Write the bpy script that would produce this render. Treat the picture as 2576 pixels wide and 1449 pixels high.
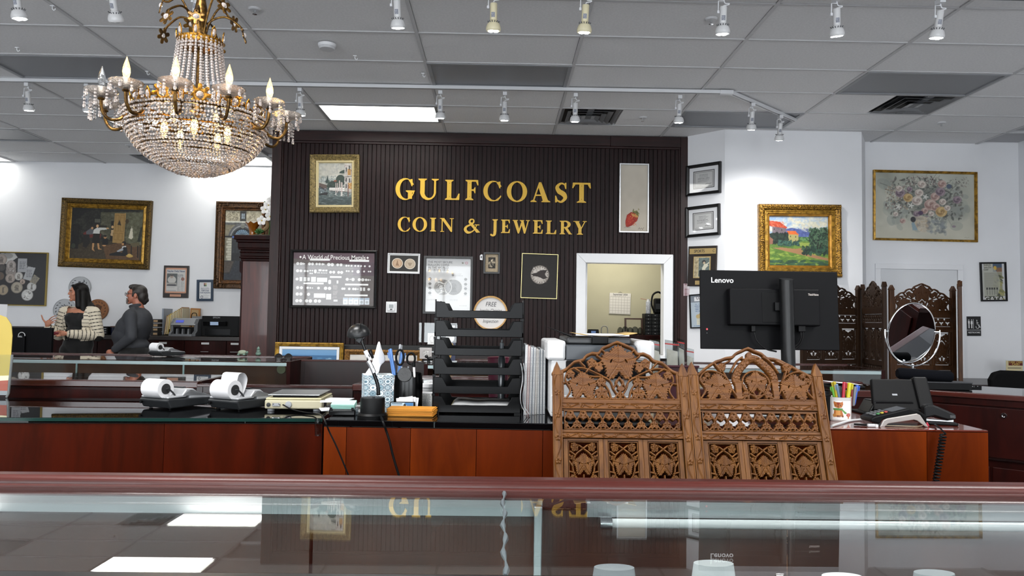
import bpy,bmesh,math,random
import numpy as np
from mathutils import Vector,Matrix,Euler
random.seed(4); RNG = np.random.default_rng(4)
pi = math.pi
for o in list(bpy.data.objects): bpy.data.objects.remove(o,do_unlink=True)
scene = bpy.context.scene
COL = scene.collection
# ---------------------------------------------------------------- camera
F,CX,CY = 1840.0,1288.0,724.5
CAMZ = 1.32
vY = Vector(((1257-CX)/F,-(805-CY)/F,-1)).normalized()
vX = Vector((math.cos(.0142),-math.sin(.0142),0)); vX = (vX - vX.dot(vY)*vY).normalized()
vZ = vX.cross(vY)
W2C = Matrix((vX,vY,vZ)).transposed()
C2W = W2C.transposed()
cam = bpy.data.cameras.new('camera'); camo = bpy.data.objects.new('camera',cam); COL.objects.link(camo)
camo.matrix_world = Matrix.Translation((0,0,CAMZ)) @ C2W.to_4x4()
cam.sensor_width = 36; cam.lens = 36*F/2576; cam.clip_start = .02
scene.camera = camo
EYE = Vector((0,0,CAMZ))
def ray(px,py): return C2W @ Vector(((px-CX)/F,-(py-CY)/F,-1))
def PY(px,py,y):
    d = ray(px,py); return EYE + d*(y/d.y)
def PZ(px,py,z):
    d = ray(px,py); return EYE + d*((z-CAMZ)/d.z)
def PP(px,py,p0,n):
    d = ray(px,py); return EYE + d*((Vector(p0)-EYE).dot(n)/d.dot(n))
# ---------------------------------------------------------------- world, exposure
w = bpy.data.worlds.new('sky'); scene.world = w; w.use_nodes = True
w.node_tree.nodes['Background'].inputs[0].default_value = (.80,.88,1,1)
w.node_tree.nodes['Background'].inputs[1].default_value = .6
vs = scene.view_settings
vs.view_transform = 'Standard'; vs.look = 'None'; vs.gamma = 1; vs.use_curve_mapping = False
vs.exposure = 1.1
scene.cycles.max_bounces = 8; scene.cycles.diffuse_bounces = 4; scene.cycles.glossy_bounces = 4; scene.cycles.transmission_bounces = 5; scene.cycles.transparent_max_bounces = 14
scene.cycles.use_adaptive_sampling = True; scene.cycles.adaptive_threshold = .07; scene.cycles.adaptive_min_samples = 16; scene.cycles.caustics_reflective = False; scene.cycles.caustics_refractive = False
scene.cycles.sample_clamp_indirect = 6
CEIL = 3.42
def area(name,loc,rot,sx,sy,e,col=(1,1,1),spread=pi):
    l = bpy.data.lights.new(name,'AREA'); l.shape = 'RECTANGLE'; l.size = sx; l.size_y = sy; l.energy = e; l.color = col; l.spread = spread
    o = bpy.data.objects.new(name,l); COL.objects.link(o); o.location = loc; o.rotation_euler = rot; return o
# daylight through the three shop windows behind the photographer
for i,x in enumerate((-6.2,-1.8,2.6)):
    area('window_daylight',(x,-7.05,1.8),(pi/2,0,0),3.6,2.5,110,(.92,.97,1))
# ---------------------------------------------------------------- helpers
def lin(c):
    if isinstance(c,str):
        c = c.lstrip('#'); c = [int(c[i:i+2],16)/255 for i in (0,2,4)]
    return tuple(x/12.92 if x <= .04045 else ((x+.055)/1.055)**2.4 for x in c)
MATS = {}
def newmat(name):
    m = bpy.data.materials.new(name); m.use_nodes = True; MATS[name] = m
    nt = m.node_tree; return m,nt,nt.nodes['Principled BSDF']
def node(nt,t,**k):
    n = nt.nodes.new(t)
    for a,b in k.items():
        if a in n.inputs: n.inputs[a].default_value = b
        else: setattr(n,a,b)
    return n
def M(name,col,r=.5,metal=0,spec=.5,var=0,vs_=8.,bump=0,bs=60.,trans=0,emit=0,ecol=None,coat=0,alpha=1,sheen=0,ior=1.5):
    if name in MATS: return MATS[name]
    m,nt,b = newmat(name); c = lin(col)
    b.inputs['Base Color'].default_value = (*c,1); b.inputs['Roughness'].default_value = r; b.inputs['Metallic'].default_value = metal
    b.inputs['Specular IOR Level'].default_value = spec; b.inputs['Coat Weight'].default_value = coat; b.inputs['Coat Roughness'].default_value = .08
    b.inputs['Transmission Weight'].default_value = trans; b.inputs['Alpha'].default_value = alpha; b.inputs['IOR'].default_value = ior
    b.inputs['Sheen Weight'].default_value = sheen
    if emit:
        b.inputs['Emission Color'].default_value = (*lin(ecol or col),1); b.inputs['Emission Strength'].default_value = emit
    if var or bump:
        tc = node(nt,'ShaderNodeTexCoord')
    if var:
        n = node(nt,'ShaderNodeTexNoise',Scale=vs_,Detail=5.); nt.links.new(tc.outputs['Object'],n.inputs['Vector'])
        rp = node(nt,'ShaderNodeValToRGB')
        rp.color_ramp.elements[0].color = (*[x*(1-var) for x in c],1); rp.color_ramp.elements[1].color = (*[min(1,x*(1+var)) for x in c],1)
        rp.color_ramp.elements[0].position = .3; rp.color_ramp.elements[1].position = .7
        nt.links.new(n.outputs['Fac'],rp.inputs[0]); nt.links.new(rp.outputs[0],b.inputs['Base Color'])
    if bump:
        n = node(nt,'ShaderNodeTexNoise',Scale=bs,Detail=4.); nt.links.new(tc.outputs['Object'],n.inputs['Vector'])
        bp = node(nt,'ShaderNodeBump',Strength=bump,Distance=.002); nt.links.new(n.outputs['Fac'],bp.inputs['Height']); nt.links.new(bp.outputs[0],b.inputs['Normal'])
    return m
def WOOD(name,c1,c2,r=.35,scale=(9,9,.9),coat=0,bump=.05,ns=3.,spec=.5):
    if name in MATS: return MATS[name]
    m,nt,b = newmat(name)
    tc = node(nt,'ShaderNodeTexCoord'); oi = node(nt,'ShaderNodeObjectInfo')
    ad = node(nt,'ShaderNodeVectorMath',operation='MULTIPLY_ADD'); ad.inputs[1].default_value = (1,1,1)
    sc = node(nt,'ShaderNodeVectorMath',operation='SCALE'); sc.inputs['Scale'].default_value = 7.; sc.inputs[0].default_value = (1,1,1)
    nt.links.new(oi.outputs['Random'],sc.inputs['Scale'])
    mul = node(nt,'ShaderNodeVectorMath',operation='SCALE'); mul.inputs['Scale'].default_value = 9.; nt.links.new(sc.outputs[0],mul.inputs[0])
    nt.links.new(tc.outputs['Object'],ad.inputs[0]); nt.links.new(mul.outputs[0],ad.inputs[2])
    mp = node(nt,'ShaderNodeMapping'); mp.inputs['Scale'].default_value = scale; nt.links.new(ad.outputs[0],mp.inputs[0])
    n = node(nt,'ShaderNodeTexNoise',Scale=ns,Detail=7.,Roughness=.6,Distortion=.8); nt.links.new(mp.outputs[0],n.inputs['Vector'])
    rp = node(nt,'ShaderNodeValToRGB'); e = rp.color_ramp.elements
    e[0].color = (*lin(c1),1); e[1].color = (*lin(c2),1); e[0].position = .32; e[1].position = .70
    nt.links.new(n.outputs['Fac'],rp.inputs[0]); nt.links.new(rp.outputs[0],b.inputs['Base Color'])
    b.inputs['Roughness'].default_value = r; b.inputs['Coat Weight'].default_value = coat; b.inputs['Coat Roughness'].default_value = .05; b.inputs['Specular IOR Level'].default_value = spec
    if bump:
        bp = node(nt,'ShaderNodeBump',Strength=bump,Distance=.002); nt.links.new(n.outputs['Fac'],bp.inputs['Height']); nt.links.new(bp.outputs[0],b.inputs['Normal'])
    return m
def GLASS(name,tint='#fbfdfc',ior=1.5,rough=0.):
    if name in MATS: return MATS[name]
    m,nt,b = newmat(name); nt.nodes.remove(b)
    ge = node(nt,'ShaderNodeNewGeometry'); dt = node(nt,'ShaderNodeVectorMath',operation='DOT_PRODUCT'); nt.links.new(ge.outputs['Normal'],dt.inputs[0]); nt.links.new(ge.outputs['Incoming'],dt.inputs[1])
    ab = node(nt,'ShaderNodeMath',operation='ABSOLUTE'); nt.links.new(dt.outputs['Value'],ab.inputs[0]); om = node(nt,'ShaderNodeMath',operation='SUBTRACT'); om.inputs[0].default_value = 1.; nt.links.new(ab.outputs[0],om.inputs[1])
    pw_ = node(nt,'ShaderNodeMath',operation='POWER'); pw_.inputs[1].default_value = 5.; nt.links.new(om.outputs[0],pw_.inputs[0]); f0 = ((ior-1)/(ior+1))**2
    fr = node(nt,'ShaderNodeMath',operation='MULTIPLY_ADD'); fr.inputs[1].default_value = 1-f0; fr.inputs[2].default_value = f0; nt.links.new(pw_.outputs[0],fr.inputs[0])
    t = node(nt,'ShaderNodeBsdfTransparent'); g = node(nt,'ShaderNodeBsdfGlossy',Roughness=rough)
    t.inputs[0].default_value = (*lin(tint),1); g.inputs[0].default_value = (1,1,1,1)
    mx = node(nt,'ShaderNodeMixShader'); nt.links.new(fr.outputs[0],mx.inputs[0]); nt.links.new(t.outputs[0],mx.inputs[1]); nt.links.new(g.outputs[0],mx.inputs[2])
    nt.links.new(mx.outputs[0],nt.nodes['Material Output'].inputs[0]); return m
def PRINT(name='print',r=.55,coat=0):
    if name in MATS: return MATS[name]
    m,nt,b = newmat(name); a = node(nt,'ShaderNodeAttribute',attribute_name='col'); nt.links.new(a.outputs['Color'],b.inputs['Base Color'])
    b.inputs['Roughness'].default_value = r; b.inputs['Coat Weight'].default_value = coat; b.inputs['Coat Roughness'].default_value = .03; return m
class MB:
    def __init__(s): s.v = []; s.f = []
    def add(s,v,f,T=None):
        b = len(s.v)
        s.v += [tuple(T @ Vector(p)) for p in v] if T is not None else [tuple(p) for p in v]
        s.f += [tuple(b+i for i in q) for q in f]; return s
    def box(s,x0,x1,y0,y1,z0,z1,T=None):
        v = [(x0,y0,z0),(x1,y0,z0),(x1,y1,z0),(x0,y1,z0),(x0,y0,z1),(x1,y0,z1),(x1,y1,z1),(x0,y1,z1)]
        return s.add(v,[(3,2,1,0),(4,5,6,7),(0,1,5,4),(1,2,6,5),(2,3,7,6),(3,0,4,7)],T)
    def prism(s,pts,y0,y1,T=None):          # polygon in x,z (counter-clockwise seen from -y) extruded along y
        n = len(pts); v = [(x,y0,z) for x,z in pts]+[(x,y1,z) for x,z in pts]
        f = [tuple(range(n)),tuple(range(2*n-1,n-1,-1))]+[(i,i+n,(i+1) % n+n,(i+1) % n) for i in range(n)]
        return s.add(v,f,T)
    def prismz(s,pts,z0,z1,T=None):         # polygon in x,y extruded along z
        n = len(pts); v = [(x,y,z0) for x,y in pts]+[(x,y,z1) for x,y in pts]
        f = [tuple(range(n-1,-1,-1)),tuple(range(n,2*n))]+[(i,(i+1) % n,(i+1) % n+n,i+n) for i in range(n)]
        return s.add(v,f,T)
    def lathe(s,prof,n=24,T=None,a0=0,a1=2*pi,sx=1,sy=1):   # prof [(r,z)]
        full = abs(a1-a0-2*pi) < 1e-6; m = n if full else n+1; v = []; f = []
        for r,z in prof:
            for i in range(m):
                a = a0+(a1-a0)*i/n; v.append((r*math.cos(a)*sx,r*math.sin(a)*sy,z))
        for k in range(len(prof)-1):
            for i in range(n):
                j = (i+1) % m if full else i+1
                f.append((k*m+i,k*m+j,(k+1)*m+j,(k+1)*m+i))
        if full:
            if prof[0][0] > 1e-5: f.append(tuple(range(m-1,-1,-1)))
            if prof[-1][0] > 1e-5: f.append(tuple((len(prof)-1)*m+i for i in range(m)))
        return s.add(v,f,T)
    def tube(s,pts,r,n=8,closed=False,T=None,flat=1.):
        P = [Vector(p) for p in pts]; N = len(P); R = r if isinstance(r,(list,tuple)) else [r]*N
        v = []; f = []; up = None
        for i in range(N):
            a = P[(i-1) % N] if (i > 0 or closed) else P[i]; b = P[(i+1) % N] if (i < N-1 or closed) else P[i]
            t = (b-a); t = t.normalized() if t.length > 1e-9 else Vector((0,0,1))
            if up is None:
                up = Vector((0,0,1)) if abs(t.z) < .9 else Vector((1,0,0))
            x = up.cross(t)
            if x.length < 1e-6: x = Vector((1,0,0)).cross(t)
            x.normalize(); up = t.cross(x).normalized()
            for k in range(n):
                q = 2*pi*k/n; v.append(P[i]+x*math.cos(q)*R[i]+up*math.sin(q)*R[i]*flat)
        for i in range(N if closed else N-1):
            for k in range(n):
                j = (i+1) % N; f.append((i*n+k,i*n+(k+1) % n,j*n+(k+1) % n,j*n+k))
        if not closed: f += [tuple(range(n-1,-1,-1)),tuple((N-1)*n+k for k in range(n))]
        return s.add(v,f,T)
    def cyl(s,a,b,r,n=16,r2=None): return s.tube([a,b],[r,r if r2 is None else r2],n)
    def sph(s,c,r,nu=14,nv=9,T=None):
        rx,ry,rz = r if isinstance(r,(tuple,list)) else (r,r,r)
        v = [(c[0],c[1],c[2]-rz)]; f = []
        for j in range(1,nv):
            p = -pi/2+pi*j/nv
            for i in range(nu):
                a = 2*pi*i/nu; v.append((c[0]+rx*math.cos(p)*math.cos(a),c[1]+ry*math.cos(p)*math.sin(a),c[2]+rz*math.sin(p)))
        v.append((c[0],c[1],c[2]+rz)); L = len(v)-1
        for i in range(nu): f.append((0,1+(i+1) % nu,1+i))
        for j in range(nv-2):
            for i in range(nu): f.append((1+j*nu+i,1+j*nu+(i+1) % nu,1+(j+1)*nu+(i+1) % nu,1+(j+1)*nu+i))
        for i in range(nu): f.append((L,1+(nv-2)*nu+i,1+(nv-2)*nu+(i+1) % nu))
        return s.add(v,f,T)
    def mesh(s,name,smooth=False):
        me = bpy.data.meshes.new(name); me.from_pydata(s.v,[],s.f)
        if smooth:
            me.polygons.foreach_set('use_smooth',[True]*len(me.polygons)); me.set_sharp_from_angle(angle=.7)
        return me
    def build(s,name,mat,parent=None,smooth=False,bev=0,loc=None,rot=None,seg=2):
        return obj(name,s.mesh(name,smooth),mat,parent,bev,loc,rot,seg)
def obj(name,me,mat,parent=None,bev=0,loc=None,rot=None,seg=2):
    o = bpy.data.objects.new(name,me); COL.objects.link(o)
    if mat and not me.materials: me.materials.append(mat)
    if parent: o.parent = parent
    if loc is not None: o.location = loc
    if rot is not None: o.rotation_euler = rot
    if bev:
        b = o.modifiers.new('bevel','BEVEL'); b.width = bev; b.segments = seg; b.limit_method = 'ANGLE'; b.angle_limit = .6
    return o
def tag(o,label,cat,group=None,kind=None):
    o['label'] = label; o['category'] = cat
    if group: o['group'] = group
    if kind: o['kind'] = kind
    return o
def thing(name,label,cat,loc=(0,0,0),rot=(0,0,0),group=None,mw=None):
    o = bpy.data.objects.new(name,None); COL.objects.link(o); o.empty_display_size = .05
    if mw is not None: o.matrix_world = mw
    else: o.location = loc; o.rotation_euler = rot
    return tag(o,label,cat,group)
def struct(o): o['kind'] = 'structure'; return o
def box(x0,x1,y0,y1,z0,z1,T=None): return MB().box(x0,x1,y0,y1,z0,z1,T)
def copy_tree(o,parent=None):
    c = o.copy(); COL.objects.link(c); c.parent = parent
    for ch in list(o.children): copy_tree(ch,c)
    return c
def frame_on(n,corners,p0):
    """world matrix (x right, y into the wall, z up) + width, height of a rectangle seen at four pixel corners tl,tr,br,bl on plane p0,n"""
    tl,tr,br,bl = [PP(*c,p0,n) for c in corners]
    x = ((tr-tl)+(br-bl))/2; z = ((tl-bl)+(tr-br))/2
    w_,h_ = x.length,z.length; c = (tl+tr+br+bl)/4
    x.normalize(); y = z.normalized().cross(x).normalized(); z = x.cross(y)
    return Matrix((x,y,z)).transposed().to_4x4(),c,w_,h_
def mat_at(R,c): return Matrix.Translation(c) @ R
# ---- text as thin mesh lettering (built-in font), laid in x,z facing -y
TXT = {}
def text(s,size,depth=.0006,bold=0,shear=0,align='CENTER',sx=1.):
    k = (s,size,depth,bold,shear,align,sx)
    if k in TXT: return TXT[k]
    cu = bpy.data.curves.new('lettering','FONT'); cu.body = s; cu.size = size; cu.extrude = depth/2; cu.offset = bold*size; cu.shear = shear
    cu.align_x = align; cu.align_y = 'CENTER'; cu.resolution_u = 3
    o = bpy.data.objects.new('tmp',cu); COL.objects.link(o)
    dg = bpy.context.evaluated_depsgraph_get(); me = bpy.data.meshes.new_from_object(o.evaluated_get(dg))
    bpy.data.objects.remove(o); bpy.data.curves.remove(cu)
    me.transform(Matrix.Rotation(pi/2,4,'X') @ Matrix.Diagonal((sx,1,1,1))); me.materials.clear(); TXT[k] = me; return me
def put_text(s,size,mat,parent,x,y,z,name='lettering',rot=None,**k):
    return obj(name,text(s,size,**k).copy(),mat,parent,loc=(x,y,z),rot=rot)
# ---- painted flat prints: a colour grid carried by the sheet's own vertices
class Cv:
    def __init__(s,x0,y0,x1,y1,nx,ny,bg='#ffffff'):
        s.b = (x0,y0,x1,y1); s.nx,s.ny = nx,ny
        s.X,s.Y = np.meshgrid(np.linspace(x0,x1,nx),np.linspace(y0,y1,ny)); s.px = (x1-x0)/nx
        s.a = np.empty((ny,nx,3)); s.a[:] = s.c(bg)
    @staticmethod
    def c(c):
        if isinstance(c,str): c = c.lstrip('#'); c = c if len(c) == 6 else ''.join(q*2 for q in c); return np.array([int(c[i:i+2],16)/255 for i in (0,2,4)])
        return np.array(c)
    def mix(s,m,col,al=1.):
        m = np.clip(m,0,1)[...,None]*al; s.a = s.a*(1-m)+s.c(col)*m; return s
    def inpoly(s,pts):
        ins = np.zeros(s.X.shape,bool); n = len(pts)
        for i in range(n):
            (xa,ya),(xb,yb) = pts[i],pts[(i+1) % n]
            if ya == yb: continue
            c = (s.Y < yb) != (s.Y < ya)
            ins ^= c & (s.X < (xb-xa)*(s.Y-ya)/(yb-ya)+xa)
        return ins.astype(float)
    def poly(s,pts,col,al=1.): return s.mix(s.inpoly(pts),col,al)
    def rect(s,x0,y0,x1,y1,col,al=1.): return s.mix(((s.X >= x0) & (s.X <= x1) & (s.Y >= y0) & (s.Y <= y1)).astype(float),col,al)
    def ell(s,cx,cy,rx,ry,col,al=1.,ang=0,soft=0):
        ca,sa = math.cos(ang),math.sin(ang); u = (s.X-cx)*ca+(s.Y-cy)*sa; v = -(s.X-cx)*sa+(s.Y-cy)*ca
        d = np.sqrt((u/rx)**2+(v/ry)**2); k = max(soft,s.px/max(rx,ry))
        return s.mix((1-d)/k+.5 if not soft else (1-d)/soft,col,al)
    def ring(s,cx,cy,r,wd,col,al=1.):
        d = np.abs(np.hypot(s.X-cx,s.Y-cy)-r); return s.mix((wd-d)/s.px+.5,col,al)
    def line(s,pts,wd,col,al=1.):
        d = np.full(s.X.shape,1e9)
        for (xa,ya),(xb,yb) in zip(pts[:-1],pts[1:]):
            dx,dy = xb-xa,yb-ya; L = dx*dx+dy*dy+1e-9; t = np.clip(((s.X-xa)*dx+(s.Y-ya)*dy)/L,0,1)
            d = np.minimum(d,np.hypot(s.X-xa-t*dx,s.Y-ya-t*dy))
        return s.mix((wd/2-d)/s.px+.5,col,al)
    def grad(s,x0,y0,x1,y1,ct,cb,al=1.):
        m = ((s.X >= x0) & (s.X <= x1) & (s.Y >= y0) & (s.Y <= y1)).astype(float)[...,None]*al
        t = np.clip((s.Y-y0)/(y1-y0),0,1)[...,None]; s.a = s.a*(1-m)+(s.c(ct)*(1-t)+s.c(cb)*t)*m; return s
    def noise(s,cells,amp,mono=True):
        ch = 1 if mono else 3; g = RNG.normal(0,1,(cells+2,int(cells*s.nx/s.ny)+2,ch))
        u = np.linspace(0,g.shape[1]-1.001,s.nx); v = np.linspace(0,g.shape[0]-1.001,s.ny)
        iu = u.astype(int); iv = v.astype(int); fu = (u-iu)[None,:,None]; fv = (v-iv)[:,None,None]
        z = (g[iv][:,iu]*(1-fu)+g[iv][:,iu+1]*fu)*(1-fv)+(g[iv+1][:,iu]*(1-fu)+g[iv+1][:,iu+1]*fu)*fv
        s.a = np.clip(s.a+amp*z,0,1); return s
    def dabs(s,n,box_,cols,r,ang=(0,pi),asp=.5,al=.9):
        for _ in range(n):
            x = RNG.uniform(box_[0],box_[2]); y = RNG.uniform(box_[1],box_[3]); rr = r*RNG.uniform(.5,1.4)
            s.dab(x,y,rr,rr*asp,cols[RNG.integers(len(cols))],al,RNG.uniform(*ang))
        return s
    def dab(s,x,y,rx,ry,col,al=1.,ang=0):
        R = max(rx,ry)+2*s.px; x0,y0,x1,y1 = s.b
        i0 = max(0,int((x-R-x0)/(x1-x0)*s.nx)); i1 = min(s.nx,int((x+R-x0)/(x1-x0)*s.nx)+2)
        j0 = max(0,int((y-R-y0)/(y1-y0)*s.ny)); j1 = min(s.ny,int((y+R-y0)/(y1-y0)*s.ny)+2)
        if i0 >= i1 or j0 >= j1: return s
        X = s.X[j0:j1,i0:i1]-x; Y = s.Y[j0:j1,i0:i1]-y; ca,sa = math.cos(ang),math.sin(ang)
        d = np.sqrt(((X*ca+Y*sa)/rx)**2+((-X*sa+Y*ca)/ry)**2); m = (np.clip((1-d)*max(rx,ry)/s.px+.5,0,1)*al)[...,None]
        s.a[j0:j1,i0:i1] = s.a[j0:j1,i0:i1]*(1-m)+s.c(col)*m; return s
    def lines_of_text(s,x0,y0,x1,n,dy,h,col,al=.7,ragged=.3,seed=0):
        rg = np.random.default_rng(seed)
        for k in range(n):
            y = y0+k*dy; xe = x1-(x1-x0)*ragged*rg.random(); x = x0
            while x < xe:
                l = h*rg.uniform(1.2,4); s.rect(x,y-h/2,min(x+l,xe),y+h/2,col,al); x += l+h*.7
        return s
    def mesh(s,name,w_,h_,y=0,curve=None):
        nx,ny = s.nx,s.ny; xs = np.linspace(-w_/2,w_/2,nx); zs = np.linspace(h_/2,-h_/2,ny)
        X,Z = np.meshgrid(xs,zs); co = np.stack([X,np.full_like(X,y),Z],-1).reshape(-1,3)
        if curve: co = np.array([curve(*p) for p in co])
        i = (np.arange(ny-1)[:,None]*nx+np.arange(nx-1)[None,:]).reshape(-1)
        q = np.stack([i+nx,i+nx+1,i+1,i],-1)
        me = bpy.data.meshes.new(name); me.vertices.add(nx*ny); me.vertices.foreach_set('co',co.ravel())
        me.loops.add(q.size); me.loops.foreach_set('vertex_index',q.ravel().astype(np.int32))
        me.polygons.add(len(q)); me.polygons.foreach_set('loop_start',(np.arange(len(q))*4).astype(np.int32))
        at = me.attributes.new('col','FLOAT_COLOR','POINT'); a = s.a.reshape(-1,3)
        l = np.where(a <= .04045,a/12.92,((a+.055)/1.055)**2.4)
        at.data.foreach_set('color',np.concatenate([l,np.ones((len(l),1))],1).ravel()); me.update(calc_edges=True)
        if curve: me.polygons.foreach_set('use_smooth',[True]*len(me.polygons))
        return me
# ---- carved / cut-out plates: field > 0 is solid, relief is the carved height; marching squares, extruded
def fret(name,fld,w_,h_,thick,relief=None,rel=0.,back=True):
    ny,nx = fld.shape; xs = np.linspace(-w_/2,w_/2,nx); zs = np.linspace(h_/2,-h_/2,ny)
    if relief is None: relief = np.zeros_like(fld)
    V = []; Fc = []; idx = {}
    def gv(j,i):
        k = (j,i)
        if k not in idx: idx[k] = len(V); V.append((xs[i],-rel*relief[j,i],zs[j]))
        return idx[k]
    def ev(j0,i0,j1,i1):
        if (j1,i1) < (j0,i0): j0,i0,j1,i1 = j1,i1,j0,i0
        k = (j0,i0,j1,i1)
        if k not in idx:
            a,b = fld[j0,i0],fld[j1,i1]; t = a/(a-b); t = min(.97,max(.03,t))
            idx[k] = len(V); V.append((xs[i0]+(xs[i1]-xs[i0])*t,-rel*.25*(relief[j0,i0]+relief[j1,i1])/2,zs[j0]+(zs[j1]-zs[j0])*t))
        return idx[k]
    S = fld > 0
    any_ = S[:-1,:-1] | S[1:,:-1] | S[:-1,1:] | S[1:,1:]
    Bd = []
    for j,i in zip(*np.nonzero(any_)):
        c = ((j+1,i),(j+1,i+1),(j,i+1),(j,i)); s4 = [S[q] for q in c]
        if all(s4): Fc.append(tuple(gv(*q) for q in c)); continue
        lp = []; cr = []
        for k in range(4):
            a,b = c[k],c[(k+1) % 4]
            if s4[k]: lp.append(gv(*a))
            if s4[k] != s4[(k+1) % 4]:
                e = ev(*a,*b); lp.append(e); cr.append((e,s4[k]))
        if len(cr) == 4 :
            # saddle: two corners, cut apart
            for k in range(4):
                if s4[k]:
                    a = c[k]; e1 = ev(*c[k-1],*a); e2 = ev(*a,*c[(k+1) % 4]); Fc.append((e1,gv(*a),e2)); Bd.append((e2,e1))
            continue
        Fc.append(tuple(lp))
        e_out = [e for e,o_ in cr if o_][0]; e_in = [e for e,o_ in cr if not o_][0]; Bd.append((e_out,e_in))
    # border of the grid counts as an edge too
    for j in range(ny-1):
        for i,fl in ((0,1),(nx-1,0)):
            a,b = S[j,i],S[j+1,i]
            if a or b:
                p = gv(j,i) if a else ev(j,i,j+1,i); q = gv(j+1,i) if b else ev(j,i,j+1,i); Bd.append((p,q) if fl else (q,p))
    for i in range(nx-1):
        for j,fl in ((0,0),(ny-1,1)):
            a,b = S[j,i],S[j,i+1]
            if a or b:
                p = gv(j,i) if a else ev(j,i,j,i+1); q = gv(j,i+1) if b else ev(j,i,j,i+1); Bd.append((p,q) if fl else (q,p))
    n = len(V); V2 = [(x,thick,z) for x,y,z in V]
    bk = [tuple(n+k for k in reversed(f)) for f in Fc] if back else []
    sd = [(b,a,a+n,b+n) for a,b in Bd]
    me = bpy.data.meshes.new(name); me.from_pydata(V+V2,[],Fc+bk+sd); me.validate()
    if rel: me.polygons.foreach_set('use_smooth',[True]*len(me.polygons)); me.set_sharp_from_angle(angle=.9)
    return me
class Fld:
    """signed field on a grid in arbitrary units (x right, y down); >0 solid"""
    def __init__(s,x0,y0,x1,y1,nx):
        ny = max(4,int(round(nx*(y1-y0)/(x1-x0)))); s.px = (x1-x0)/nx
        s.X,s.Y = np.meshgrid(np.linspace(x0,x1,nx),np.linspace(y0,y1,ny)); s.f = np.full(s.X.shape,-1e3); s.h = np.zeros(s.X.shape)
    def dline(s,pts,closed=False):
        d = np.full(s.X.shape,1e9); P = list(pts)+([pts[0]] if closed else [])
        for (xa,ya),(xb,yb) in zip(P[:-1],P[1:]):
            dx,dy = xb-xa,yb-ya; L = dx*dx+dy*dy+1e-9; t = np.clip(((s.X-xa)*dx+(s.Y-ya)*dy)/L,0,1)
            d = np.minimum(d,np.hypot(s.X-xa-t*dx,s.Y-ya-t*dy))
        return d
    def add(s,g,hh=1.):
        up = g > s.f; s.h = np.where((g > 0),np.maximum(s.h,hh),s.h); s.f = np.maximum(s.f,g); return s
    def cut(s,g): s.f = np.minimum(s.f,-g); return s
    def stroke(s,pts,wd,hh=.8,closed=False):
        d = s.dline(pts,closed); g = wd/2-d; k = np.sqrt(np.clip(1-(2*d/wd)**2,0,1))*hh
        s.h = np.where(g > 0,np.maximum(s.h*(k < .35)+0*k,k),s.h); s.f = np.maximum(s.f,g); return s
    def sdpoly(s,pts):
        ins = np.zeros(s.X.shape,bool); n = len(pts)
        for i in range(n):
            (xa,ya),(xb,yb) = pts[i],pts[(i+1) % n]
            if ya == yb: continue
            ins ^= ((s.Y < yb) != (s.Y < ya)) & (s.X < (xb-xa)*(s.Y-ya)/(yb-ya)+xa)
        d = s.dline(pts,True); return np.where(ins,d,-d)
    def poly(s,pts,hh=1.): return s.add(s.sdpoly(pts),hh)
    def ellf(s,cx,cy,rx,ry,ang=0):
        ca,sa = math.cos(ang),math.sin(ang); u = (s.X-cx)*ca+(s.Y-cy)*sa; v = -(s.X-cx)*sa+(s.Y-cy)*ca
        return (1-np.sqrt((u/rx)**2+(v/ry)**2))*min(rx,ry)
    def ell(s,cx,cy,rx,ry,hh=1.,ang=0): return s.add(s.ellf(cx,cy,rx,ry,ang),hh)
def bez(pts,n=12):
    """smooth polyline through points (Catmull-Rom)"""
    P = [np.array(p,float) for p in pts]; P = [2*P[0]-P[1]]+P+[2*P[-1]-P[-2]]; out = []
    for i in range(1,len(P)-2):
        for k in range(n):
            t = k/n; a,b,c,d = P[i-1:i+3]
            out.append(tuple(.5*((2*b)+(-a+c)*t+(2*a-5*b+4*c-d)*t*t+(-a+3*b-3*c+d)*t**3)))
    out.append(tuple(P[-2])); return out
# ================================================================ THE SETTING
YB,YW,YM,YR = 10.2,8.2,7.84,8.26       # far-left wall, wood wall, middle white wall, far-right wall
XL,XR,YF = -9.5,5.95,-7.1
wall_m = M('wall_paint','#e4e5e8',.85,bump=.15,bs=120.,var=.03,vs_=1.5)
trim_m = M('trim_white','#e2e3e5',.5)
beige_m = M('wall_beige','#a7a289',.9,var=.05,vs_=2.)
tile_m = M('ceiling_tile','#dededf',.95,bump=.35,bs=260.,var=.05,vs_=60.)
grid_m = M('ceiling_bar','#c2c2c4',.6)
dark_m = M('near_black','#0a0a0b',.5)
bead_m = WOOD('beadboard','#0f0605','#251010',.48,scale=(14,14,.8),bump=.2,spec=.2)
post_m = WOOD('dark_trim_wood','#140807','#2e1512',.42,scale=(10,10,.7),bump=.12,spec=.3)
postx_m = WOOD('dark_beam_wood','#140807','#2e1312',.42,scale=(.7,10,10),bump=.12,spec=.3)
floor_m = M('floor_carpet','#a0a1a3',.6,var=.1,vs_=30.)
struct(box(XL-.2,XR+.2,YF-.2,YB+.4,-.1,0).build('floor',floor_m))
def wall(name,x0,x1,y0,y1,z0=0,z1=CEIL+.1,m=None): return struct(box(x0,x1,y0,y1,z0,z1).build(name,m or wall_m))
wall('wall_back_left',XL-.15,-2.4,YB,YB+.15)
wall('wall_left',XL-.15,XL,YF,YB)
wall('wall_right',XR,XR+.15,YF,YR+.1)
wall('wall_back_right',4.17,XR+.15,YR,YR+.15)
def poly_wall(name,pts): return struct(MB().prismz(pts,0,CEIL+.05).build(name,wall_m))
ANG = (2.10,8.17),(2.42,7.84)
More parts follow.
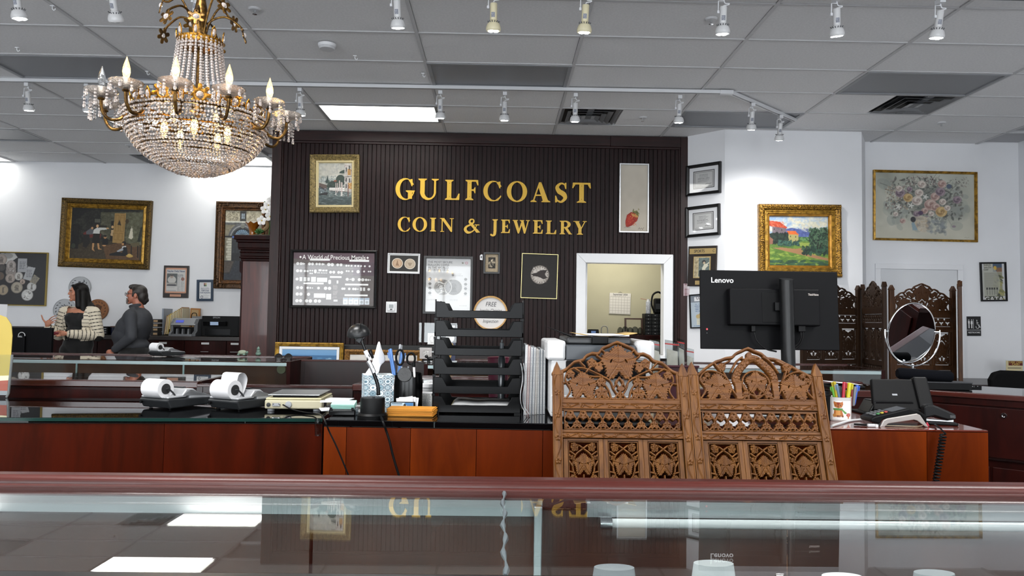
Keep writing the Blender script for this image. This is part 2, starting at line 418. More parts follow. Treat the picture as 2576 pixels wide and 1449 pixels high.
poly_wall('wall_angled',[ANG[0],ANG[1],(ANG[1][0]+.1,ANG[1][1]+.1),(ANG[0][0]+.05,ANG[0][1]+.3)])
wall('wall_centre_right',2.421,3.92,YM,YM+.12)
poly_wall('wall_return',[(3.921,YM),(4.18,YR+.02),(4.08,YR+.1),(3.85,YM+.1)])
# rear shop front with three windows
for i,(a,b) in enumerate(((XL-.15,-8),(-4.4,-3.6),(0,.8),(4.4,XR+.15))): wall('wall_front_pier',a,b,YF-.15,YF)
for i,x in enumerate((-6.2,-1.8,2.6)):
    wall('wall_front_sill',x-1.8,x+1.8,YF-.15,YF,0,.5); wall('wall_front_header',x-1.8,x+1.8,YF-.15,YF,3.1,CEIL+.1)
    wf = struct(MB().box(x-1.8,x+1.8,YF-.02,YF+.06,.5,.58).box(x-1.8,x+1.8,YF-.02,YF+.06,3.02,3.1).box(x-.03,x+.03,YF-.02,YF+.1,.58,3.02).box(x-1.8,x-1.73,YF-.02,YF+.06,.58,3.02).box(x+1.73,x+1.8,YF-.02,YF+.06,.58,3.02).build('window_%d' % (i+1),dark_m))
# ---------------------------------------------------------------- suspended ceiling
ceil = struct(box(XL-.15,XR+.15,YF,YB,CEIL+.03,CEIL+.1).build('ceiling',M('ceiling_deck','#b2b2b5',.95)))
GX = [-.643+1.22*k for k in range(-8,7)]; GY = [4.705+.61*k for k in range(-1,10)]
tile_me = box(-.595,.595,-.29,.29,0,.02).mesh('ceiling_tile')
def gk(i): return GX[8+i]
used = {}
# (column index, row Y start) -> kind ; column i spans gk(i)..gk(i+1)
SPEC = {(0,5.925): 'off',(-1,7.145): 'on',(3,5.925): 'off',(2,7.145): 'off',(-3,5.925): 'mesh',(-5,8.365): 'off',
        (-3,9.585): 'on',(-3,7.755): 'on',(-6,9.585): 'on',(3,6.535): 'ventR',(1,7.145): 'ventL',(-4,9.585): 'ventR'}
def blocked(cx,cy):
    if cy > YR and cx > -2.6: return True
    if cy > YM and cx > 2.4 and cx < 3.7: return cy > YM+.1
    return False
for i,x in enumerate(GX[:-1]):
    if not (XL < x+.1 and x+1.2 < XR+.4): continue
    for j,y in enumerate(GY):
        key = next((k for k in SPEC if abs(gk(k[0])-x) < .01 and abs(k[1]-y) < .02),None)
        cx,cy = x+.61,y+.305
        if key and SPEC[key][:4] != 'vent': continue
        if blocked(cx,cy-.3): continue
        if key:
            o = obj('ceiling_tile',box(-.29,.29,-.29,.29,0,.02).mesh('half_tile'),tile_m,ceil,loc=(cx+(-.305 if SPEC[key] == 'ventR' else .305),cy,CEIL+.008)); continue
        obj('ceiling_tile',tile_me,tile_m,ceil,loc=(cx,cy,CEIL+.008))
lb = box(-.0115,.0115,GY[0],YB-.002,0,.03)
for x in GX:
    if XL < x < XR: obj('ceiling_bar',box(-.012,.012,GY[0],(YB if x < -2.5 else YW if x < 2.3 else YM if x < 3.9 else YR)-.005,0,.03).mesh('ceiling_bar'),grid_m,ceil,loc=(x,0,CEIL))
for y in GY:
    if y > YB-.03: continue
    x1 = XR-.01 if y < YM else -2.56 if y > YR else 2.2
    obj('ceiling_bar',box(XL+.01,x1,-.012,.012,0,.03).mesh('ceiling_cross_bar'),grid_m,ceil,loc=(0,y,CEIL+.001))
PANEL = 42
on_m = M('troffer_lit','#ffffff',.4,emit=2.6,ecol='#fdfcf4')
off_m = M('troffer_unlit','#85878b',.4,spec=.3,bump=.3,bs=300.)
alu_m = M('aluminium','#b9bdc2',.28,metal=1.)
frame_m = M('troffer_frame','#8e9094',.45)
TL = {(0,5.925): 'unlit grey ceiling panel light straight above the shop name',(-1,7.145): 'brightly lit ceiling panel light over the canal painting',(3,5.925): 'unlit ceiling panel light above the flower picture',
      (2,7.145): 'unlit ceiling panel light beside the end of the track',(-3,5.925): 'unlit ceiling panel with mesh lens above the chandelier arms',(-5,8.365): 'dark unlit ceiling panel at the left edge of the photo',
      (-3,9.585): 'lit ceiling panel light above the gateway painting',(-3,7.755): 'lit ceiling panel light behind the chandelier bowl',(-6,9.585): 'lit ceiling panel light just showing at the left edge'}
for (i,y),kd in SPEC.items():
    x0 = gk(i); x1 = x0+1.22
    if kd[:4] != 'vent':
        t = thing('ceiling_light',TL[(i,y)],'ceiling light',((x0+x1)/2,y+.305,CEIL),group='panel lights in the suspended ceiling')
        m = MB()
        for a,b,c,d in ((-.6,.6,-.295,-.265),(-.6,.6,.265,.295),(-.6,-.57,-.265,.265),(.57,.6,-.265,.265)): m.box(a,b,c,d,-.004,.03)
        m.build('frame',frame_m,t)
        box(-.57,.57,-.265,.265,.006,.02).build('diffuser',on_m if kd == 'on' else off_m,t)
        if kd == 'on':
            area('panel_lamp',((x0+x1)/2,y+.305,CEIL-.015),(0,0,0),1.1,.5,PANEL*(.03 if y > 9 else .1),(1,.985,.95))
    else:
        cx = x0+.305 if kd == 'ventL' else x0+.915
        lab = {(3,6.535): 'square louvred air vent right of the track corner',(1,7.145): 'square louvred air vent above the shop name behind a spotlight',(-4,9.585): 'louvred air vent half hidden behind the chandelier bowl'}[(i,y)]
        t = thing('air_vent',lab,'air vent',(cx,y+.305,CEIL),group='square vents in the suspended ceiling')
        box(-.29,.29,-.29,.29,.022,.029).build('backing',dark_m,t)
        m = MB()
        for k,(r,z) in enumerate(((.29,.004),(.23,-.004),(.17,-.010),(.11,-.016))):
            q = r-.045 if k else r-.035
            v = [(-r,-r,z),(r,-r,z),(r,r,z),(-r,r,z),(-q,-q,z+.02),(q,-q,z+.02),(q,q,z+.02),(-q,q,z+.02)]
            lv = MB(); lv.add(v,[(0,1,5,4),(1,2,6,5),(2,3,7,6),(3,0,4,7),(4,5,1,0),(5,6,2,1),(6,7,3,2),(7,4,0,3)])
            if k == 3: lv.add([(-q,-q,z+.02),(q,-q,z+.02),(q,q,z+.02),(-q,q,z+.02)],[(3,2,1,0)])
            lv.build('louvre',M('vent_paint','#aeb0b4',.5),t)
        box(-.03,.03,-.28,.28,.002,.02).build('damper_bar',M('vent_bar','#6a6c70',.5),t)
# lit panels added out of view to light the room from overhead
for i,x0 in enumerate((-4,-1,2)):
    for j,y in enumerate((-4.4,-1.4,1.6)):
        cx = gk(x0)+.61; t = thing('ceiling_light','added ceiling panel light, out of view behind the photographer','ceiling light',(cx,y,CEIL),group='added panel lights behind the photographer')
        m = MB()
        for a,b,c,d in ((-.6,.6,-.295,-.265),(-.6,.6,.265,.295),(-.6,-.57,-.265,.265),(.57,.6,-.265,.265)): m.box(a,b,c,d,-.004,.03)
        m.build('frame',frame_m,t); box(-.57,.57,-.265,.265,.006,.02).build('diffuser',on_m,t)
        area('panel_lamp',(cx,y,CEIL-.015),(0,0,0),1.1,.5,PANEL,(1,.995,.985))
# sprinklers, hooks, smoke detector
for px,py,lab in ((641,25,'ceiling sprinkler head just right of the chandelier top'),(1789,50,'ceiling sprinkler head beside a front row spotlight'),(1617,297,'ceiling sprinkler head above the strawberry picture'),(2368,310,'ceiling sprinkler head above the flower picture'),(325,366,'ceiling sprinkler head partly hidden behind the chandelier bowl')):
    p = PZ(px,py,CEIL); t = thing('sprinkler',lab,'sprinkler',p,group='ceiling sprinklers')
    MB().lathe([(.0,-.006),(.036,-.004),(.044,.004),(.044,.008)],20).build('escutcheon',M('plate_white','#c9cacd',.4),t,True)
    MB().cyl((0,0,0),(0,0,-.03),.008,8).lathe([(0,-.034),(.016,-.032),(.016,-.029),(0,-.029)],10).build('nozzle',M('chrome','#d6d8da',.12,metal=1.),t,True)
for px,py,lab in ((132,22,'small white ceiling hook between two front spotlights'),(370,187,'small white ceiling hook beside the chandelier candles'),(43,127,'small white ceiling hook on the mesh panel edge'),(893,148,'small white ceiling hook below the smoke detector'),(1064,192,'small white ceiling hook at the corner of the unlit panel')):
    p = PZ(px,py-8,CEIL); t = thing('ceiling_hook',lab,'hook',p,group='hooks clipped to the ceiling grid')
    box(-.014,.014,-.007,.007,-.006,0).build('clip',trim_m,t)
    MB().tube([(0,0,-.005),(0,0,-.022),(.01,0,-.034),(.018,0,-.03),(.02,0,-.02)],.0035,6).build('hook',trim_m,t,True)
p = PZ(823,112,CEIL); t = thing('smoke_detector','round white smoke detector on the ceiling','smoke detector',p)
MB().lathe([(0,-.04),(.055,-.038),(.062,-.026),(.066,-.02)],28).build('cover',M('plate_white','#c9cacd',.4),t,True)
MB().lathe([(.066,-.02),(.07,0),(.0,0)],28).build('base',trim_m,t,True)
# ---------------------------------------------------------------- dark beadboard wall
WX0,WX1 = PY(690,430,YW).x,PY(1727,420,YW).x
OP = [PY(1450,636,YW),PY(1692,641,YW)]; OX0,OX1,OZ1,OZ0 = OP[0].x,OP[1].x,OP[1].z,.95
wood = struct(MB().box(WX0,OX0+.06,YW+.02,YW+.12,0,CEIL).box(OX1-.06,WX1,YW+.02,YW+.12,0,CEIL).box(OX0+.06,OX1-.06,YW+.02,YW+.12,OZ1-.06,CEIL).box(OX0+.06,OX1-.06,YW+.02,YW+.12,0,OZ0).build('wall_wood',dark_m))
BW = .0497; x = WX0+.10; full = box(-.0225,.0225,-.012,.012,0,CEIL-.14).mesh('board'); lows = {}
while x < WX1-.08:
    if x+.02 < OX0 or x-.02 > OX1:
        obj('board',full,bead_m,wood,bev=.003,loc=(x+.0225,YW+.012,0),seg=1)
    else:
        if 'u' not in lows: lows['u'] = box(-.0225,.0225,-.012,.012,OZ1,CEIL-.14).mesh('board'); lows['d'] = box(-.0225,.0225,-.012,.012,0,OZ0).mesh('board')
        obj('board',lows['u'],bead_m,wood,bev=.003,loc=(x+.0225,YW+.012,0),seg=1); obj('board',lows['d'],bead_m,wood,loc=(x+.0225,YW+.012,0))
    x += BW
struct(MB().box(WX0-.02,WX0+.085,YW-.035,YB,0,CEIL-.002).box(WX0+.085,WX0+.1,YW-.02,YW+.02,0,CEIL-.1).build('trim_1',post_m,bev=.004))
struct(MB().box(WX1-.075,WX1+.006,YW-.035,YW+.1,0,CEIL-.002).box(WX1-.09,WX1-.075,YW-.02,YW+.02,0,CEIL-.1).build('trim_2',post_m,bev=.004))
sx = PY(1535,340,YW).x
struct(MB().box(WX0+.085,sx,YW-.03,YW+.02,CEIL-.115,CEIL-.002).box(WX0+.085,sx,YW-.015,YW+.02,CEIL-.14,CEIL-.115).build('trim_3',postx_m,bev=.003))
struct(MB().box(sx+.002,WX1-.075,YW-.034,YW+.02,CEIL-.118,CEIL-.002).box(sx,WX1-.075,YW-.015,YW+.02,CEIL-.14,CEIL-.118).build('trim_4',postx_m,bev=.003))
# pass-through window with white mitred casing
fw = .105
wd = thing('window_4','white framed pass through window in the dark wood wall','window'); wd['kind'] = 'structure'
def pr(pts): return MB().prism(pts,YW-.028,YW+.13)
pr([(OX0,OZ1),(OX0+fw,OZ1-fw),(OX1-fw,OZ1-fw),(OX1,OZ1)][::-1]).build('casing',trim_m,wd,bev=.003)
pr([(OX0,OZ0),(OX0+fw,OZ0),(OX0+fw,OZ1-fw-.0015),(OX0,OZ1-.0015)]).build('casing',trim_m,wd,bev=.003)
pr([(OX1-fw,OZ0),(OX1,OZ0),(OX1,OZ1-.0015),(OX1-fw,OZ1-fw-.0015)]).build('casing',trim_m,wd,bev=.003)
box(OX0,OX1,YW-.1,YW+.3,OZ0-.03,OZ0).build('ledge',trim_m,wd)
for z in (1.62,1.38): box(OX0+fw,OX0+fw+.004,YW+.06,YW+.13,z,z+.12).build('hinge_plate',M('plate_steel','#c9c6c2',.35,metal=.6),wd)
# back office seen through it
YO = 9.7
struct(box(OX0-1.2,OX1+1.2,YO,YO+.1,0,2.7).build('wall_office',beige_m)); struct(box(OX0-1.25,OX0-1.2,YW+.12,YO,0,2.7).build('wall_office_left',beige_m))
struct(box(OX1+1.2,OX1+1.25,YW+.12,YO,0,2.7).build('wall_office_right',beige_m)); struct(box(OX0-1.25,OX1+1.25,YW+.12,YO+.1,2.7,2.75).build('ceiling_office',trim_m))
struct(box(OX0+.06,OX0+.14,YW+.12,YW+.17,1.,2.2).build('trim_5',trim_m))
area('office_lamp',((OX0+OX1)/2,9.0,2.66),(0,0,0),1.,.5,16,(1,.96,.86))
# door in the far-right wall
D0,D1 = PY(2200,663,YR),PY(2420,663,YR); dz = D0.z
dr = thing('door_1','plain white door behind the carved room divider','door'); dr['kind'] = 'structure'
m = MB().box(D0.x,D1.x,YR-.025,YR,dz-.06,dz).box(D0.x,D0.x+.06,YR-.025,YR,0,dz-.06).box(D1.x-.06,D1.x,YR-.025,YR,0,dz-.06); m.build('casing',wall_m,dr,bev=.004)
box(D0.x+.066,D1.x-.066,YR-.012,YR,.02,dz-.066).build('door_panel',M('door_paint','#d3d5d8',.6),dr)
MB().cyl((D0.x+.064,YR-.022,dz-.28),(D0.x+.064,YR-.022,dz-.18),.009,8).build('hinge',M('plate_white','#c9cacd',.4),dr)
for i,(a,b,y) in enumerate(((XL,-2.6,YB),(4.2,XR,YR))): struct(box(a,b,y-.015,y,0,.1).build('baseboard_%s' % ('left','right')[i],trim_m))
# ---------------------------------------------------------------- track lighting
tw = M('track_white','#d4d5d8',.35); lampw = M('lamp_white','#cfcfd0',.35); cream = M('lamp_cream','#d8cfae',.4)
led_m = M('led_face','#ffffff',.3,emit=28.,ecol='#fbfdff'); ledoff = M('led_off','#4c5054',.4,bump=.5,bs=400.)
zt = CEIL-.02
def track(name,lab,pts):
    t = thing('track_rail',lab,'track rail',pts[0]); m = []
    P0 = Vector(pts[0])
    for a,b in zip(pts[:-1],pts[1:]):
        a,b = Vector(a),Vector(b); d = (b-a); an = math.atan2(d.y,d.x); L = d.length
        T = Matrix.Translation(a-P0) @ Matrix.Rotation(an,4,'Z')
        MB().box(0,L,-.018,.018,-.012,.018,T).build('rail',tw,t,bev=.002)
        MB().box(.01,L-.01,-.006,.006,-.0125,-.011,T).build('slot',M('slot_grey','#55575a',.5),t)
    for a in pts[1:-1]: MB().box(-.1,.02,-.024,.024,-.018,.018,Matrix.Translation(Vector(a)-P0)).build('connector',tw,t,bev=.003)
    return t
YT1,YT2 = 4.49,6.56
k1 = PZ(1838,233,zt); k2 = PZ(2000,303,zt)
track('track_rail','white lighting track close to the top edge of the photo',[(-7.5,YT1,zt),(5.2,YT1,zt)])
track('track_rail','white lighting track bending at its right end',[(-7.5,YT2,zt),(k1.x,k1.y,zt),(k2.x,k2.y,zt)])
def make_head(fin):
    """origin at the track, hangs down; bulb foot at z=-.25"""
    P = {}
    P['adapter'] = (box(-.018,.018,-.03,.03,-.035,-.004).mesh('adapter'),tw)
    P['bracket'] = (MB().tube([(-.0,0,-.035),(-.0,0,-.045),(-.032,0,-.047),(-.034,0,-.12)],.004,6).box(-.042,-.028,-.009,.009,-.128,-.11).mesh('bracket',True),tw)
    P['wire'] = (MB().tube(bez([(.002,0,-.035),(.01,0,-.06),(.035,.0,-.062),(.03,0,-.07),(.004,0,-.075),(0,0,-.085)],4),.0035,6).mesh('wire',True),M('wire_clear','#d9dadd',.3))
    P['housing'] = (MB().lathe([(.0,-.078),(.02,-.078),(.0225,-.082),(.0225,-.178),(.019,-.182),(0,-.182)],20).mesh('housing',True),lampw)
    P['rating_label'] = (MB().lathe([(.0228,-.135),(.0228,-.165)],8,a0=-pi*.72,a1=-pi*.38).mesh('rating_label',True),M('label_print','#8b8e98',.6,var=.6,vs_=180.))
    prof = [(.0,-.178),(.02,-.18),(.024,-.187),(.040,-.205),(.047,-.228),(.047,-.24),(.043,-.246),(0,-.243)]
    P['bulb'] = (MB().lathe(prof,24 if not fin else 12).mesh('bulb',True),lampw)
    sl = MB()
    for k in range(14):
        a = 2*pi*k/14; T = Matrix.Rotation(a,4,'Z') @ Matrix.Translation((.0335,0,-.1925)) @ Matrix.Rotation(.75,4,'Y'); sl.box(-.001,.0015,-.0022,.0022,-.009,.009,T)
    P['cooling_slots'] = (sl.mesh('cooling_slots'),M('slot_grey','#55575a',.5))
    lf = MB()
    for k in range(4):
        a = pi/4+k*pi/2; lf.lathe([(0,-.2505),(.012,-.2495),(.0165,-.2455)],14,Matrix.Translation((.0215*math.cos(a),.0215*math.sin(a),0)))
    if fin: lf = MB().lathe([(0,-.2495),(.03,-.2485),(.041,-.2455)],20)
    P['lens'] = (lf.mesh('lens',True),led_m)
    return P
HK = [make_head(False),make_head(True)]
def head(px,py,y,lab,grp,fin=False,lit=True,crm=False,tilt=(0,0),tx=None,ty=None,e=9):
    b = PY(px,py,y) if tx is None else None
    x = b.x if b else tx; yy = y
    t = thing('track_spotlight',lab,'spotlight',(x,yy,zt-.012),group=grp)
    zz = (b.z-t.location.z) if b else -.25
    for n,(me,mt) in HK[fin].items():
        m2 = mt
        if n == 'lens' and not lit: m2 = ledoff
        if crm and n in ('housing','bulb'): m2 = cream
        o = bpy.data.objects.new(n,me if m2 is mt else me.copy()); COL.objects.link(o); o.parent = t
        if not o.data.materials: o.data.materials.append(m2)
        elif m2 is not mt: o.data.materials[0] = m2
        if n in ('housing','bulb','lens','cooling_slots','rating_label'):
            o.location = (0,0,-.078); o.rotation_euler = (tilt[0],tilt[1],0); s = 1
            o.location = Vector((0,0,-.08))-Euler((tilt[0],tilt[1],0)).to_matrix() @ Vector((0,0,-.08))+Vector((0,0,min(0,zz+.25)))
    if lit:
        l = bpy.data.lights.new('spot_lamp','SPOT'); l.energy = e; l.spot_size = 2.3; l.spot_blend = 1.; l.shadow_soft_size = .04; l.color = (1,.98,.95)
        o = bpy.data.objects.new('spot_lamp',l); COL.objects.link(o); o.location = (x,yy,t.location.z-.262+min(0,zz+.25)); o.rotation_euler = (tilt[0],tilt[1],0)
G1,G2 = 'spotlights on the front track','spotlights on the rear track'
for px,py,lab,kw in ((37,34,'lit white spotlight at the left end of the front track',dict(tilt=(.15,-.1))),(279,40,'unlit white spotlight on the front track, left of the chandelier top',dict(lit=False,tilt=(.5,.05))),
        (497,48,'lit spotlight on the front track half hidden behind the chandelier stem',dict(tilt=(.2,.2))),(997,68,'lit finned spotlight on the front track above the canal painting',dict(fin=True,tilt=(.25,-.03))),
        (1241,76,'lit cream spotlight, fifth on the front track',dict(crm=True,tilt=(.2,.0))),(1473,80,'lit spotlight, sixth on the front track, above the unlit panel',dict(crm=True,tilt=(.2,.03))),
        (1820,84,'lit spotlight on the front track beside a sprinkler',dict(tilt=(.2,-.02))),(2105,87,'lit spotlight, second from the right end of the front track',dict(tilt=(.25,-.12))),(2366,66,'lit spotlight, last on the right of the front track',dict(tilt=(.2,.05)))):
    head(px,py,YT1,lab,G1,**kw)
for px,py,lab,kw in ((68,272,'lit spotlight at the left end of the rear track',{}),(218,274,'lit spotlight, second on the rear track, beside the clear bulb',{}),(382,276,'spotlight on the rear track behind the candle dishes',{}),(567,280,'spotlight on the rear track behind the beaded neck',{}),
        (754,285,'lit finned spotlight on the rear track right of the chandelier',dict(fin=True)),(1107,293,'lit spotlight on the rear track at the end of the lit panel',{}),(1269,303,'lit spotlight on the rear track above the first O of the shop name',{}),(1447,306,'lit spotlight on the rear track in front of the vent',{}),(1709,306,'lit spotlight on the rear track above the strawberry picture',{})):
    head(px,py,YT2,lab,G2,e=15,tilt=(.18,0),**kw)
for px,py,lab in ((1878,327,'lit spotlight, first on the bent end of the track'),(1970,361,'lit spotlight at the very end of the bent track')):
    f = .28 if px < 1900 else .72; q = k1.lerp(k2,f+.03); t0 = q
    head(px,py,q.y,lab,G2,tx=q.x,e=34,tilt=(.34,-.05))
# ================================================================ COUNTERS AND SHOWCASES
cherry = WOOD('cherry_veneer','#481601','#6a2803',.42,scale=(3.2,3.2,.55),coat=.03,bump=0,spec=.08)
cherry_d = WOOD('cherry_veneer_deep','#401201','#5c1f02',.42,scale=(3.,3.,.5),coat=.03,bump=0,spec=.08)
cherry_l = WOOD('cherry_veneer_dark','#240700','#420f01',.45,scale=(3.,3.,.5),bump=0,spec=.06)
mahog = WOOD('mahogany','#150302','#290704',.4,scale=(4,4,.6),coat=.05,bump=0,spec=.1)
mahog_x = WOOD('mahogany_rail','#240a07','#40150d',.24,scale=(.5,9,9),coat=.4,bump=.03)
rail_f = WOOD('front_rail_wood','#32110d','#4c1d17',.36,scale=(.5,12,12),coat=.1,bump=.08,spec=.3)
dkw = WOOD('dark_stained','#110404','#1e0807',.4,scale=(4,4,.6),coat=.2,bump=0)
glass = GLASS('counter_glass'); glass_t = GLASS('case_glass_tint','#e9f2f0')
blackgl = M('black_gloss_top','#050506',.0,spec=.7)
velvet = M('case_lining','#3a2722',.8,var=.1); brown_in = WOOD('case_door_brown','#3a1c12','#4f2a18',.35,scale=(2,2,.4),coat=.4,bump=0)
steel = M('brushed_steel','#c3c7ca',.3,metal=1.,bump=.08,bs=30.); chrome = M('chrome','#d6d8da',.12,metal=1.)
edge_m = M('glass_edge','#16302c',.1)
TOPZ = 1.02; TZL = .96
# front showcase, right in front of the camera
fc = thing('showcase','long glass topped showcase in the foreground with red wood rail','showcase',(0,1.09,0))
Yf,Yk = .875,1.30
def B(x0,x1,y0,y1,z0,z1): return box(x0,x1,y0-1.09,y1-1.09,z0,z1)
B(-2.2,2.2,Yf,Yk+.05,.05,.62).build('base',mahog,fc); B(-2.15,2.15,Yf+.04,Yk,0,.05).build('plinth',dark_m,fc)
B(-2.2,2.2,Yf+.01,Yk-.01,.62,.64).build('display_floor',velvet,fc)
rp = [(.0,-.03),(.0,.008),(.006,.015),(.014,.017),(.036,.017),(.044,.012),(.046,.004),(.046,-.03)]
MB().add([(x,y+Yk-1.09,TOPZ+z) for x in (-2.25,2.25) for y,z in rp],[tuple(range(8)),tuple(range(15,7,-1))]+[(i+8,(i+1) % 8+8,(i+1) % 8,i) for i in range(8)]).build('top_rail',rail_f,fc,bev=.003)
B(-2.2,2.2,Yk-.004,Yk+.004,TOPZ-.012,TOPZ+.004).build('rail_bead',rail_f,fc,bev=.003)
B(-2.25,2.25,Yf-.03,Yf,TOPZ-.05,TOPZ+.001).build('front_edge_trim',M('black_rubber','#0b0c0d',.35),fc,bev=.003)
B(-2.2,.009,Yf+.002,Yk,TOPZ-.008,TOPZ).build('glass_top',glass,fc); B(.013,2.2,Yf+.002,Yk,TOPZ-.008,TOPZ).build('glass_top',glass,fc)
MB().tube([(.011+.002*math.sin(i*.9),Yf-1.09+.004+(Yk-Yf)*i/24,TOPZ-.002) for i in range(25)],[.0028+.0016*math.sin(i*1.7) for i in range(25)],6).build('silicone_joint',M('silicone','#5b6468',.3),fc,True)
x = -2.2
for i,x1 in enumerate((-1.15,-.32,.51,1.34,2.2)):
    d = B(x+.003,x1-.003,Yk-.012,Yk-.002,.64,TOPZ-.03).build('sliding_door',brown_in,fc); x = x1
B(-2.2,.078,Yk-.03,Yk-.012,TOPZ-.036,TOPZ-.009).build('light_channel',steel,fc); B(.155,2.2,Yk-.03,Yk-.012,TOPZ-.036,TOPZ-.009).build('light_channel',steel,fc)
for a,b in ((.175,1.1),(1.13,2.15)):
    tb = MB().cyl((a+.02,Yk-1.09-.045,TOPZ-.042),(b,Yk-1.09-.045,TOPZ-.042),.008,12).build('lamp_tube',M('tube_off','#d9dfe2',.15),fc,True)
    MB().cyl((a,Yk-1.09-.045,TOPZ-.042),(a+.02,Yk-1.09-.045,TOPZ-.042),.011,12).build('tube_cap',chrome,tb,True)
B(.062,.076,Yk-.07,Yk-.056,.64,TOPZ-.009).build('glass_post',steel,fc,bev=.002)
B(-2.2,2.2,Yf+.004,Yf+.010,.64,TOPZ-.009).build('front_glass',glass_t,fc)
# velvet necklace busts inside
for px,py,lab,c in ((1545,1418,'grey velvet necklace bust inside the front showcase, leftmost','#8d9298'),(1795,1408,'light grey necklace bust inside the front showcase below the monitor reflection','#b9bdc0'),(2118,1440,'white necklace bust inside the front showcase near the right','#eceeef'),(2350,1432,'pale necklace bust inside the front showcase, rightmost','#9da3a8')):
    p = PY(px,py,1.10); s = min(.33,p.z-.64-.005)
    t = thing('necklace_bust',lab,'necklace bust',(p.x,1.10,.64),group='necklace busts in the front showcase')
    MB().lathe([(.05,0),(.052,s*.05),(.058,s*.3),(.062,s*.6),(.05,s*.8),(.03,s*.9),(.026,s),(0,s)],20,sx=1.15,sy=.6).build('bust',M('bust_'+c[1:],c,.75),t,True)
    MB().tube([(.046*math.sin(a)*1.2,-.034*math.cos(a)-.004*(1-abs(a)/2.),s*(.84-.16*math.cos(a))) for a in [k*.2-1.6 for k in range(17)]],.0015,5).build('necklace',M('gold_chain','#b99b57',.25,metal=1.),t,True)
# middle counter, left unit (black glass top)
def prism_counter(name,lab,A,Bp,depth,top_m,face_m,splits,cat='counter',overhang=.0,z1=TOPZ,tt=.02,glassy=True):
    A,Bp = Vector((A[0],A[1],0)),Vector((Bp[0],Bp[1],0)); d = Bp-A; L = d.length; an = math.atan2(d.y,d.x)
    t = thing(name,lab,cat,A,(0,0,an))
    box(0,L,.012,depth,.06,z1-tt).build('body',mahog,t); box(.02,L-.02,.05,depth-.02,0,.06).build('plinth',dark_m,t)
    box(0,L,-overhang,depth,z1-tt,z1).build('countertop',top_m,t,bev=.002)
    s = [0]+list(splits)+[L]
    for a,b in zip(s[:-1],s[1:]): box(a+.0008,b-.0008,0,.013,.06,z1-tt-.001).build('front_panel',random.choice((cherry,cherry_d)) if face_m is cherry else face_m,t)
    return t,L
a = PZ(0,1050,TZL); b = PZ(812,1052,TZL); a = a-(b-a)*1.1
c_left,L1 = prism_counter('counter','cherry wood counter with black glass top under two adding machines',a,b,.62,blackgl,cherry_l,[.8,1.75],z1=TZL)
box(.0,L1,-.006,.0,TZL-.012,TZL-.001).build('glass_edge',edge_m,c_left)
a = PZ(815,1056,TOPZ); b = PZ(1660,1070,TOPZ)
sp = [(PZ(q,1058,TOPZ)-a).length for q in (870,1035,1200,1362,1520)]
c_mid,L2 = prism_counter('counter','cherry wood counter with black top under the desk lamp and trays',a,b,.58,blackgl,cherry,sp)
a = PZ(1662,1069,TOPZ); b = PZ(2486,1083,TOPZ)
c_right,L3 = prism_counter('counter','cherry wood counter with bare wood top under the pen mug',a,b,.5,WOOD('cherry_top','#47160a','#652614',.18,scale=(.6,5,5),coat=.7,bump=0),cherry,[(PZ(q,1080,TOPZ)-a).length for q in (2095,2330)],tt=.006)
# generic glass showcase
def case(name,lab,x0,x1,y0,y1,rail_back=True,ends=(True,True),glass_h=.28,rail_front=False,base_m=mahog):
    t = thing(name,lab,'showcase',((x0+x1)/2,y0,0)); cx = (x0+x1)/2
    def C(a,b,c,d,e,f): return box(a-cx,b-cx,c-y0,d-y0,e,f)
    gz = TOPZ-glass_h
    C(x0,x1,y0,y1,.05,gz).build('base',base_m,t); C(x0+.02,x1-.02,y0+.03,y1-.03,0,.05).build('plinth',dark_m,t)
    for k,e in enumerate(ends):
        if e: C(*((x0,x0+.025) if k == 0 else (x1-.025,x1)),y0,y1,gz,TOPZ).build('end_panel',mahog,t)
    xa,xb = x0+.026*ends[0],x1-.026*ends[1]
    C(xa,xb,y1-.02,y1,gz,TOPZ-.02).build('back_panel',brown_in,t)
    if rail_front:
        C(xa,xb,y0,y0+.02,gz,TOPZ-.03).build('front_panel',base_m,t)
        C(x0-.004,x1+.004,y0-.012,y0+.035,TOPZ-.028,TOPZ+.002).build('top_rail',mahog_x,t,bev=.004)
        C(xa,xb,y0-.004,y0,gz-.002,gz+.004).build('drawer_gap',steel,t)
    else:
        C(xa,xb,y0,y0+.006,gz,TOPZ-.008).build('front_glass',glass_t,t)
        C(xa,xb,y0+.002,y0+.02,TOPZ-.03,TOPZ-.009).build('light_channel',steel,t)
    C(xa,xb,y0-.002,y1-.03,TOPZ-.008,TOPZ).build('glass_top',glass,t)
    if rail_back: C(x0,x1,y1-.03,y1+.01,TOPZ-.03,TOPZ+.008).build('top_rail',mahog_x,t,bev=.005)
    C(xa,xb,y0+.01,y1-.02,gz,gz+.005).build('display_floor',velvet,t)
    return t,C,gz
cs2,C2,_ = case('showcase','dark red showcase with front wood rail behind the adding machines',-4.2,-1.365,3.36,3.81,rail_back=False,rail_front=True)
for i in range(3): C2(-2.9+i*.42,-2.74+i*.42,3.344,3.352,.752,.758).build('lock_strip',chrome,cs2)
cs3,_,_ = case('showcase','showcase with wood rail seen through the gaps of the letter trays',-.655,1.88,3.33,3.79,rail_back=True,rail_front=True)
cs4,C4,gz4 = case('showcase','long far showcase with glass top in front of the two people',-5.2,-1.40,4.95,5.52)
for q in (-2.83,-2.12): C4(q,q+.012,4.957,4.967,gz4,TOPZ-.03).build('glass_post',steel,cs4)
MB().lathe([(0,0),(.03,0),(.033,.004),(0,.004)],14,Matrix.Translation((-1.62+3.3,.545,.93)) @ Matrix.Rotation(pi/2,4,'X')).build('lock_plate',M('brass_dull','#6f6a58',.4,metal=.8),cs4)
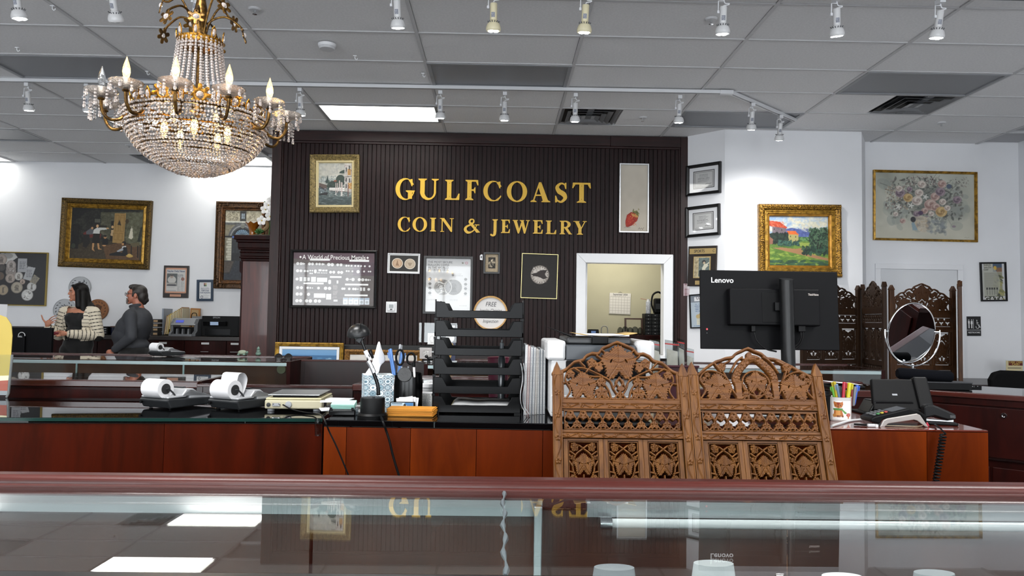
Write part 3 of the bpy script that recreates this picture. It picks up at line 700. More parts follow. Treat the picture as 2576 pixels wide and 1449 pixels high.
cs5,_,_ = case('showcase','far showcase with a clear display stand on its glass top',-.50,2.6,4.90,5.46)
def gate(lab,x0,x1,y,z1,m=dkw):
    t = thing('half_door',lab,'half door',((x0+x1)/2,y,0)); w_ = (x1-x0)/2
    box(-w_,w_,0,.03,.05,z1-.012).build('panel',m,t); box(-w_,w_,-.004,.034,z1-.012,z1).build('top_edge',mahog_x,t,bev=.002)
    for s in (-1,1): box(s*w_-.025*(s > 0),s*w_+.025*(s < 0),-.004,.034,0,z1-.013).build('stile',m,t)
gate('low dark wooden half door between the showcases, directly behind the white scale',-1.36,-.66,3.34,1.012)
gate('dark wooden half door in front of the leaning seascape',-1.395,-.505,5.2,1.022)
# right-hand showcase with an angled end
q1 = PZ(2334,982,TOPZ); q2 = PZ(2860,1016,TOPZ); dd = Vector((q2.x-q1.x,q2.y-q1.y,0)); an = math.atan2(dd.y,dd.x)
cr = thing('showcase','angled mahogany showcase with a key lock at the right edge','showcase',(q1.x,q1.y,0),(0,0,an)); Lr = dd.length
box(0,Lr,.012,.5,.05,TOPZ-.03).build('body',mahog,cr); box(.02,Lr,.04,.45,0,.05).build('plinth',dark_m,cr)
box(-.02,Lr,-.012,.03,TOPZ-.022,TOPZ+.002).build('top_rail',mahog_x,cr,bev=.004); box(0,Lr,.03,.5,TOPZ-.008,TOPZ).build('glass_top',blackgl,cr)
box(0,Lr,0,.012,.968,TOPZ-.023).build('front_rail',mahog,cr,bev=.002)
d = box(.02,Lr,.002,.012,.742,.962).build('drop_door',mahog,cr,bev=.003)
def yrot(p): return Matrix.Translation(p) @ Matrix.Rotation(pi/2,4,'X')
MB().lathe([(.0,.002),(.005,.002),(.006,.005),(.011,.005),(.013,0),(0,0)],18,yrot((.295,.002,.93))).build('key_lock',chrome,d,True)
box(0,Lr,-.004,.012,.732,.736).build('metal_strip',chrome,cr)
for i in range(4):
    d = box(.02+i*.23,.24+i*.23,.002,.012,.08,.7).build('cupboard_door',mahog,cr,bev=.003)
    MB().tube([(.05+.16*(i % 2)+i*.23,.002,.68),(.05+.16*(i % 2)+i*.23,-.02,.675),(.05+.16*(i % 2)+i*.23,-.02,.59),(.05+.16*(i % 2)+i*.23,.002,.585)],.004,8).build('pull_handle',chrome,d,True)
t = thing('showcase','mahogany showcase reflected in the oval mirror, beyond the right edge','showcase',(3.0,1.2,0)); box(-.3,.3,-1.2,1.4,.05,TOPZ-.03).build('body',mahog,t); box(-.27,.27,-1.17,1.37,0,.05).build('plinth',dark_m,t); box(-.31,.31,-1.21,1.41,TOPZ-.03,TOPZ).build('top_rail',mahog_x,t,bev=.004)
for k in range(4): d = box(-.312,-.3,-1.17+.64*k,-.57+.64*k,.45,.93).build('drop_door',mahog,t,bev=.003); MB().cyl((-.318,-.87+.64*k,.86),(-.312,-.87+.64*k,.86),.012,16).build('key_lock',chrome,d)
# back counter along the far-left wall
bt = 1.05; X0,X1 = PY(131,850,9.55).x,PY(612,850,9.55).x
bc = thing('back_counter','dark red drawer counter along the far white wall','counter',(X0,9.55,0)); Lb = X1-X0
box(0,Lb,.02,.64,.08,bt-.05).build('body',mahog,bc); box(.02,Lb,.06,.6,0,.08).build('plinth',dark_m,bc)
box(-.01,Lb,-.01,.645,bt-.05,bt).build('countertop',M('dark_laminate','#2b2523',.4),bc,bev=.003)
box(-1.6,Lb,.6,.645,bt,bt+.09).build('backsplash',M('dark_laminate','#2b2523',.4),bc)
xs = [0]+[PY(q,860,9.55).x-X0 for q in (245,356,463.5,569.6)]+[Lb]
for i,(a,b) in enumerate(zip(xs[:-1],xs[1:])):
    for k,(z0,z1) in enumerate(((.74,.995),(.42,.735),(.1,.415))):
        d = box(a+.004,b-.004,0,.02,z0,z1).build('drawer',mahog,bc,bev=.002); c = (a+b)/2
        MB().tube([(c-.055,0,(z0+z1)/2+.05*k-.01),(c-.05,-.018,(z0+z1)/2+.05*k-.01),(c+.05,-.018,(z0+z1)/2+.05*k-.01),(c+.055,0,(z0+z1)/2+.05*k-.01)],.004,6).build('handle',chrome,d,True)
        if k == 0: box(c-.05,c+.05,-.004,0,z1-.045,z1-.02).build('label_holder',M('label_plate','#b9babb',.4),d)
# tall cabinet seen from its side, standing left of the wood wall
tcx0 = PY(608,760,8.62).x; tz = PY(640,593,8.62).z
tc = thing('tall_cabinet','tall mahogany cabinet with stepped cornice beside the wood wall','cabinet',(tcx0,8.62,0)); Wt = -2.66-tcx0
cabw = WOOD('cabinet_side','#341410','#552720',.4,scale=(6,6,.5),coat=.2,bump=.05)
box(0,Wt,0,1.1,.08,tz-.3).build('side_panel',cabw,tc,bev=.003); box(.01,Wt,.01,1.09,0,.08).build('plinth',dark_m,tc)
box(-.02,.012,.01,1.08,.1,tz-.31).build('door',mahog,tc); MB().prism([(-.045,tz-.42),(-.02,tz-.45),(0.004,tz-.45),(.004,tz-.3),(-.045,tz-.3)],.02,.06).build('corbel',mahog,tc)
for i,(z0,z1,o0) in enumerate(((-.3,-.27,.02),(-.27,-.245,.035),(-.245,-.17,.025),(-.17,-.15,.045),(-.15,-.085,.05),(-.085,-.055,.065),(-.055,0,.085))):
    box(-o0,Wt,-o0,1.1,tz+z0,tz+z1).build('cornice_step',mahog,tc,bev=.006)
m = MB()
for i in range(26):
    m.sph((-.02+i*Wt/25,-.05,tz-.2),.008,6,4)
m.build('bead_moulding',mahog,tc)['kind'] = 'stuff'
# ================================================================ SHOP NAME (hand-drawn roman capitals)
def vstroke(g,pts,ws,n=14):
    P = bez(pts,n); W = np.interp(np.linspace(0,1,len(P)),np.linspace(0,1,len(ws)),ws)
    for (x,y),w_ in zip(P,W): g.add(w_/2-np.hypot(g.X-x,g.Y-y))
def glyph(ch):
    wid = dict(G=106,U=108,L=80,F=78,C=96,O=108,A=106,S=66,T=98,I=46,N=112,J=56,E=74,W=136,R=98,Y=98)
    wid['&'] = 124; W = wid[ch]; g = Fld(-4,-4,W+4,126,110 if W > 60 else 70)
    def R(a,b,c,d): g.add(np.minimum(np.minimum(g.X-a,c-g.X),np.minimum(g.Y-b,d-g.Y)))
    def stem(x,w_=23,y0=0,y1=100,l=10,r=10,top=True,bot=True):
        R(x,y0,x+w_,y1)
        if top: g.poly([(x-l,y0),(x+w_+r,y0),(x+w_+r,y0+4),(x+w_,y0+10),(x,y0+10),(x-l,y0+4)])
        if bot: g.poly([(x-l,y1),(x-l,y1-4),(x,y1-10),(x+w_,y1-10),(x+w_+r,y1-4),(x+w_+r,y1)])
    if ch in 'CG':
        g.ell(52,50,51,52); g.cut(g.ellf(60,50,36,46)); g.cut(g.sdpoly([(58,50),(125,8 if ch == 'C' else 14),(125,92 if ch == 'C' else 60)]))
        g.poly([(84,2),(91,2),(91,36),(86,36),(80,20),(70,8)])
        if ch == 'C': g.poly([(70,92),(92,76),(96,80),(80,98),(60,101)])
        else: R(68,60,90,96); g.poly([(56,56),(104,56),(104,60),(92,66),(66,66),(56,60)])
    elif ch == 'O': g.ell(54,50,53,52); g.cut(g.ellf(54,50,30,45))
    elif ch == 'U':
        stem(12,23,0,66,bot=False); stem(82,10,0,66,bot=False,l=12,r=14); h = g.ellf(52,62,40.5,40); h2 = g.ellf(58,60,24.5,32)
        g.add(np.minimum(np.minimum(h,-h2),g.Y-60))
    elif ch == 'L': stem(12); g.poly([(30,100),(30,93),(60,92),(72,68),(78,68),(76,100)])
    elif ch in 'FE':
        stem(12); g.poly([(30,0),(70,0),(72,27),(67,27),(58,8),(30,8)]); g.poly([(30,46),(46,46),(52,36),(56,36),(56,66),(52,66),(46,54),(30,54)])
        if ch == 'E': g.poly([(30,100),(30,92),(58,92),(68,70),(74,70),(71,100)])
    elif ch == 'A':
        g.poly([(44,0),(56,0),(96,100),(68,100),(42,28),(18,100),(10,100)]); R(26,62,70,69)
        g.poly([(0,100),(0,96),(10,90),(20,90),(32,96),(32,100)]); g.poly([(58,100),(58,96),(68,90),(92,90),(104,96),(104,100)])
    elif ch == 'S':
        vstroke(g,[(56,12),(34,4),(14,22),(24,44),(46,58),(54,78),(34,97),(10,88)],[7,9,17,24,25,18,10,7]); g.poly([(54,0),(60,0),(60,32),(55,32),(48,10)]); g.poly([(4,100),(4,66),(9,66),(18,90),(12,100)])
    elif ch == 'T': stem(37,24,0,100,top=False,l=12,r=12); g.poly([(4,0),(94,0),(97,28),(92,28),(80,9),(18,9),(6,28),(1,28)])
    elif ch == 'I': stem(12)
    elif ch == 'N': R(14,4,22,96); R(88,4,96,100); g.poly([(2,0),(34,0),(92,74),(96,100),(86,100),(18,14)]); R(4,95,34,100); R(76,0,108,5); R(0,0,30,5)
    elif ch == 'J': stem(26,23,0,88,bot=False); vstroke(g,[(37,84),(34,108),(20,118),(8,112)],[23,20,12,14])
    elif ch == 'W':
        g.poly([(6,0),(32,0),(52,66),(68,12),(86,12),(102,66),(118,0),(128,0),(100,101),(90,101),(72,40),(52,101),(42,101)]); R(0,0,42,5); R(104,0,136,5); R(56,0,92,5); g.poly([(60,0),(84,0),(96,44),(86,60)])
    elif ch == 'R':
        stem(12); h = g.ellf(44,27,42,28); h2 = g.ellf(42,27,20,19); g.add(np.minimum(np.minimum(h,-h2),g.X-32)); g.poly([(36,50),(60,50),(90,94),(98,96),(98,100),(72,100)])
    elif ch == 'Y':
        stem(38,23,46,100,top=False,l=11,r=11); g.poly([(10,0),(38,0),(60,46),(84,0),(92,0),(62,58),(40,58)]); R(0,0,46,5); R(70,0,100,5)
    elif ch == '&':
        vstroke(g,[(102,86),(84,70),(60,40),(44,22),(54,4),(72,6),(74,22),(56,40),(24,56),(14,78),(32,98),(60,94),(84,72),(96,46)],[16,18,20,14,10,9,12,11,14,22,18,10,7,6]); g.poly([(76,76),(96,72),(118,92),(122,98),(96,100)]); R(80,40,116,46)
    return g,W
GL = {}
gold_l = M('sign_gold','#d9ac2e',.38,spec=.4); screw_m = M('screw_gold','#7a5c14',.4,metal=.5)
def letter(ch,x0,x1,yt,yb,lab,grp):
    if ch not in GL:
        g,W = glyph(ch); GL[ch] = (fret('letter_'+ch,g.f,W+8,130,1.,None,0.),W)
    me,W = GL[ch]; n = Vector((0,-1,0)); hgt = 118 if ch == 'J' else 100
    a,b = PY(x0,yb,YW-.02),PY(x1,yt,YW-.02); sx,sz = (b.x-a.x)/W,(b.z-a.z)/hgt
    t = thing('sign_letter',lab,'sign letter',((a.x+b.x)/2,YW-.02,(a.z+b.z)/2 if ch != 'J' else b.z-50*sz),group=grp)
    m2 = me.copy(); m2.transform(Matrix.Translation((0,0,-11*sz)) @ Matrix.Diagonal((sx,.016,sz,1)))
    obj('face',m2,gold_l,t,bev=.0015,seg=1)
    for s in (-.33,.33):
        MB().sph((-.18*W*sx if ch in 'LEFRUG' else 0,-.001,s*100*sz if ch not in 'COGSUA&' else s*140*sz),.0035,6,4).build('screw',screw_m,t)
nm = ['first','second','third','fourth','fifth','sixth','seventh','eighth','ninth','tenth','eleventh','twelfth']
R1 = [('G',994,1045,449.5,501.6),('U',1050.5,1105,450,501.6),('L',1118,1158,452.7,502.5),('F',1169.5,1206.7,453,503),('C',1215,1261.3,456,505),('O',1274,1327,457,506.7),('A',1334.3,1385.7,458.7,508),('S',1394.3,1428,459.7,509),('T',1438.7,1487.3,460,509.5)]
R2 = [('C',999.7,1032,546,582),('O',1037,1075,547,582),('I',1080.6,1097.5,548,582),('N',1106,1143,549,583),('&',1165.4,1209,551,585),('J',1232.7,1251.7,551.7,592.4),('E',1259.4,1283.5,552.7,586),('W',1289,1333.3,554,586.7),('E',1339.7,1366,554,587.6),('L',1372,1400.6,555,588.6),('R',1407,1439.7,555.6,589),('Y',1442,1475.6,556.5,590)]
for i,r in enumerate(R1): letter(*r,'large gold letter %s, %s in the upper row of the wall sign' % (r[0],nm[i]),'upper row of the gold wall sign')
for i,r in enumerate(R2): letter(*r,'smaller gold %s, %s character in the lower row of the wall sign' % ('ampersand' if r[0] == '&' else 'letter '+r[0],nm[i]),'lower row of the gold wall sign')
# ================================================================ FRAMED PICTURES
def frame_mesh(name,w_,h_,prof):
    m = MB(); n = len(prof)
    for d,hh in prof:
        a,b = w_/2-d,h_/2-d; m.v += [(-a,-hh,-b),(a,-hh,-b),(a,-hh,b),(-a,-hh,b)]
    for k in range(n-1):
        for i in range(4): j = (i+1) % 4; m.f.append((k*4+i,k*4+j,k*4+4+j,k*4+4+i))
    return m.mesh(name)
def gild(name,c1,c2,r=.42,sc=40.,bump=.6,metal=.55):
    if name in MATS: return MATS[name]
    m,nt,b = newmat(name); tc = node(nt,'ShaderNodeTexCoord'); n = node(nt,'ShaderNodeTexNoise',Scale=sc,Detail=3.); nt.links.new(tc.outputs['Object'],n.inputs['Vector'])
    rp = node(nt,'ShaderNodeValToRGB'); rp.color_ramp.elements[0].color = (*lin(c1),1); rp.color_ramp.elements[1].color = (*lin(c2),1); rp.color_ramp.elements[0].position = .38; rp.color_ramp.elements[1].position = .62
    nt.links.new(n.outputs['Fac'],rp.inputs[0]); nt.links.new(rp.outputs[0],b.inputs['Base Color']); b.inputs['Roughness'].default_value = r; b.inputs['Metallic'].default_value = metal
    bp = node(nt,'ShaderNodeBump',Strength=bump,Distance=.006); nt.links.new(n.outputs['Fac'],bp.inputs['Height']); nt.links.new(bp.outputs[0],b.inputs['Normal']); return m
NW = Vector((0,-1,0)); P_WOOD = (0,YW-.001,0); P_LEFT = (0,YB-.001,0); P_MID = (0,YM-.001,0); P_RGT = (0,YR-.001,0)
AN = Vector((ANG[1][1]-ANG[0][1],-(ANG[1][0]-ANG[0][0]),0)).normalized(); P_ANG = (ANG[0][0],ANG[0][1],0)
if AN.y > 0: AN = -AN
P_ANG = Vector(P_ANG)+AN*.002
gold_a = gild('gilt_dark','#3a2c10','#6b5220',.45,60.,.5); gold_b = gild('gilt_bright','#7a5a1c','#b98f38',.38,25.,.2); gold_c = gild('gilt_olive','#5f5232','#8d7a4a',.5,60.,.6,.3)
gold_d = gild('gilt_carved','#4d3510','#a87d2c',.38,70.,1.,.6); bronze = gild('bronze_carved','#2c1d0e','#5a3c1e',.42,55.,.9,.45)
blk = M('frame_black','#0c0c0d',.3,spec=.4); blk_s = M('frame_black_satin','#121213',.45)
cream_l = M('liner_cream','#c9b98c',.6); white_mat = M('mat_board','#e7e8ea',.8)
pr_oil = PRINT('oil_paint',.45); pr_gl = PRINT('print_under_glass',.5,1.); pr_mt = PRINT('print_matt',.7)
def picture(name,lab,cat,corners,plane,n,parts,cv,inset,m_print,parent_extra=None,curve=None):
    """parts: list of (part name, profile offset range, profile, material); cv drawn print; inset = total frame width in metres"""
    Rm,c,w_,h_ = frame_on(n,corners,plane); t = thing(name,lab,cat,mw=mat_at(Rm,c))
    for pn,o0,prof,mt in parts:
        obj(pn,frame_mesh(pn,w_-2*o0,h_-2*o0,prof),mt,t)
    if cv is not None: obj('print' if m_print is not pr_oil else 'canvas',cv.mesh('canvas',w_-2*inset,h_-2*inset,y=-.008),m_print,t)
    return t,w_,h_
def orn(t,w_,h_,d,y,step,r,mt,mids=True,name='carving',seed=1):
    """carved leaf ornament along a frame"""
    rg = random.Random(seed); m = MB(); a,b = w_/2-d,h_/2-d
    for s in (-1,1):
        k = int(2*a/step)
        for i in range(k+1):
            x = -a+2*a*i/k; e = min(i,k-i); rr = r*(1.35 if e < 2 or abs(i-k/2) < 1 else rg.uniform(.6,.95)); m.sph((x,y,s*b),(rr*1.1,rr*.8,rr),7,5)
        k = int(2*b/step)
        for i in range(1,k):
            z = -b+2*b*i/k; e = min(i,k-i); rr = r*(1.35 if e < 2 or abs(i-k/2) < 1 else rg.uniform(.6,.95)); m.sph((s*a,y,z),(rr,rr*.8,rr*1.1),7,5)
    o = m.build(name,mt,t,True); o['kind'] = 'stuff'; return o
# --- interior scene with children (far-left wall)
cv = Cv(385,265,1590,1170,190,142,'#14130f')
cv.grad(385,265,1590,900,'#1a1a14','#23221a'); cv.poly([(870,330),(1590,300),(1590,900),(1300,880),(1050,830),(880,700)],'#4b4a38'); cv.poly([(1300,330),(1590,320),(1590,900),(1320,880)],'#5a5a44')
cv.noise(26,.035); cv.noise(60,.02)
cv.poly([(385,265),(700,265),(415,520)],'#0d0d0b'); cv.poly([(870,380),(1060,420),(1060,830),(980,700),(900,480)],'#454535',.5)
cv.poly([(385,1000),(640,860),(940,860),(1060,840),(1590,900),(1590,1170),(385,1170)],'#3a3020'); cv.poly([(940,940),(1200,870),(1560,940),(1560,1170),(1010,1170)],'#5a4026'); cv.noise(50,.02)
for i in range(7): cv.line([(990+i*75,1165),(1090+i*48,890)],5,'#3d2a16',.7)
cv.rect(415,565,520,1000,'#100e0b'); cv.rect(430,590,505,760,'#1b1712'); cv.rect(760,440,885,530,'#0c0c0a'); cv.rect(775,455,872,516,'#4f5045'); cv.rect(780,570,990,598,'#1d130d')
cv.poly([(1110,340),(1300,335),(1290,885),(1095,868)],'#9a7a45'); cv.noise(40,.012)
for q in ((1130,375,1185,660),(1215,372,1275,660),(1118,700,1180,815),(1200,700,1258,820)): cv.line([(q[0],q[1]),(q[2],q[1]),(q[2],q[3]),(q[0],q[3]),(q[0],q[1])],6,'#6f5427',.9)
cv.poly([(1195,455),(1230,560),(1165,545)],'#2c2417'); cv.poly([(1060,480),(1105,480),(1095,840),(1050,830)],'#15130f'); cv.ell(1082,590,20,26,'#c9a06f'); cv.poly([(1062,640),(1100,640),(1098,750),(1060,745)],'#b79a72')
cv.ell(1325,480,30,42,'#3d321d'); cv.line([(1318,500),(1315,620)],8,'#3d321d'); cv.poly([(1395,600),(1425,600),(1440,770),(1410,800),(1365,775)],'#cfc8b2'); cv.line([(1410,570),(1410,610)],8,'#cfc8b2')
cv.poly([(1560,580),(1590,570),(1570,840),(1515,840)],'#23271b'); cv.poly([(1400,870),(1550,850),(1560,930),(1420,935)],'#5f553a')
for q in (1420,1530): cv.line([(q,920),(q+8,1120)],18,'#17130d')
cv.poly([(590,720),(700,640),(720,700),(900,720),(890,800),(620,790)],'#5d2219')          # red chair
cv.poly([(640,690),(730,610),(790,680),(780,730),(650,740)],'#55565a'); cv.ell(735,600,30,30,'#241a12'); cv.ell(742,622,20,22,'#b98d63'); cv.poly([(600,745),(700,735),(720,880),(660,985),(600,960)],'#1c1915')
cv.poly([(770,650),(830,605),(880,640),(870,720),(760,715)],'#c9c9c4'); cv.poly([(850,610),(985,610),(985,640),(870,655)],'#c4c5c0'); cv.ell(1000,617,26,13,'#c39a6d'); cv.ell(812,570,38,40,'#1d1510'); cv.ell(828,582,22,28,'#c89f74')
cv.poly([(765,715),(875,715),(890,890),(750,895)],'#17130f'); cv.poly([(757,890),(790,890),(785,1000),(810,1040),(760,1010)],'#b98a5b'); cv.poly([(840,890),(870,890),(885,980),(930,1000),(860,1000)],'#b98a5b')
cv.ell(970,775,26,30,'#b08258'); cv.ell(968,756,28,18,'#120e0b'); cv.poly([(920,820),(1015,805),(1030,900),(930,930)],'#0b0b0c'); cv.ell(960,928,35,12,'#b98a5b')
cv.ell(1295,872,36,34,'#1a120d'); cv.ell(1275,890,18,22,'#b98a5b'); cv.poly([(1260,935),(1335,920),(1330,950),(1270,960)],'#d3d5d4'); cv.poly([(1285,945),(1345,940),(1370,1080),(1270,1090)],'#121214'); cv.poly([(1275,955),(1290,1000),(1190,1040),(1180,1015)],'#a3a8ae')
cv.poly([(1060,1070),(1190,1030),(1330,1060),(1330,1100),(1180,1105),(1060,1100)],'#111112'); cv.ell(1400,1100,58,26,'#b9974f'); cv.ell(1395,1078,34,18,'#c4a45c'); cv.ell(440,950,36,45,'#3c4233',.8)
Q = ((159.2,499),(385,505.8),(377.4,679.7),(152,670.6))
t,w_,h_ = picture('framed_painting','gilt framed oil painting of children in a dim room','painting',Q,P_LEFT,NW,[('frame',0,[(0,0),(0,.05),(.02,.06),(.05,.05),(.075,.03)],gold_a),('inner_moulding',.075,[(0,0),(0,.034),(.012,.038),(.02,.026),(.032,.03),(.045,.014),(.055,.006)],gold_b)],cv,.128,pr_oil)
orn(t,w_,h_,.018,-.055,.03,.011,gold_a,seed=3)
# --- gateway painting
cv = Cv(262,230,805,1245,110,200,'#8d8672')
cv.grad(262,230,805,400,'#b3aa90','#a59c86'); cv.noise(40,.04); cv.rect(480,240,575,385,'#33322f'); cv.rect(505,275,548,350,'#99a6b0'); cv.line([(526,275),(526,350)],6,'#222'); cv.line([(505,312),(548,312)],5,'#222')
for i in range(40):
    x,y = RNG.uniform(270,460),RNG.uniform(240,390); cv.line([(x,y),(x+RNG.uniform(-40,40),y-RNG.uniform(5,40))],3.5,'#2b2620',.8)
for i in range(12):
    x,y = RNG.uniform(620,700),RNG.uniform(245,360); cv.line([(x,y),(x+RNG.uniform(-30,30),y+RNG.uniform(5,40))],4,'#3b352c',.8)
cv.rect(262,388,805,404,'#c6c4b8'); cv.rect(262,404,805,440,'#595a58'); cv.rect(262,440,805,640,'#7b745f'); cv.noise(50,.03)
cv.ell(525,640,215,225,'#57585a'); cv.ell(525,640,185,195,'#8b8c8c'); cv.ell(525,645,172,180,'#3f4143'); cv.ell(525,640,150,155,'#101113'); cv.ell(520,600,105,92,'#6f8aa0'); cv.rect(262,600,805,1000,'#15161a')
for k in range(11):
    a = pi*k/10; cv.line([(520,600),(520-110*math.cos(a),600-95*math.sin(a))],5,'#141414')
cv.rect(420,592,620,604,'#0d0d0d'); cv.ell(525,450,32,42,'#77776f')
cv.rect(262,625,370,970,'#8c8877')
for k in range(9): cv.rect(290 if k % 2 else 310,640+k*36,365,668+k*36,'#bdb9a8')
cv.rect(262,640,290,960,'#6d6655'); cv.rect(376,605,404,632,'#4a68b0')
for x in range(380,520,22): cv.line([(x,640),(x,860)],5,'#4b4d4f')
cv.rect(370,850,520,960,'#0f0f10'); cv.rect(620,625,805,970,'#85816f'); cv.rect(262,960,805,1245,'#22262e'); cv.poly([(262,975),(410,965),(345,1130),(262,1135)],'#4b4138'); cv.poly([(262,1135),(345,1130),(415,968),(425,970),(355,1150),(262,1150)],'#2a2722'); cv.noise(60,.025)
t,w_,h_ = picture('framed_painting','dark framed painting of a stone gateway half hidden by the cabinet','painting',((545.4,507.8),(680,510),(677,728),(542,725.5)),P_LEFT,NW,[('frame',0,[(0,0),(0,.05),(.015,.055),(.03,.04),(.06,.035),(.072,.045)],bronze),('inner_moulding',.072,[(0,0),(0,.045),(.015,.04),(.025,.028),(.04,.03),(.05,.006)],gild('bronze_inner','#3a2413','#6b4522',.4,40.,.3,.5))],cv,.118,pr_oil)
for sx in (-1,1):
    for sz in (-1,1):
        m = MB(); rg = random.Random(5)
        for i in range(26):
            u,v = rg.uniform(0,.16),rg.uniform(0,.045)
            if i % 2: u,v = v,u
            m.sph((sx*(w_/2-.012-u),-.045,sz*(h_/2-.012-v)),(rg.uniform(.006,.014),.012,rg.uniform(.006,.014)),6,4)
        m.build('corner_carving',bronze,t,True)['kind'] = 'stuff'
# --- canal painting on the wood wall
cv = Cv(255,245,1020,1195,130,162,'#9a9a92')
cv.grad(255,245,1020,600,'#97978f','#b3b0a4'); cv.noise(8,.05); cv.noise(22,.035)
cv.dabs(140,(380,300,840,480),['#b9b4a6','#c7c3b5','#a7a59c','#8f9090'],42,asp=.5,al=.25)
cv.rect(255,590,700,680,'#8f9794',.75); cv.dabs(60,(255,540,680,640),['#a9aca6','#8a8f8c','#74807c','#b8bab4'],16,asp=.9,al=.7)
cv.poly([(462,515),(500,700),(415,700)],'#2b3a36'); cv.ell(590,760,130,110,'#28332c'); cv.ell(760,640,110,130,'#2c3a30'); cv.poly([(740,440),(850,390),(850,480),(730,480)],'#2a3a32'); cv.dabs(160,(420,640,840,800),['#22302a','#34443a','#3f4d3c','#1c2622'],22,al=.6); cv.ell(640,650,38,22,'#8b4a30',.8)
cv.rect(255,810,1020,1195,'#3e4d4c'); cv.grad(255,850,1020,1195,'#66706e','#26302f')
cv.dabs(330,(255,870,1020,1195),['#2b3a38','#5d6b69','#7f8b89','#38494a','#1d2827'],38,(-.15,.15),.16,.55); cv.dabs(60,(500,880,1020,1010),['#b3b3ac','#d2d0c8','#7d8380'],22,(-.1,.1),.2,.6)
cv.poly([(850,250),(1020,250),(1020,930),(850,880)],'#a9a39c'); cv.rect(920,380,1000,520,'#9f7538'); cv.rect(935,690,1015,830,'#a87b3a'); cv.dabs(60,(855,260,1015,860),['#d2cdc8','#2b2526','#7c5a58','#e2dfdc'],12,(1.4,1.7),.4,.8)
for a,b in ((880,340),(880,580),(880,720),(950,300),(960,590)): cv.rect(a,b,a+24,b+95,'#17181b')
cv.line([(850,560),(1020,545)],14,'#5f5a55'); cv.poly([(505,800),(850,800),(850,880),(500,860)],'#d9d6d0'); cv.line([(505,838),(850,845)],10,'#9b958c'); cv.line([(500,868),(1020,905)],10,'#4c3a34')
for x,y0,y1 in ((655,700,960),(692,705,900),(778,685,985),(800,690,985),(738,650,800),(938,740,1000)):
    cv.line([(x,y0),(x,y1)],17 if x != 738 else 22,'#d5cfc8' if x != 938 else '#5b3a34')
    for k in range(6): cv.line([(x-7,y0+20+k*38),(x+7,y0+8+k*38)],8,'#6d2f2c')
cv.poly([(265,690),(440,740),(440,850),(265,760)],'#5a4a42'); cv.poly([(265,760),(440,850),(430,880),(265,800)],'#191615'); cv.dabs(30,(280,800,440,920),['#c6c8cc','#2b2b30','#7b8590'],14,al=.8); cv.poly([(265,940),(480,905),(455,970),(270,970)],'#171412'); cv.line([(320,560),(320,690)],6,'#3b3b38')
t,w_,h_ = picture('framed_painting','canal painting with gondola in a worn gold frame','painting',((780.6,391),(903.7,391),(906.6,536),(783,536)),P_WOOD,NW,[('frame',0,[(0,0),(0,.05),(.012,.058),(.03,.045),(.055,.028),(.066,.03)],gold_c),('liner',.066,[(0,0),(0,.03),(.012,.028),(.024,.01)],cream_l)],cv,.089,pr_oil)
orn(t,w_,h_,.016,-.05,.022,.011,gold_c,seed=8)
# --- strawberry picture
cv = Cv(1135,290,1365,838,84,200,'#bdb4a6'); cv.grad(1135,290,1365,838,'#bfb7a9','#b3aa9b'); cv.noise(12,.012)
cv.poly([(1180,800),(1178,755),(1190,705),(1225,680),(1265,685),(1290,715),(1280,750),(1235,790),(1200,805)],'#8e2418'); cv.poly([(1190,790),(1186,750),(1200,705),(1230,690),(1250,720),(1225,780)],'#a8301f',.8); cv.poly([(1225,690),(1285,700),(1285,725),(1240,715)],'#c9a55a',.8)
cv.dabs(70,(1185,700,1275,795),['#d3884a','#c4502f','#6f160f'],2.6,asp=.8); cv.poly([(1235,680),(1246,650),(1255,672),(1275,668),(1298,690),(1290,715),(1262,690)],'#6a6a3a'); cv.dabs(16,(1238,655,1298,710),['#8d8a55','#3d3b22','#a59d6d'],7,asp=.3); cv.ell(1195,808,30,5,'#8e8678',.6)
cv.line([(1288,822),(1300,808),(1305,822),(1318,810),(1325,824),(1336,806)],2.2,'#4a453d')
picture('framed_picture','tall narrow strawberry picture in a thin silver frame','picture',((1560,412),(1633.4,413),(1629,586),(1555,584.5)),P_WOOD,NW,[('frame',0,[(0,0),(0,.025),(.012,.025),(.016,.012)],M('silver_frame','#d4d6d8',.3,metal=.7))],cv,.015,pr_mt)
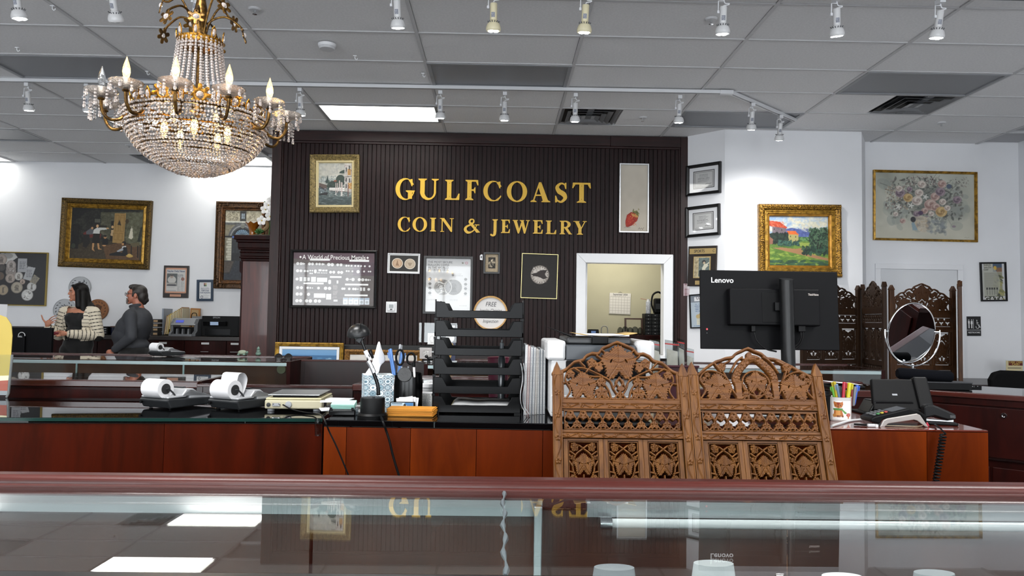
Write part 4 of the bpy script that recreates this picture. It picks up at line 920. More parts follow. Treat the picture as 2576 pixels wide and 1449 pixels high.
# --- precious metals chart
cv = Cv(130,110,1905,1290,240,160,'#4e4440'); cv.poly([(130,110),(1905,110),(1905,420),(130,250)],'#4a2b36'); cv.rect(1430,320,1905,620,'#3f2430'); cv.noise(8,.02)
def cn(x,y,r,c='#d9d9d7'): cv.dab(x,y,r,r,c); cv.dab(x-.1*r,y,r*.6,r*.6,'#bfbfbd',.6)
for q in ((490,250,930,295),(1350,265,1782,308),(365,780,803,818),(935,635,1185,672),(1270,795,1773,835),(1263,1032,1768,1072)): cv.rect(*q,'#e6e6e4')
for x,y,r in ((228,362,33),(300,362,30),(345,364,22),(375,366,14),(483,367,32),(550,368,31),(640,367,27),(703,368,28),(768,370,25),(800,371,15),(905,375,36),(980,378,36),(1100,380,30),(1172,380,31),(1290,397,22),(1340,398,20),(1400,398,21),(1482,400,21),(1548,401,22),(1610,402,22),(1692,404,22),(1796,405,22),(228,524,34),(302,524,31),(386,527,26),(446,529,24),(503,517,18),(550,518,18),(505,578,17),(545,579,17),(615,520,30),(615,548,28),(948,546,31),(1018,546,31),(1124,548,31),(1190,549,32),(1298,517,20),(1345,518,19),(1424,520,20),(1547,528,36),(1677,522,21),(1776,521,17),(1817,522,18),(672,563,13),(704,563,13),(748,564,13),(785,565,13),(824,566,13),(862,566,13),(220,708,32),(932,745,32),(932,780,32),(1314,700,33),(1377,701,14),(1440,702,36),(1577,704,34),(1652,706,34),(1725,707,26),(1775,709,20),(1815,709,12),(238,897,34),(320,898,34),(455,899,27),(513,900,20),(560,902,15),(692,902,29),(846,905,37),(932,906,37),(1215,909,26),(1255,909,25),(1362,911,28),(1452,912,27),(1500,913,27),(1550,914,16),(1787,917,30),(232,1040,36),(312,1040,35),(478,1043,34),(230,1187,36),(308,1187,34),(438,1188,36),(522,1189,38),(634,1189,38),(718,1190,36)): cn(x,y,r)
for q in ((275,662,333,755),(362,665,420,760),(446,672,494,748),(525,657,630,765),(655,670,876,768),(683,488,750,532),(768,492,816,527),(832,495,876,528),(1085,728,1125,800),(592,1018,845,1112),(858,1024,970,1150),(1595,880,1643,955),(1660,880,1705,955)): cv.rect(*q,'#d3d3d1'); cv.rect(q[0]+8,q[1]+8,q[2]-8,q[3]-8,'#c3c3c1',.6)
for i in range(5): x = 1230+i*118; cv.rect(x,1108,x+104,1255,'#d4dbe2'); cv.rect(x+8,1114,x+96,1145,'#8aa2b8'); cv.ell(x+52,1205,30,30,'#aab0b5')
for y in (300,455,625,845,985,1120): cv.lines_of_text(190,y+5,980,1,10,7,'#a89c98',.5)
for y in (450,590,1110): cv.lines_of_text(900,y,1850,2,14,6,'#9a8d8a',.4)
cv.lines_of_text(1010,840,1115,20,14,6,'#c9bfba',.6); cv.rect(1025,1150,1115,1200,'#dedede',.8)
t,w_,h_ = picture('framed_chart','black framed precious metals chart on the dark wood wall','poster',((733,628.2),(949,631),(947,776.6),(729.4,774)),P_WOOD,NW,[('frame',0,[(0,0),(0,.035),(.01,.04),(.022,.03),(.03,.012)],blk)],cv,.027,pr_gl)
wt = M('print_white','#eceae6',.6); put_text('A World of Precious Metals',.072,wt,t,0,-.0095,h_/2-.083,bold=.006,sx=.86); put_text('\u25c6',.03,wt,t,-.325*1.15,-.0095,h_/2-.083,name='ornament'); put_text('\u25c6',.03,wt,t,.325*1.15,-.0095,h_/2-.083,name='ornament')
# --- framed pair of coins, bullion poster, small print, eagle coin
def coin_cv(cv,x,y,r,base='#b9b4aa',fig='#6f6a62',kind=0,seed=0):
    rg = np.random.default_rng(seed); cv.ell(x,y,r,r,base); cv.ring(x,y,r*.95,r*.035,fig,.7); cv.ring(x,y,r*.72,r*.02,fig,.3)
    for k in range(22):
        a = 2*pi*k/22+.1
        if kind < 3 and abs(math.sin(a)+.95) > .25: cv.dab(x+r*.84*math.cos(a),y+r*.84*math.sin(a),r*.05,r*.035,fig,.7,a)
    if kind == 0:      # seated figure
        cv.poly([(x-r*.35,y+r*.5),(x-r*.2,y-r*.05),(x-.05*r,y-r*.45),(x+r*.12,y-r*.4),(x+r*.15,y),(x+r*.4,y+r*.5)],fig,.75); cv.dab(x,y-r*.5,r*.11,r*.12,fig,.8)
    elif kind == 1:    # eagle
        cv.poly([(x-r*.55,y-r*.35),(x-r*.1,y-r*.2),(x,y-r*.45),(x+r*.12,y-r*.2),(x+r*.55,y-r*.35),(x+r*.3,y+r*.15),(x+r*.12,y+r*.45),(x-r*.12,y+r*.45),(x-r*.3,y+r*.15)],fig,.7)
    elif kind == 2:    # head in profile
        cv.ell(x,y-r*.12,r*.36,r*.42,fig,.6); cv.poly([(x-r*.3,y),(x+r*.25,y),(x+r*.4,y+r*.6),(x-r*.4,y+r*.6)],fig,.6); cv.poly([(x-r*.34,y-r*.15),(x-r*.5,y+.02*r),(x-r*.3,y+r*.1)],fig,.6); cv.dabs(10,(x-r*.3,y-r*.5,x+r*.35,y+.2*r),[base],r*.12,asp=.3,al=.6)
    elif kind == 3: cv.dabs(50,(x-r*.5,y-r*.6,x+r*.5,y+r*.6),[fig,base,'#e8e6e2'],r*.2,asp=.3,al=.6)
    elif kind == 4:    # walking figure
        cv.poly([(x-r*.1,y-r*.6),(x+r*.1,y-r*.6),(x+r*.22,y+r*.6),(x-r*.2,y+r*.6)],fig,.7); cv.line([(x,y-r*.3),(x+r*.4,y-r*.6)],r*.1,fig,.7)
cv = Cv(993,998,1252,1162,110,70,'#dededc'); cv.rect(1003,1008,1243,1152,'#2c2a27'); cv.ell(1068,1080,47,47,'#e2d9c8'); cv.ell(1175,1083,47,47,'#e2d9c8'); coin_cv(cv,1068,1080,41,'#c6a88b','#7d5f48',0); coin_cv(cv,1175,1083,41,'#bfae98','#8a7a66',1)
picture('framed_coin_print','small white framed print of two silver dollars','picture',((975.9,636.8),(1057,639),(1056,689),(975,687)),P_WOOD,NW,[('frame',0,[(0,0),(0,.02),(.008,.02),(.011,.01)],trim_m)],cv,.01,pr_mt)
cv = Cv(1297,1040,1645,1500,130,170,'#c9cac9'); cv.grad(1297,1040,1645,1500,'#bfc0c0','#c9c9c8'); cv.noise(6,.02)
coin_cv(cv,1430,1288,68,'#8d8d8b','#4c4b48',3,2); cv.dabs(26,(1390,1230,1470,1340),['#c9c8c4','#5a5854'],30,(-.9,.9),.12,.8); coin_cv(cv,1513,1288,68,'#777674','#45433f',2,3); cv.ring(1430,1288,68,3,'#bdbcb8'); cv.ring(1513,1288,68,3,'#bdbcb8')
for x in (1330,1607):
    for k,y in enumerate((1218,1260,1298,1340)): cv.ell(x,y,12,12,'#4a4a49',.8); cv.rect(x-14,y+17,x+14,y+20,'#777',.6)
cv.lines_of_text(1310,1136,1470,2,9,4,'#666',.7,.05); cv.lines_of_text(1310,1395,1390,2,8,3,'#777',.6); cv.lines_of_text(1485,1395,1560,2,8,3,'#777',.6); cv.lines_of_text(1525,1170,1585,3,9,4,'#777',.6); cv.poly([(1497,1165),(1518,1165),(1516,1188),(1507,1196),(1499,1188)],'#777'); cv.lines_of_text(1560,1445,1632,1,8,4,'#666',.7)
cv.poly([(1580,1085),(1571,1072),(1578,1074),(1582,1066),(1586,1074),(1594,1072),(1585,1085)],'#777567'); cv.ring(1611,1077,9,2.5,'#b98a92')
t,w_,h_ = picture('framed_poster','black framed white bullion coin poster above the letter trays','poster',((1067,644),(1190,646),(1188,791),(1064,789)),P_WOOD,NW,[('frame',0,[(0,0),(0,.03),(.022,.03),(.026,.012)],blk)],cv,.024,pr_gl)
gry = M('print_grey','#5f5f60',.6)
for k,s in enumerate(('THE MOST SECURE','BULLION COINS','IN THE WORLD')): put_text(s,.034,gry,t,-w_/2+.045,-.0095,h_/2-.068-k*.031,align='LEFT',sx=.95)
cv = Cv(1755,993,1885,1162,60,78,'#a3937a'); cv.rect(1785,1022,1858,1128,'#26231f'); cv.noise(30,.03); cv.dabs(40,(1795,1040,1850,1120),['#6d6558','#3a342c','#a89b86','#1a1714'],11,asp=.6); cv.ell(1820,1055,9,11,'#c6b79e')
picture('framed_picture','small old portrait print in a black frame','picture',((1217,635),(1258.6,635.6),(1256.5,689),(1216,688.5)),P_WOOD,NW,[('frame',0,[(0,0),(0,.03),(.018,.03),(.022,.012)],blk)],cv,.02,pr_mt)
cv = Cv(345,998,642,1362,110,135,'#171412'); cv.noise(40,.006); coin_cv(cv,497,1168,78,'#b3aca4','#5a534c',5); cv.poly([(420,1165),(470,1150),(500,1130),(560,1125),(540,1160),(560,1195),(530,1205),(480,1185),(440,1180)],'#2c2624'); cv.dabs(60,(440,1105,560,1235),['#d6d1cc','#e3dfda','#8a837c'],8,asp=.5,al=.4); cv.poly([(430,1168),(475,1152),(505,1135),(555,1130),(535,1162),(552,1195),(525,1200),(480,1182)],'#2c2624')
for k in range(20):
    a = 2*pi*k/20; cv.dab(497+66*math.cos(a),1168+66*math.sin(a),5,4,'#3a332e',.8)
picture('framed_poster','black poster with one silver eagle coin in thin gold frame','poster',((1312.7,637),(1403.8,640.5),(1401,752.4),(1309.8,749.5)),P_WOOD,NW,[('frame',0,[(0,0),(0,.02),(.006,.02),(.009,.01)],M('thin_gold','#d6c98e',.35,metal=.5))],cv,.008,pr_mt)
# small price tag beside the portrait print
p = PY(1211.5,647,YW-.004); t = thing('paper_tag','small white paper tag beside the portrait print','tag',p); MB().prism([(-.018,-.03),(.012,-.034),(.012,.028),(-.004,.032),(-.02,.018)],-.0015,.0).build('tag_sheet',trim_m,t); MB().prism([(-.01,-.012),(.004,-.012),(.004,.012),(-.01,.012)],-.002,-.0015).build('tag_print',gry,t)
# round sign
c = PY(1234,787.5,YW-.002); r = 43/F*YW
t = thing('round_sign','round white sign with pale wood rim partly behind the trays','sign',c); TY = Matrix.Rotation(pi/2,4,'X')
MB().lathe([(r-.018,.0),(r-.018,.028),(r-.004,.03),(r,.026),(r,0)],48,TY).build('rim',WOOD('pale_wood','#b98d52','#d0a76b',.5,scale=(6,6,6),bump=0),t,True)
MB().lathe([(r-.017,.006),(r-.017,.01)],48,TY).build('face',M('sign_white','#dcdad8',.6),t)
dk = M('print_dark','#2b2b2d',.6)
put_text('FREE',.072,dk,t,0,-.011,r*.5,shear=.25,sx=.8); put_text('Jewelry Cleaning',.055,dk,t,0,-.011,r*.14,shear=.25,sx=.66); put_text('&',.05,dk,t,0,-.011,-r*.16,shear=.25); put_text('Inspection',.055,dk,t,0,-.011,-r*.48,shear=.25,sx=.75)
MB().tube([(0,-.01,r),(.0,-.008,r+.02)],.003,5).build('hanger',blk,t)
# thermostat / wall control
Rm,c,w_,h_ = frame_on(NW,((971,758.5),(999,759),(998.5,787),(971,786.5)),P_WOOD); t = thing('wall_control','square white wall control with small grey display','wall control',mw=mat_at(Rm,c))
box(-w_/2,w_/2,-.012,0,-h_/2,h_/2).build('back_plate',M('plastic_white','#dfe0e0',.4),t,bev=.006); box(-w_*.34,w_*.34,-.025,-.012,-h_*.34,h_*.34).build('body',trim_m,t,bev=.006); box(-w_*.2,w_*.2,-.0265,-.025,-.01,h_*.24).build('display',M('lcd_grey','#8f9494',.25),t); box(-w_*.1,w_*.1,-.027,-.025,-h_*.26,-h_*.14).build('button',gry,t)
# --- angled wall: two certificates, sports plaque, clippings
def cert(lab,Q,k):
    cv = Cv(0,0,300,260,90,78,'#dcdde0'); cv.rect(42,40,258,220,'#101012'); cv.rect(49,47,251,213,'#b9b9b8'); cv.line([(60,57),(240,57),(240,203),(60,203),(60,57)],4,'#6f6f70'); cv.lines_of_text(105,80,205,3,12,4.5,'#4b4b4d',.8,.3,k); cv.lines_of_text(90,120,215,4,11,4,'#5a5a5c',.7,.25,k+1); cv.line([(170,182),(185,176),(200,184),(225,176)],3,'#333'); cv.lines_of_text(75,190,140,1,10,3.5,'#666',.6)
    picture('framed_certificate',lab,'certificate',Q,P_ANG,AN,[('frame',0,[(0,0),(0,.03),(.012,.034),(.03,.02),(.034,.012)],blk)],cv,.03,pr_gl)
cert('upper of two black framed certificates on the angled wall',((1730,418.6),(1816.8,406),(1813.7,485.3),(1728,495)),1); cert('lower of two black framed certificates on the angled wall',((1728,522.6),(1814.3,512),(1811.8,591),(1727,598.7)),5)
Rm,c,w_,h_ = frame_on(AN,((1732,621.4),(1805.6,616.7),(1803,722),(1733,719)),P_ANG); t = thing('wall_plaque','dark wood plaque with brass headline strip behind the monitor','plaque',mw=mat_at(Rm,c))
pw = WOOD('plaque_wood','#15100e','#2b2019',.35,scale=(20,20,1.2),bump=0); box(-w_/2,w_/2,-.018,0,-h_/2,h_/2).build('board',pw,t,bev=.004)
brs = M('brass_plate','#b79e6a',.35,metal=.5); box(-w_*.45,w_*.47,-.022,-.018,h_*.30,h_*.44).build('headline_plate',brs,t,bev=.002); put_text('SPORTS',.045,dk,t,-w_*.1,-.0225,h_*.37,bold=.01,sx=.85); put_text('C',.04,dk,t,w_*.4,-.0225,h_*.37)
cv = Cv(0,0,130,175,60,80,'#b3a582'); cv.lines_of_text(6,8,34,24,7,3,'#4a4233',.7); cv.rect(38,6,126,168,'#5d6a66'); cv.noise(20,.05); cv.poly([(60,170),(70,90),(85,60),(110,55),(118,75),(95,100),(110,170)],'#c6c3b0'); cv.ell(82,42,16,17,'#2b2b2a'); cv.ell(84,50,10,11,'#b8a88c'); cv.line([(95,70),(122,48)],9,'#c6c3b0')
box(-w_*.30,w_*.30,-.021,-.018,-h_*.30,h_*.24).build('photo_plate',brs,t,bev=.002); o = obj('clipping',cv.mesh('clipping',w_*.55,h_*.50,y=-.0215),pr_gl,t,loc=(0,0,-h_*.03)); box(-w_*.22,w_*.3,-.021,-.018,-h_*.46,-h_*.36).build('name_plate',brs,t)
Rm,c,w_,h_ = frame_on(AN,((1737,741),(1792,738),(1791,824),(1736,827)),P_ANG); t = thing('framed_clipping','narrow black framed coin clipping beside the monitor','clipping',mw=mat_at(Rm,c))
cv = Cv(0,0,150,270,60,108,'#a7b3bd'); cv.rect(0,0,150,60,'#767d86'); cv.rect(30,14,120,48,'#d8d9db'); cv.rect(30,90,120,94,'#6b7b92'); cv.lines_of_text(35,75,118,5,15,8,'#73839b',.8,.2); cv.ell(75,170,18,18,'#a08d5e'); cv.ell(55,180,18,18,'#b19c69'); cv.ell(97,180,18,18,'#a8945f'); cv.rect(42,200,112,250,'#cbc9b6'); cv.lines_of_text(46,204,108,8,6,2.5,'#77786d',.6); cv.lines_of_text(20,258,130,1,8,4,'#44618d',.8)
obj('frame',frame_mesh('frame',w_,h_,[(0,0),(0,.018),(.012,.018),(.015,.006)]),blk,t); obj('print',cv.mesh('print',w_-.026,h_-.026,y=-.008),pr_gl,t); put_text('COIN',.05,M('print_purple','#4d3f4a',.6),t,0,-.0095,h_*.385,bold=.012,sx=.8)
p = PP(1727,729,P_ANG,AN); t = thing('photo_card','red card and photo strip pinned beside the wood wall','photo card',(p.x-.02,YW-.06,p.z))
cv = Cv(0,0,180,120,70,46,'#2a2523'); cv.rect(0,0,62,120,'#5a202c'); cv.rect(10,15,52,50,'#857274'); cv.rect(14,60,48,90,'#6b464c'); cv.dabs(60,(66,5,176,118),['#c6b3a6','#1c1715','#7d675c','#e3dcd5','#8d7c3c'],14,asp=.5)
obj('card',cv.mesh('card',49/F*8.2,31/F*8.2,y=-.002),pr_gl,t,loc=(.09,0,0),rot=(0,0,-.25)); box(-.108,.108,-.0015,.0005,-.068,.068).build('card_backing',trim_m,t,loc=(.09,0,0),rot=(0,0,-.25))
# --- countryside painting in ornate gold frame
cv = Cv(345,335,1370,1195,150,125,'#8fa4b8'); cv.grad(345,335,1370,600,'#7f9cc0','#a9b4b8'); cv.dabs(260,(345,335,1370,560),['#b9bcb6','#c9c8b8','#7d9cc4','#a9b6c2','#d3cfb9','#8fa9cb'],60,asp=.5,al=.45); cv.ell(870,410,130,50,'#cfc9b4',.8); cv.ell(1180,470,170,55,'#cbc7af',.8); cv.ell(1040,540,120,40,'#bdb8a5',.7); cv.dabs(60,(700,350,1360,530),['#d6d1bc','#c2bda8','#9fb2c6'],40,asp=.45,al=.5)
cv.poly([(620,560),(740,530),(860,560),(960,600),(1060,610),(1060,740),(620,740)],'#4f5c92'); cv.dabs(50,(650,550,1040,720),['#475487','#5f6ba0','#3d4878'],28,(.3,.9),.4,.5); cv.rect(840,690,1100,780,'#40623a'); cv.dabs(50,(850,690,1090,780),['#56804a','#345232','#6d9457'],18,al=.8)
cv.rect(345,770,1370,1195,'#5d7a34'); cv.poly([(400,500),(640,520),(640,770),(400,800)],'#6d6067'); cv.noise(40,.02); cv.poly([(345,410),(530,430),(660,530),(640,545),(380,510),(345,500)],'#b1432a'); cv.dabs(40,(365,425,600,520),['#c9563a','#d0795c','#9c3a24'],20,(.2,.6),.35,.7); cv.rect(648,640,850,790,'#a39b63'); cv.poly([(640,585),(800,590),(855,655),(690,650)],'#d2652c'); cv.dabs(14,(665,590,800,645),['#dd7a3a','#c2562a'],16,(.2,.5),.35,.7)
for x,y in ((712,685),(803,690),(718,750),(803,760),(430,560),(560,575)): cv.rect(x-8,y-12,x+8,y+16,'#33302a')
cv.dabs(190,(350,640,660,800),['#1f2b24','#2c3b30','#17201b'],34,al=.9); cv.dabs(140,(500,770,880,860),['#2b4a44','#3f6455','#1e3631'],26,al=.85); cv.poly([(345,690),(410,740),(400,820),(345,830)],'#8a5f4d')
cv.dabs(200,(345,860,1370,1195),['#6f8a36','#567a2f','#869c3f','#4a6b2c','#93a648'],50,(-.3,.4),.35,.7); cv.poly([(400,890),(560,880),(800,905),(1060,860),(1070,880),(900,940),(1100,1000),(1370,1070),(1370,1110),(1150,1070),(800,985),(560,930)],'#9c7450'); cv.dabs(70,(480,890,1340,1090),['#b08a68','#8d6641','#a98160'],28,(.1,.4),.3,.0); cv.poly([(860,790),(1110,800),(1100,850),(880,860)],'#8a9a48')
cv.ell(1160,700,130,150,'#23352a'); cv.ell(1310,690,90,170,'#22342a'); cv.dabs(380,(1040,530,1368,880),['#1d2e24','#34503a','#47654a','#16241c','#5c7558'],24,al=.75); cv.dabs(130,(930,870,1368,990),['#243c30','#33543f','#1b2d25'],34,al=.85); cv.line([(1180,900),(1195,790)],18,'#1b1713'); cv.line([(1215,900),(1250,800)],14,'#1b1713'); cv.dabs(70,(345,1110,1370,1195),['#2c4a3a','#25402f','#3d5f45'],50,(-.2,.2),.3,.7)
t,w_,h_ = picture('framed_painting','countryside painting in a wide carved gold frame above the monitor','painting',((1906.3,514.5),(2110.8,517.3),(2113,698),(1905,697)),P_MID,NW,[('frame',0,[(0,0),(0,.055),(.01,.065),(.03,.075),(.055,.06),(.066,.05)],gold_d),('inner_moulding',.066,[(0,0),(0,.052),(.012,.054),(.018,.044),(.030,.046),(.036,.034)],gold_b),('liner',.102,[(0,0),(0,.036),(.018,.03),(.026,.008)],gild('gilt_orange','#8a5f1a','#b07d2a',.4,20.,.1,.5))],cv,.127,pr_oil)
orn(t,w_,h_,.022,-.068,.02,.013,gold_d,seed=11); orn(t,w_,h_,.042,-.064,.024,.010,gold_d,seed=12); orn(t,w_,h_,.092,-.045,.013,.0055,gold_b,name='beading',seed=13)
# --- flower picture
cv = Cv(150,165,1855,1345,230,160,'#a9aa9c'); cv.grad(150,165,1855,1345,'#a9ab9f','#bdbaa9'); cv.noise(5,.035); cv.noise(12,.02); cv.rect(150,1150,1855,1345,'#bfbcab',.6); cv.dabs(60,(300,300,1750,1150),['#8b9188','#979c92','#7f8884'],120,asp=.7,al=.35)
cv.ell(1000,640,480,330,'#6a6c64',.75,soft=.5); cv.ell(1500,850,300,220,'#7b817d',.6,soft=.7); cv.dabs(420,(420,250,1650,980),['#4b4d48','#2f312f','#6a6f66','#7d7773','#8d938a','#5b544f'],30,asp=.5,al=.55)
for i in range(70):
    a = RNG.uniform(pi,2*pi) if i % 3 else RNG.uniform(0,pi); x = 1000+RNG.uniform(-250,350); y = 650+RNG.uniform(-150,150); L = RNG.uniform(250,620); p = [(x+math.cos(a)*L*k/5*1.1,y+math.sin(a)*L*.62*k/5+20*math.sin(k)) for k in range(6)]; cv.line(p,RNG.uniform(5,11),['#5d635c','#747b72','#4a4e4a','#8d9389'][i % 4],.6)
cv.dabs(240,(320,400,720,820),['#8a7a72','#b9b6a5','#5a4d49','#a3967f','#c9c7b8'],14,asp=.8,al=.8); cv.dabs(160,(700,220,1250,420),['#7d6a66','#a9a698','#54494a','#c2c0b3'],13,asp=.8,al=.75); cv.dabs(60,(1480,220,1760,420),['#8a7d74','#9da093','#4f4a46'],12,al=.6)
def flower(x,y,r,cs):
    cv.ell(x,y,r,r*.92,cs[0])
    for k in range(5):
        for q in range(6):
            a = q*pi/3+k*.5; rr = r*(1-k*.19); cv.dab(x+math.cos(a)*rr*.55,y+math.sin(a)*rr*.5,rr*.45,rr*.33,cs[(q+k) % len(cs)],.75,a+pi/2)
    cv.dab(x,y,r*.16,r*.14,cs[-1],.8)
pk = ['#b59a90','#c9b5aa','#a0837b','#8a6a64']; ww = ['#c9bdb2','#dad2c8','#b3a49a','#93827a']; yl = ['#bfa06c','#cdb27f','#a98a58','#8a6d42']; pp = ['#8e7d84','#a08f95','#766570','#5a4b57']
for x,y,r,cs in ((580,530,85,pp),(560,450,60,ww),(950,365,72,ww),(905,520,75,ww),(715,610,82,yl),(870,660,92,ww),(1100,730,110,pk),(1190,770,80,pk),(1285,850,100,yl),(1310,670,62,ww),(1390,780,55,ww),(1000,840,60,pk),(1110,890,50,ww),(1180,580,80,pk),(1270,490,85,pp),(1300,350,75,pk),(860,900,60,pp),(930,880,42,['#4a3550','#5d4664','#372640']),(500,910,45,ww),(620,1030,50,pk),(1560,630,75,pp),(740,460,50,pp),(1420,390,45,['#4a5568','#5c6678']),(1030,960,34,pp),(1050,985,30,ww)): flower(x,y,r,cs)
for x,y in ((550,780),(765,750),(1015,590)):
    for k in range(5): cv.dab(x+26*math.cos(k*1.256),y+26*math.sin(k*1.256),28,11,'#d9d8d0',.9,k*1.256)
cv.poly([(820,1060),(850,960),(930,930),(1060,960),(1090,1060),(1070,1180),(990,1230),(890,1200)],'#bdb3a0'); cv.dabs(60,(850,960,1070,1190),['#c9c1b0','#a69a88','#8b8682','#b59f80'],34,al=.5); cv.poly([(770,1060),(815,1050),(880,1195),(790,1190)],'#7f99a5',.8); cv.ell(800,1000,45,50,'#232226'); cv.dabs(60,(1060,1000,1350,1230),['#72797c','#868d90','#5f6568'],40,al=.4); cv.line([(1390,960),(1480,1130)],8,'#8a8d86'); cv.ell(1500,1110,34,20,'#8d8088')
cv.line([(1680,1305),(1700,1298),(1720,1308),(1760,1300)],4,'#8d8878')
t,w_,h_ = picture('framed_picture','wide gilt framed watercolour of a flower bouquet in a vase','picture',((2196.7,428),(2456.8,434),(2454.6,610),(2193.8,604)),P_RGT,NW,[('frame',0,[(0,0),(0,.03),(.008,.034),(.014,.026),(.02,.028),(.028,.01)],gold_b)],cv,.026,pr_gl)
# --- coin and bar poster (far-left wall)
cv = Cv(-220,682,357,1075,190,130,'#0e0e10')
cv.poly([(-20,690),(110,682),(135,715),(60,770),(-30,740)],'#b7b6b3'); cv.ell(60,705,40,22,'#8f8e8b')
for x,y,r,b,k in ((15,735,42,'#a3968d',2),(20,795,26,'#3a3635',2),(90,825,40,'#8d8480',3),(90,800,38,'#8d8480',3),(90,775,36,'#a59c97',2),(88,875,37,'#a5988f',2),(150,858,32,'#c2bfba',2),(180,900,20,'#b5a193',2),(12,860,30,'#5b4a3d',4),(140,945,44,'#a59c8b',2),(38,965,40,'#9d8e76',4),(250,937,36,'#bfbfbc',4),(220,1000,44,'#c6c6c4',3),(-40,930,42,'#a09a90',2),(-100,860,45,'#b4b0aa',4),(-130,960,44,'#9a8f80',2),(-60,800,40,'#8d8882',2)): coin_cv(cv,x,y,r,b,'#4f4a45',k,int(x+400))
for P_,c_ in (([(138,722),(205,722),(210,825),(140,828)],'#9c9da0'),([(215,782),(272,792),(240,892),(182,878)],'#a6a7a9'),([(265,842),(307,872),(278,918),(232,900)],'#8a8270')): cv.poly(P_,c_); cx = sum(q[0] for q in P_)/4; cy = sum(q[1] for q in P_)/4; cv.lines_of_text(cx-22,cy-24,cx+24,5,12,6,'#55565a',.7,.2,int(cx))
picture('framed_poster','gold framed black poster of coins and bars on the far wall','poster',((-76,632),(123.2,635.3),(117.3,771),(-84,766)),P_LEFT,NW,[('frame',0,[(0,0),(0,.03),(.012,.03),(.016,.012)],M('thin_gold2','#a08a4a',.35,metal=.6))],cv,.014,pr_gl)
# --- three big coin plaques
def wall_coin(lab,px,py,rpx,m1,m2,kind):
    c = PY(px,py,YB-.001); r = rpx/F*YB; t = thing('coin_plaque',lab,'coin plaque',c,group='round coin plaques on the far wall')
    MB().lathe([(r*.97,0),(r,.008),(r,.03),(r*.985,.036),(r*.94,.036),(r*.93,.03),(0,.03)],48,TY).build('disc',m1,t,True)
    g = Fld(-1,-1,1,1,90); rg = random.Random(kind)
    for k in range(16):
        a = 2*pi*(k+.5)/16
        if abs(a-3*pi/2) > .5 or kind == 2: g.stroke([(math.cos(a)*.78-.05*math.sin(a),math.sin(a)*.78+.05*math.cos(a)),(math.cos(a)*.84+.05*math.sin(a),math.sin(a)*.84-.05*math.cos(a))],.07)
    if kind == 0:
        g.poly([(-.1,-.6),(.1,-.6),(.16,-.1),(.3,.62),(-.3,.62),(-.16,-.1)]); g.stroke([(0,-.3),(.45,-.55)],.1); g.stroke([(0,-.2),(-.4,.1)],.09); g.stroke(bez([(.5,.5),(.4,0),(.55,-.3)],6),.06)
    elif kind == 1:
        for k in range(12): a = k*.52; g.stroke(bez([(.1*math.cos(a),.1*math.sin(a)),(.38*math.cos(a+.3),.38*math.sin(a+.3)),(.52*math.cos(a),.52*math.sin(a))],5),.07)
        g.ell(.02,.05,.25,.3)
    else:
        for k in range(8): x = -.42+k*.12; g.stroke([(x*.5-.1,.45),(x,-.55+abs(x)*.5)],.075)
        g.ell(.1,.35,.34,.25); g.stroke([(-.3,.2),(-.42,.42),(-.2,.6)],.08)
    me = fret('relief',g.f,2*r*.92,2*r*.92,.006,None,0.); obj('relief',me,m2,t,loc=(0,-.036,0))
sil = M('plaque_silver','#b4b6b8',.45,metal=.3); sild = M('plaque_relief_dark','#5b5d60',.5,metal=.3); cop = M('plaque_copper','#8a5a34',.5,metal=.2); copd = M('plaque_copper_dark','#4e2f19',.5)
wall_coin('large silver coin plaque above the woman in the striped cardigan',203,723,27,sil,sild,0); wall_coin('large silver coin plaque beside the raised hand',165,780,28,sil,sild,1); wall_coin('large copper coin plaque behind the striped shoulder',248,779,26,cop,copd,2)
# --- newspaper plaque, navy certificate
Rm,c,w_,h_ = frame_on(NW,((413.8,668),(477.5,669),(474.3,749.8),(410.6,748.6)),P_LEFT); t = thing('wall_plaque','dark plaque with a newspaper page on copper plate','plaque',mw=mat_at(Rm,c))
box(-w_/2,w_/2,-.02,0,-h_/2,h_/2).build('board',pw,t,bev=.005); cu = M('copper_plate','#b98c74',.4,metal=.4); box(-w_*.42,w_*.42,-.024,-.02,-h_*.36,h_*.43).build('copper_plate',cu,t,bev=.002); box(-w_*.22,w_*.22,-.024,-.02,-h_*.47,-h_*.39).build('name_plate',cu,t,bev=.002)
cv = Cv(340,215,600,525,78,92,'#bcbab6'); cv.rect(345,272,490,450,'#3c4240'); cv.ell(415,360,58,52,'#b3b0aa'); cv.ell(412,310,24,28,'#9a8a7c'); cv.ell(412,296,24,12,'#35302c'); cv.rect(345,400,485,450,'#8d8b84'); cv.poly([(355,425),(470,425),(480,450),(345,450)],'#24242a'); cv.lines_of_text(495,290,595,3,14,7,'#4b4b4e',.8,.3); cv.lines_of_text(495,335,535,24,8,4,'#6b6b6c',.6); cv.lines_of_text(540,380,590,18,8,4,'#6b6b6c',.6); cv.ell(565,348,24,24,'#7d4f42'); cv.lines_of_text(348,462,485,2,12,4,'#777',.5); cv.rect(340,510,480,518,'#5b6878',.8)
obj('clipping',cv.mesh('clipping',w_*.74,h_*.68,y=-.0245),pr_gl,t,loc=(0,0,h_*.035)); put_text('Naples Daily News',.036,M('print_navy','#243a63',.6),t,0,-.0252,h_*.325,bold=.014,sx=.88)
for sx in (-1,1):
    for sz in (-.34,.41): MB().sph((sx*w_*.39,-.024,h_*sz),.005,6,4).build('stud',blk,t)
Rm,c,w_,h_ = frame_on(NW,((496,704),(537,703.7),(537.6,757.5),(496,757.5)),P_LEFT); t = thing('framed_certificate','small sponsor certificate in a navy blue frame','certificate',mw=mat_at(Rm,c))
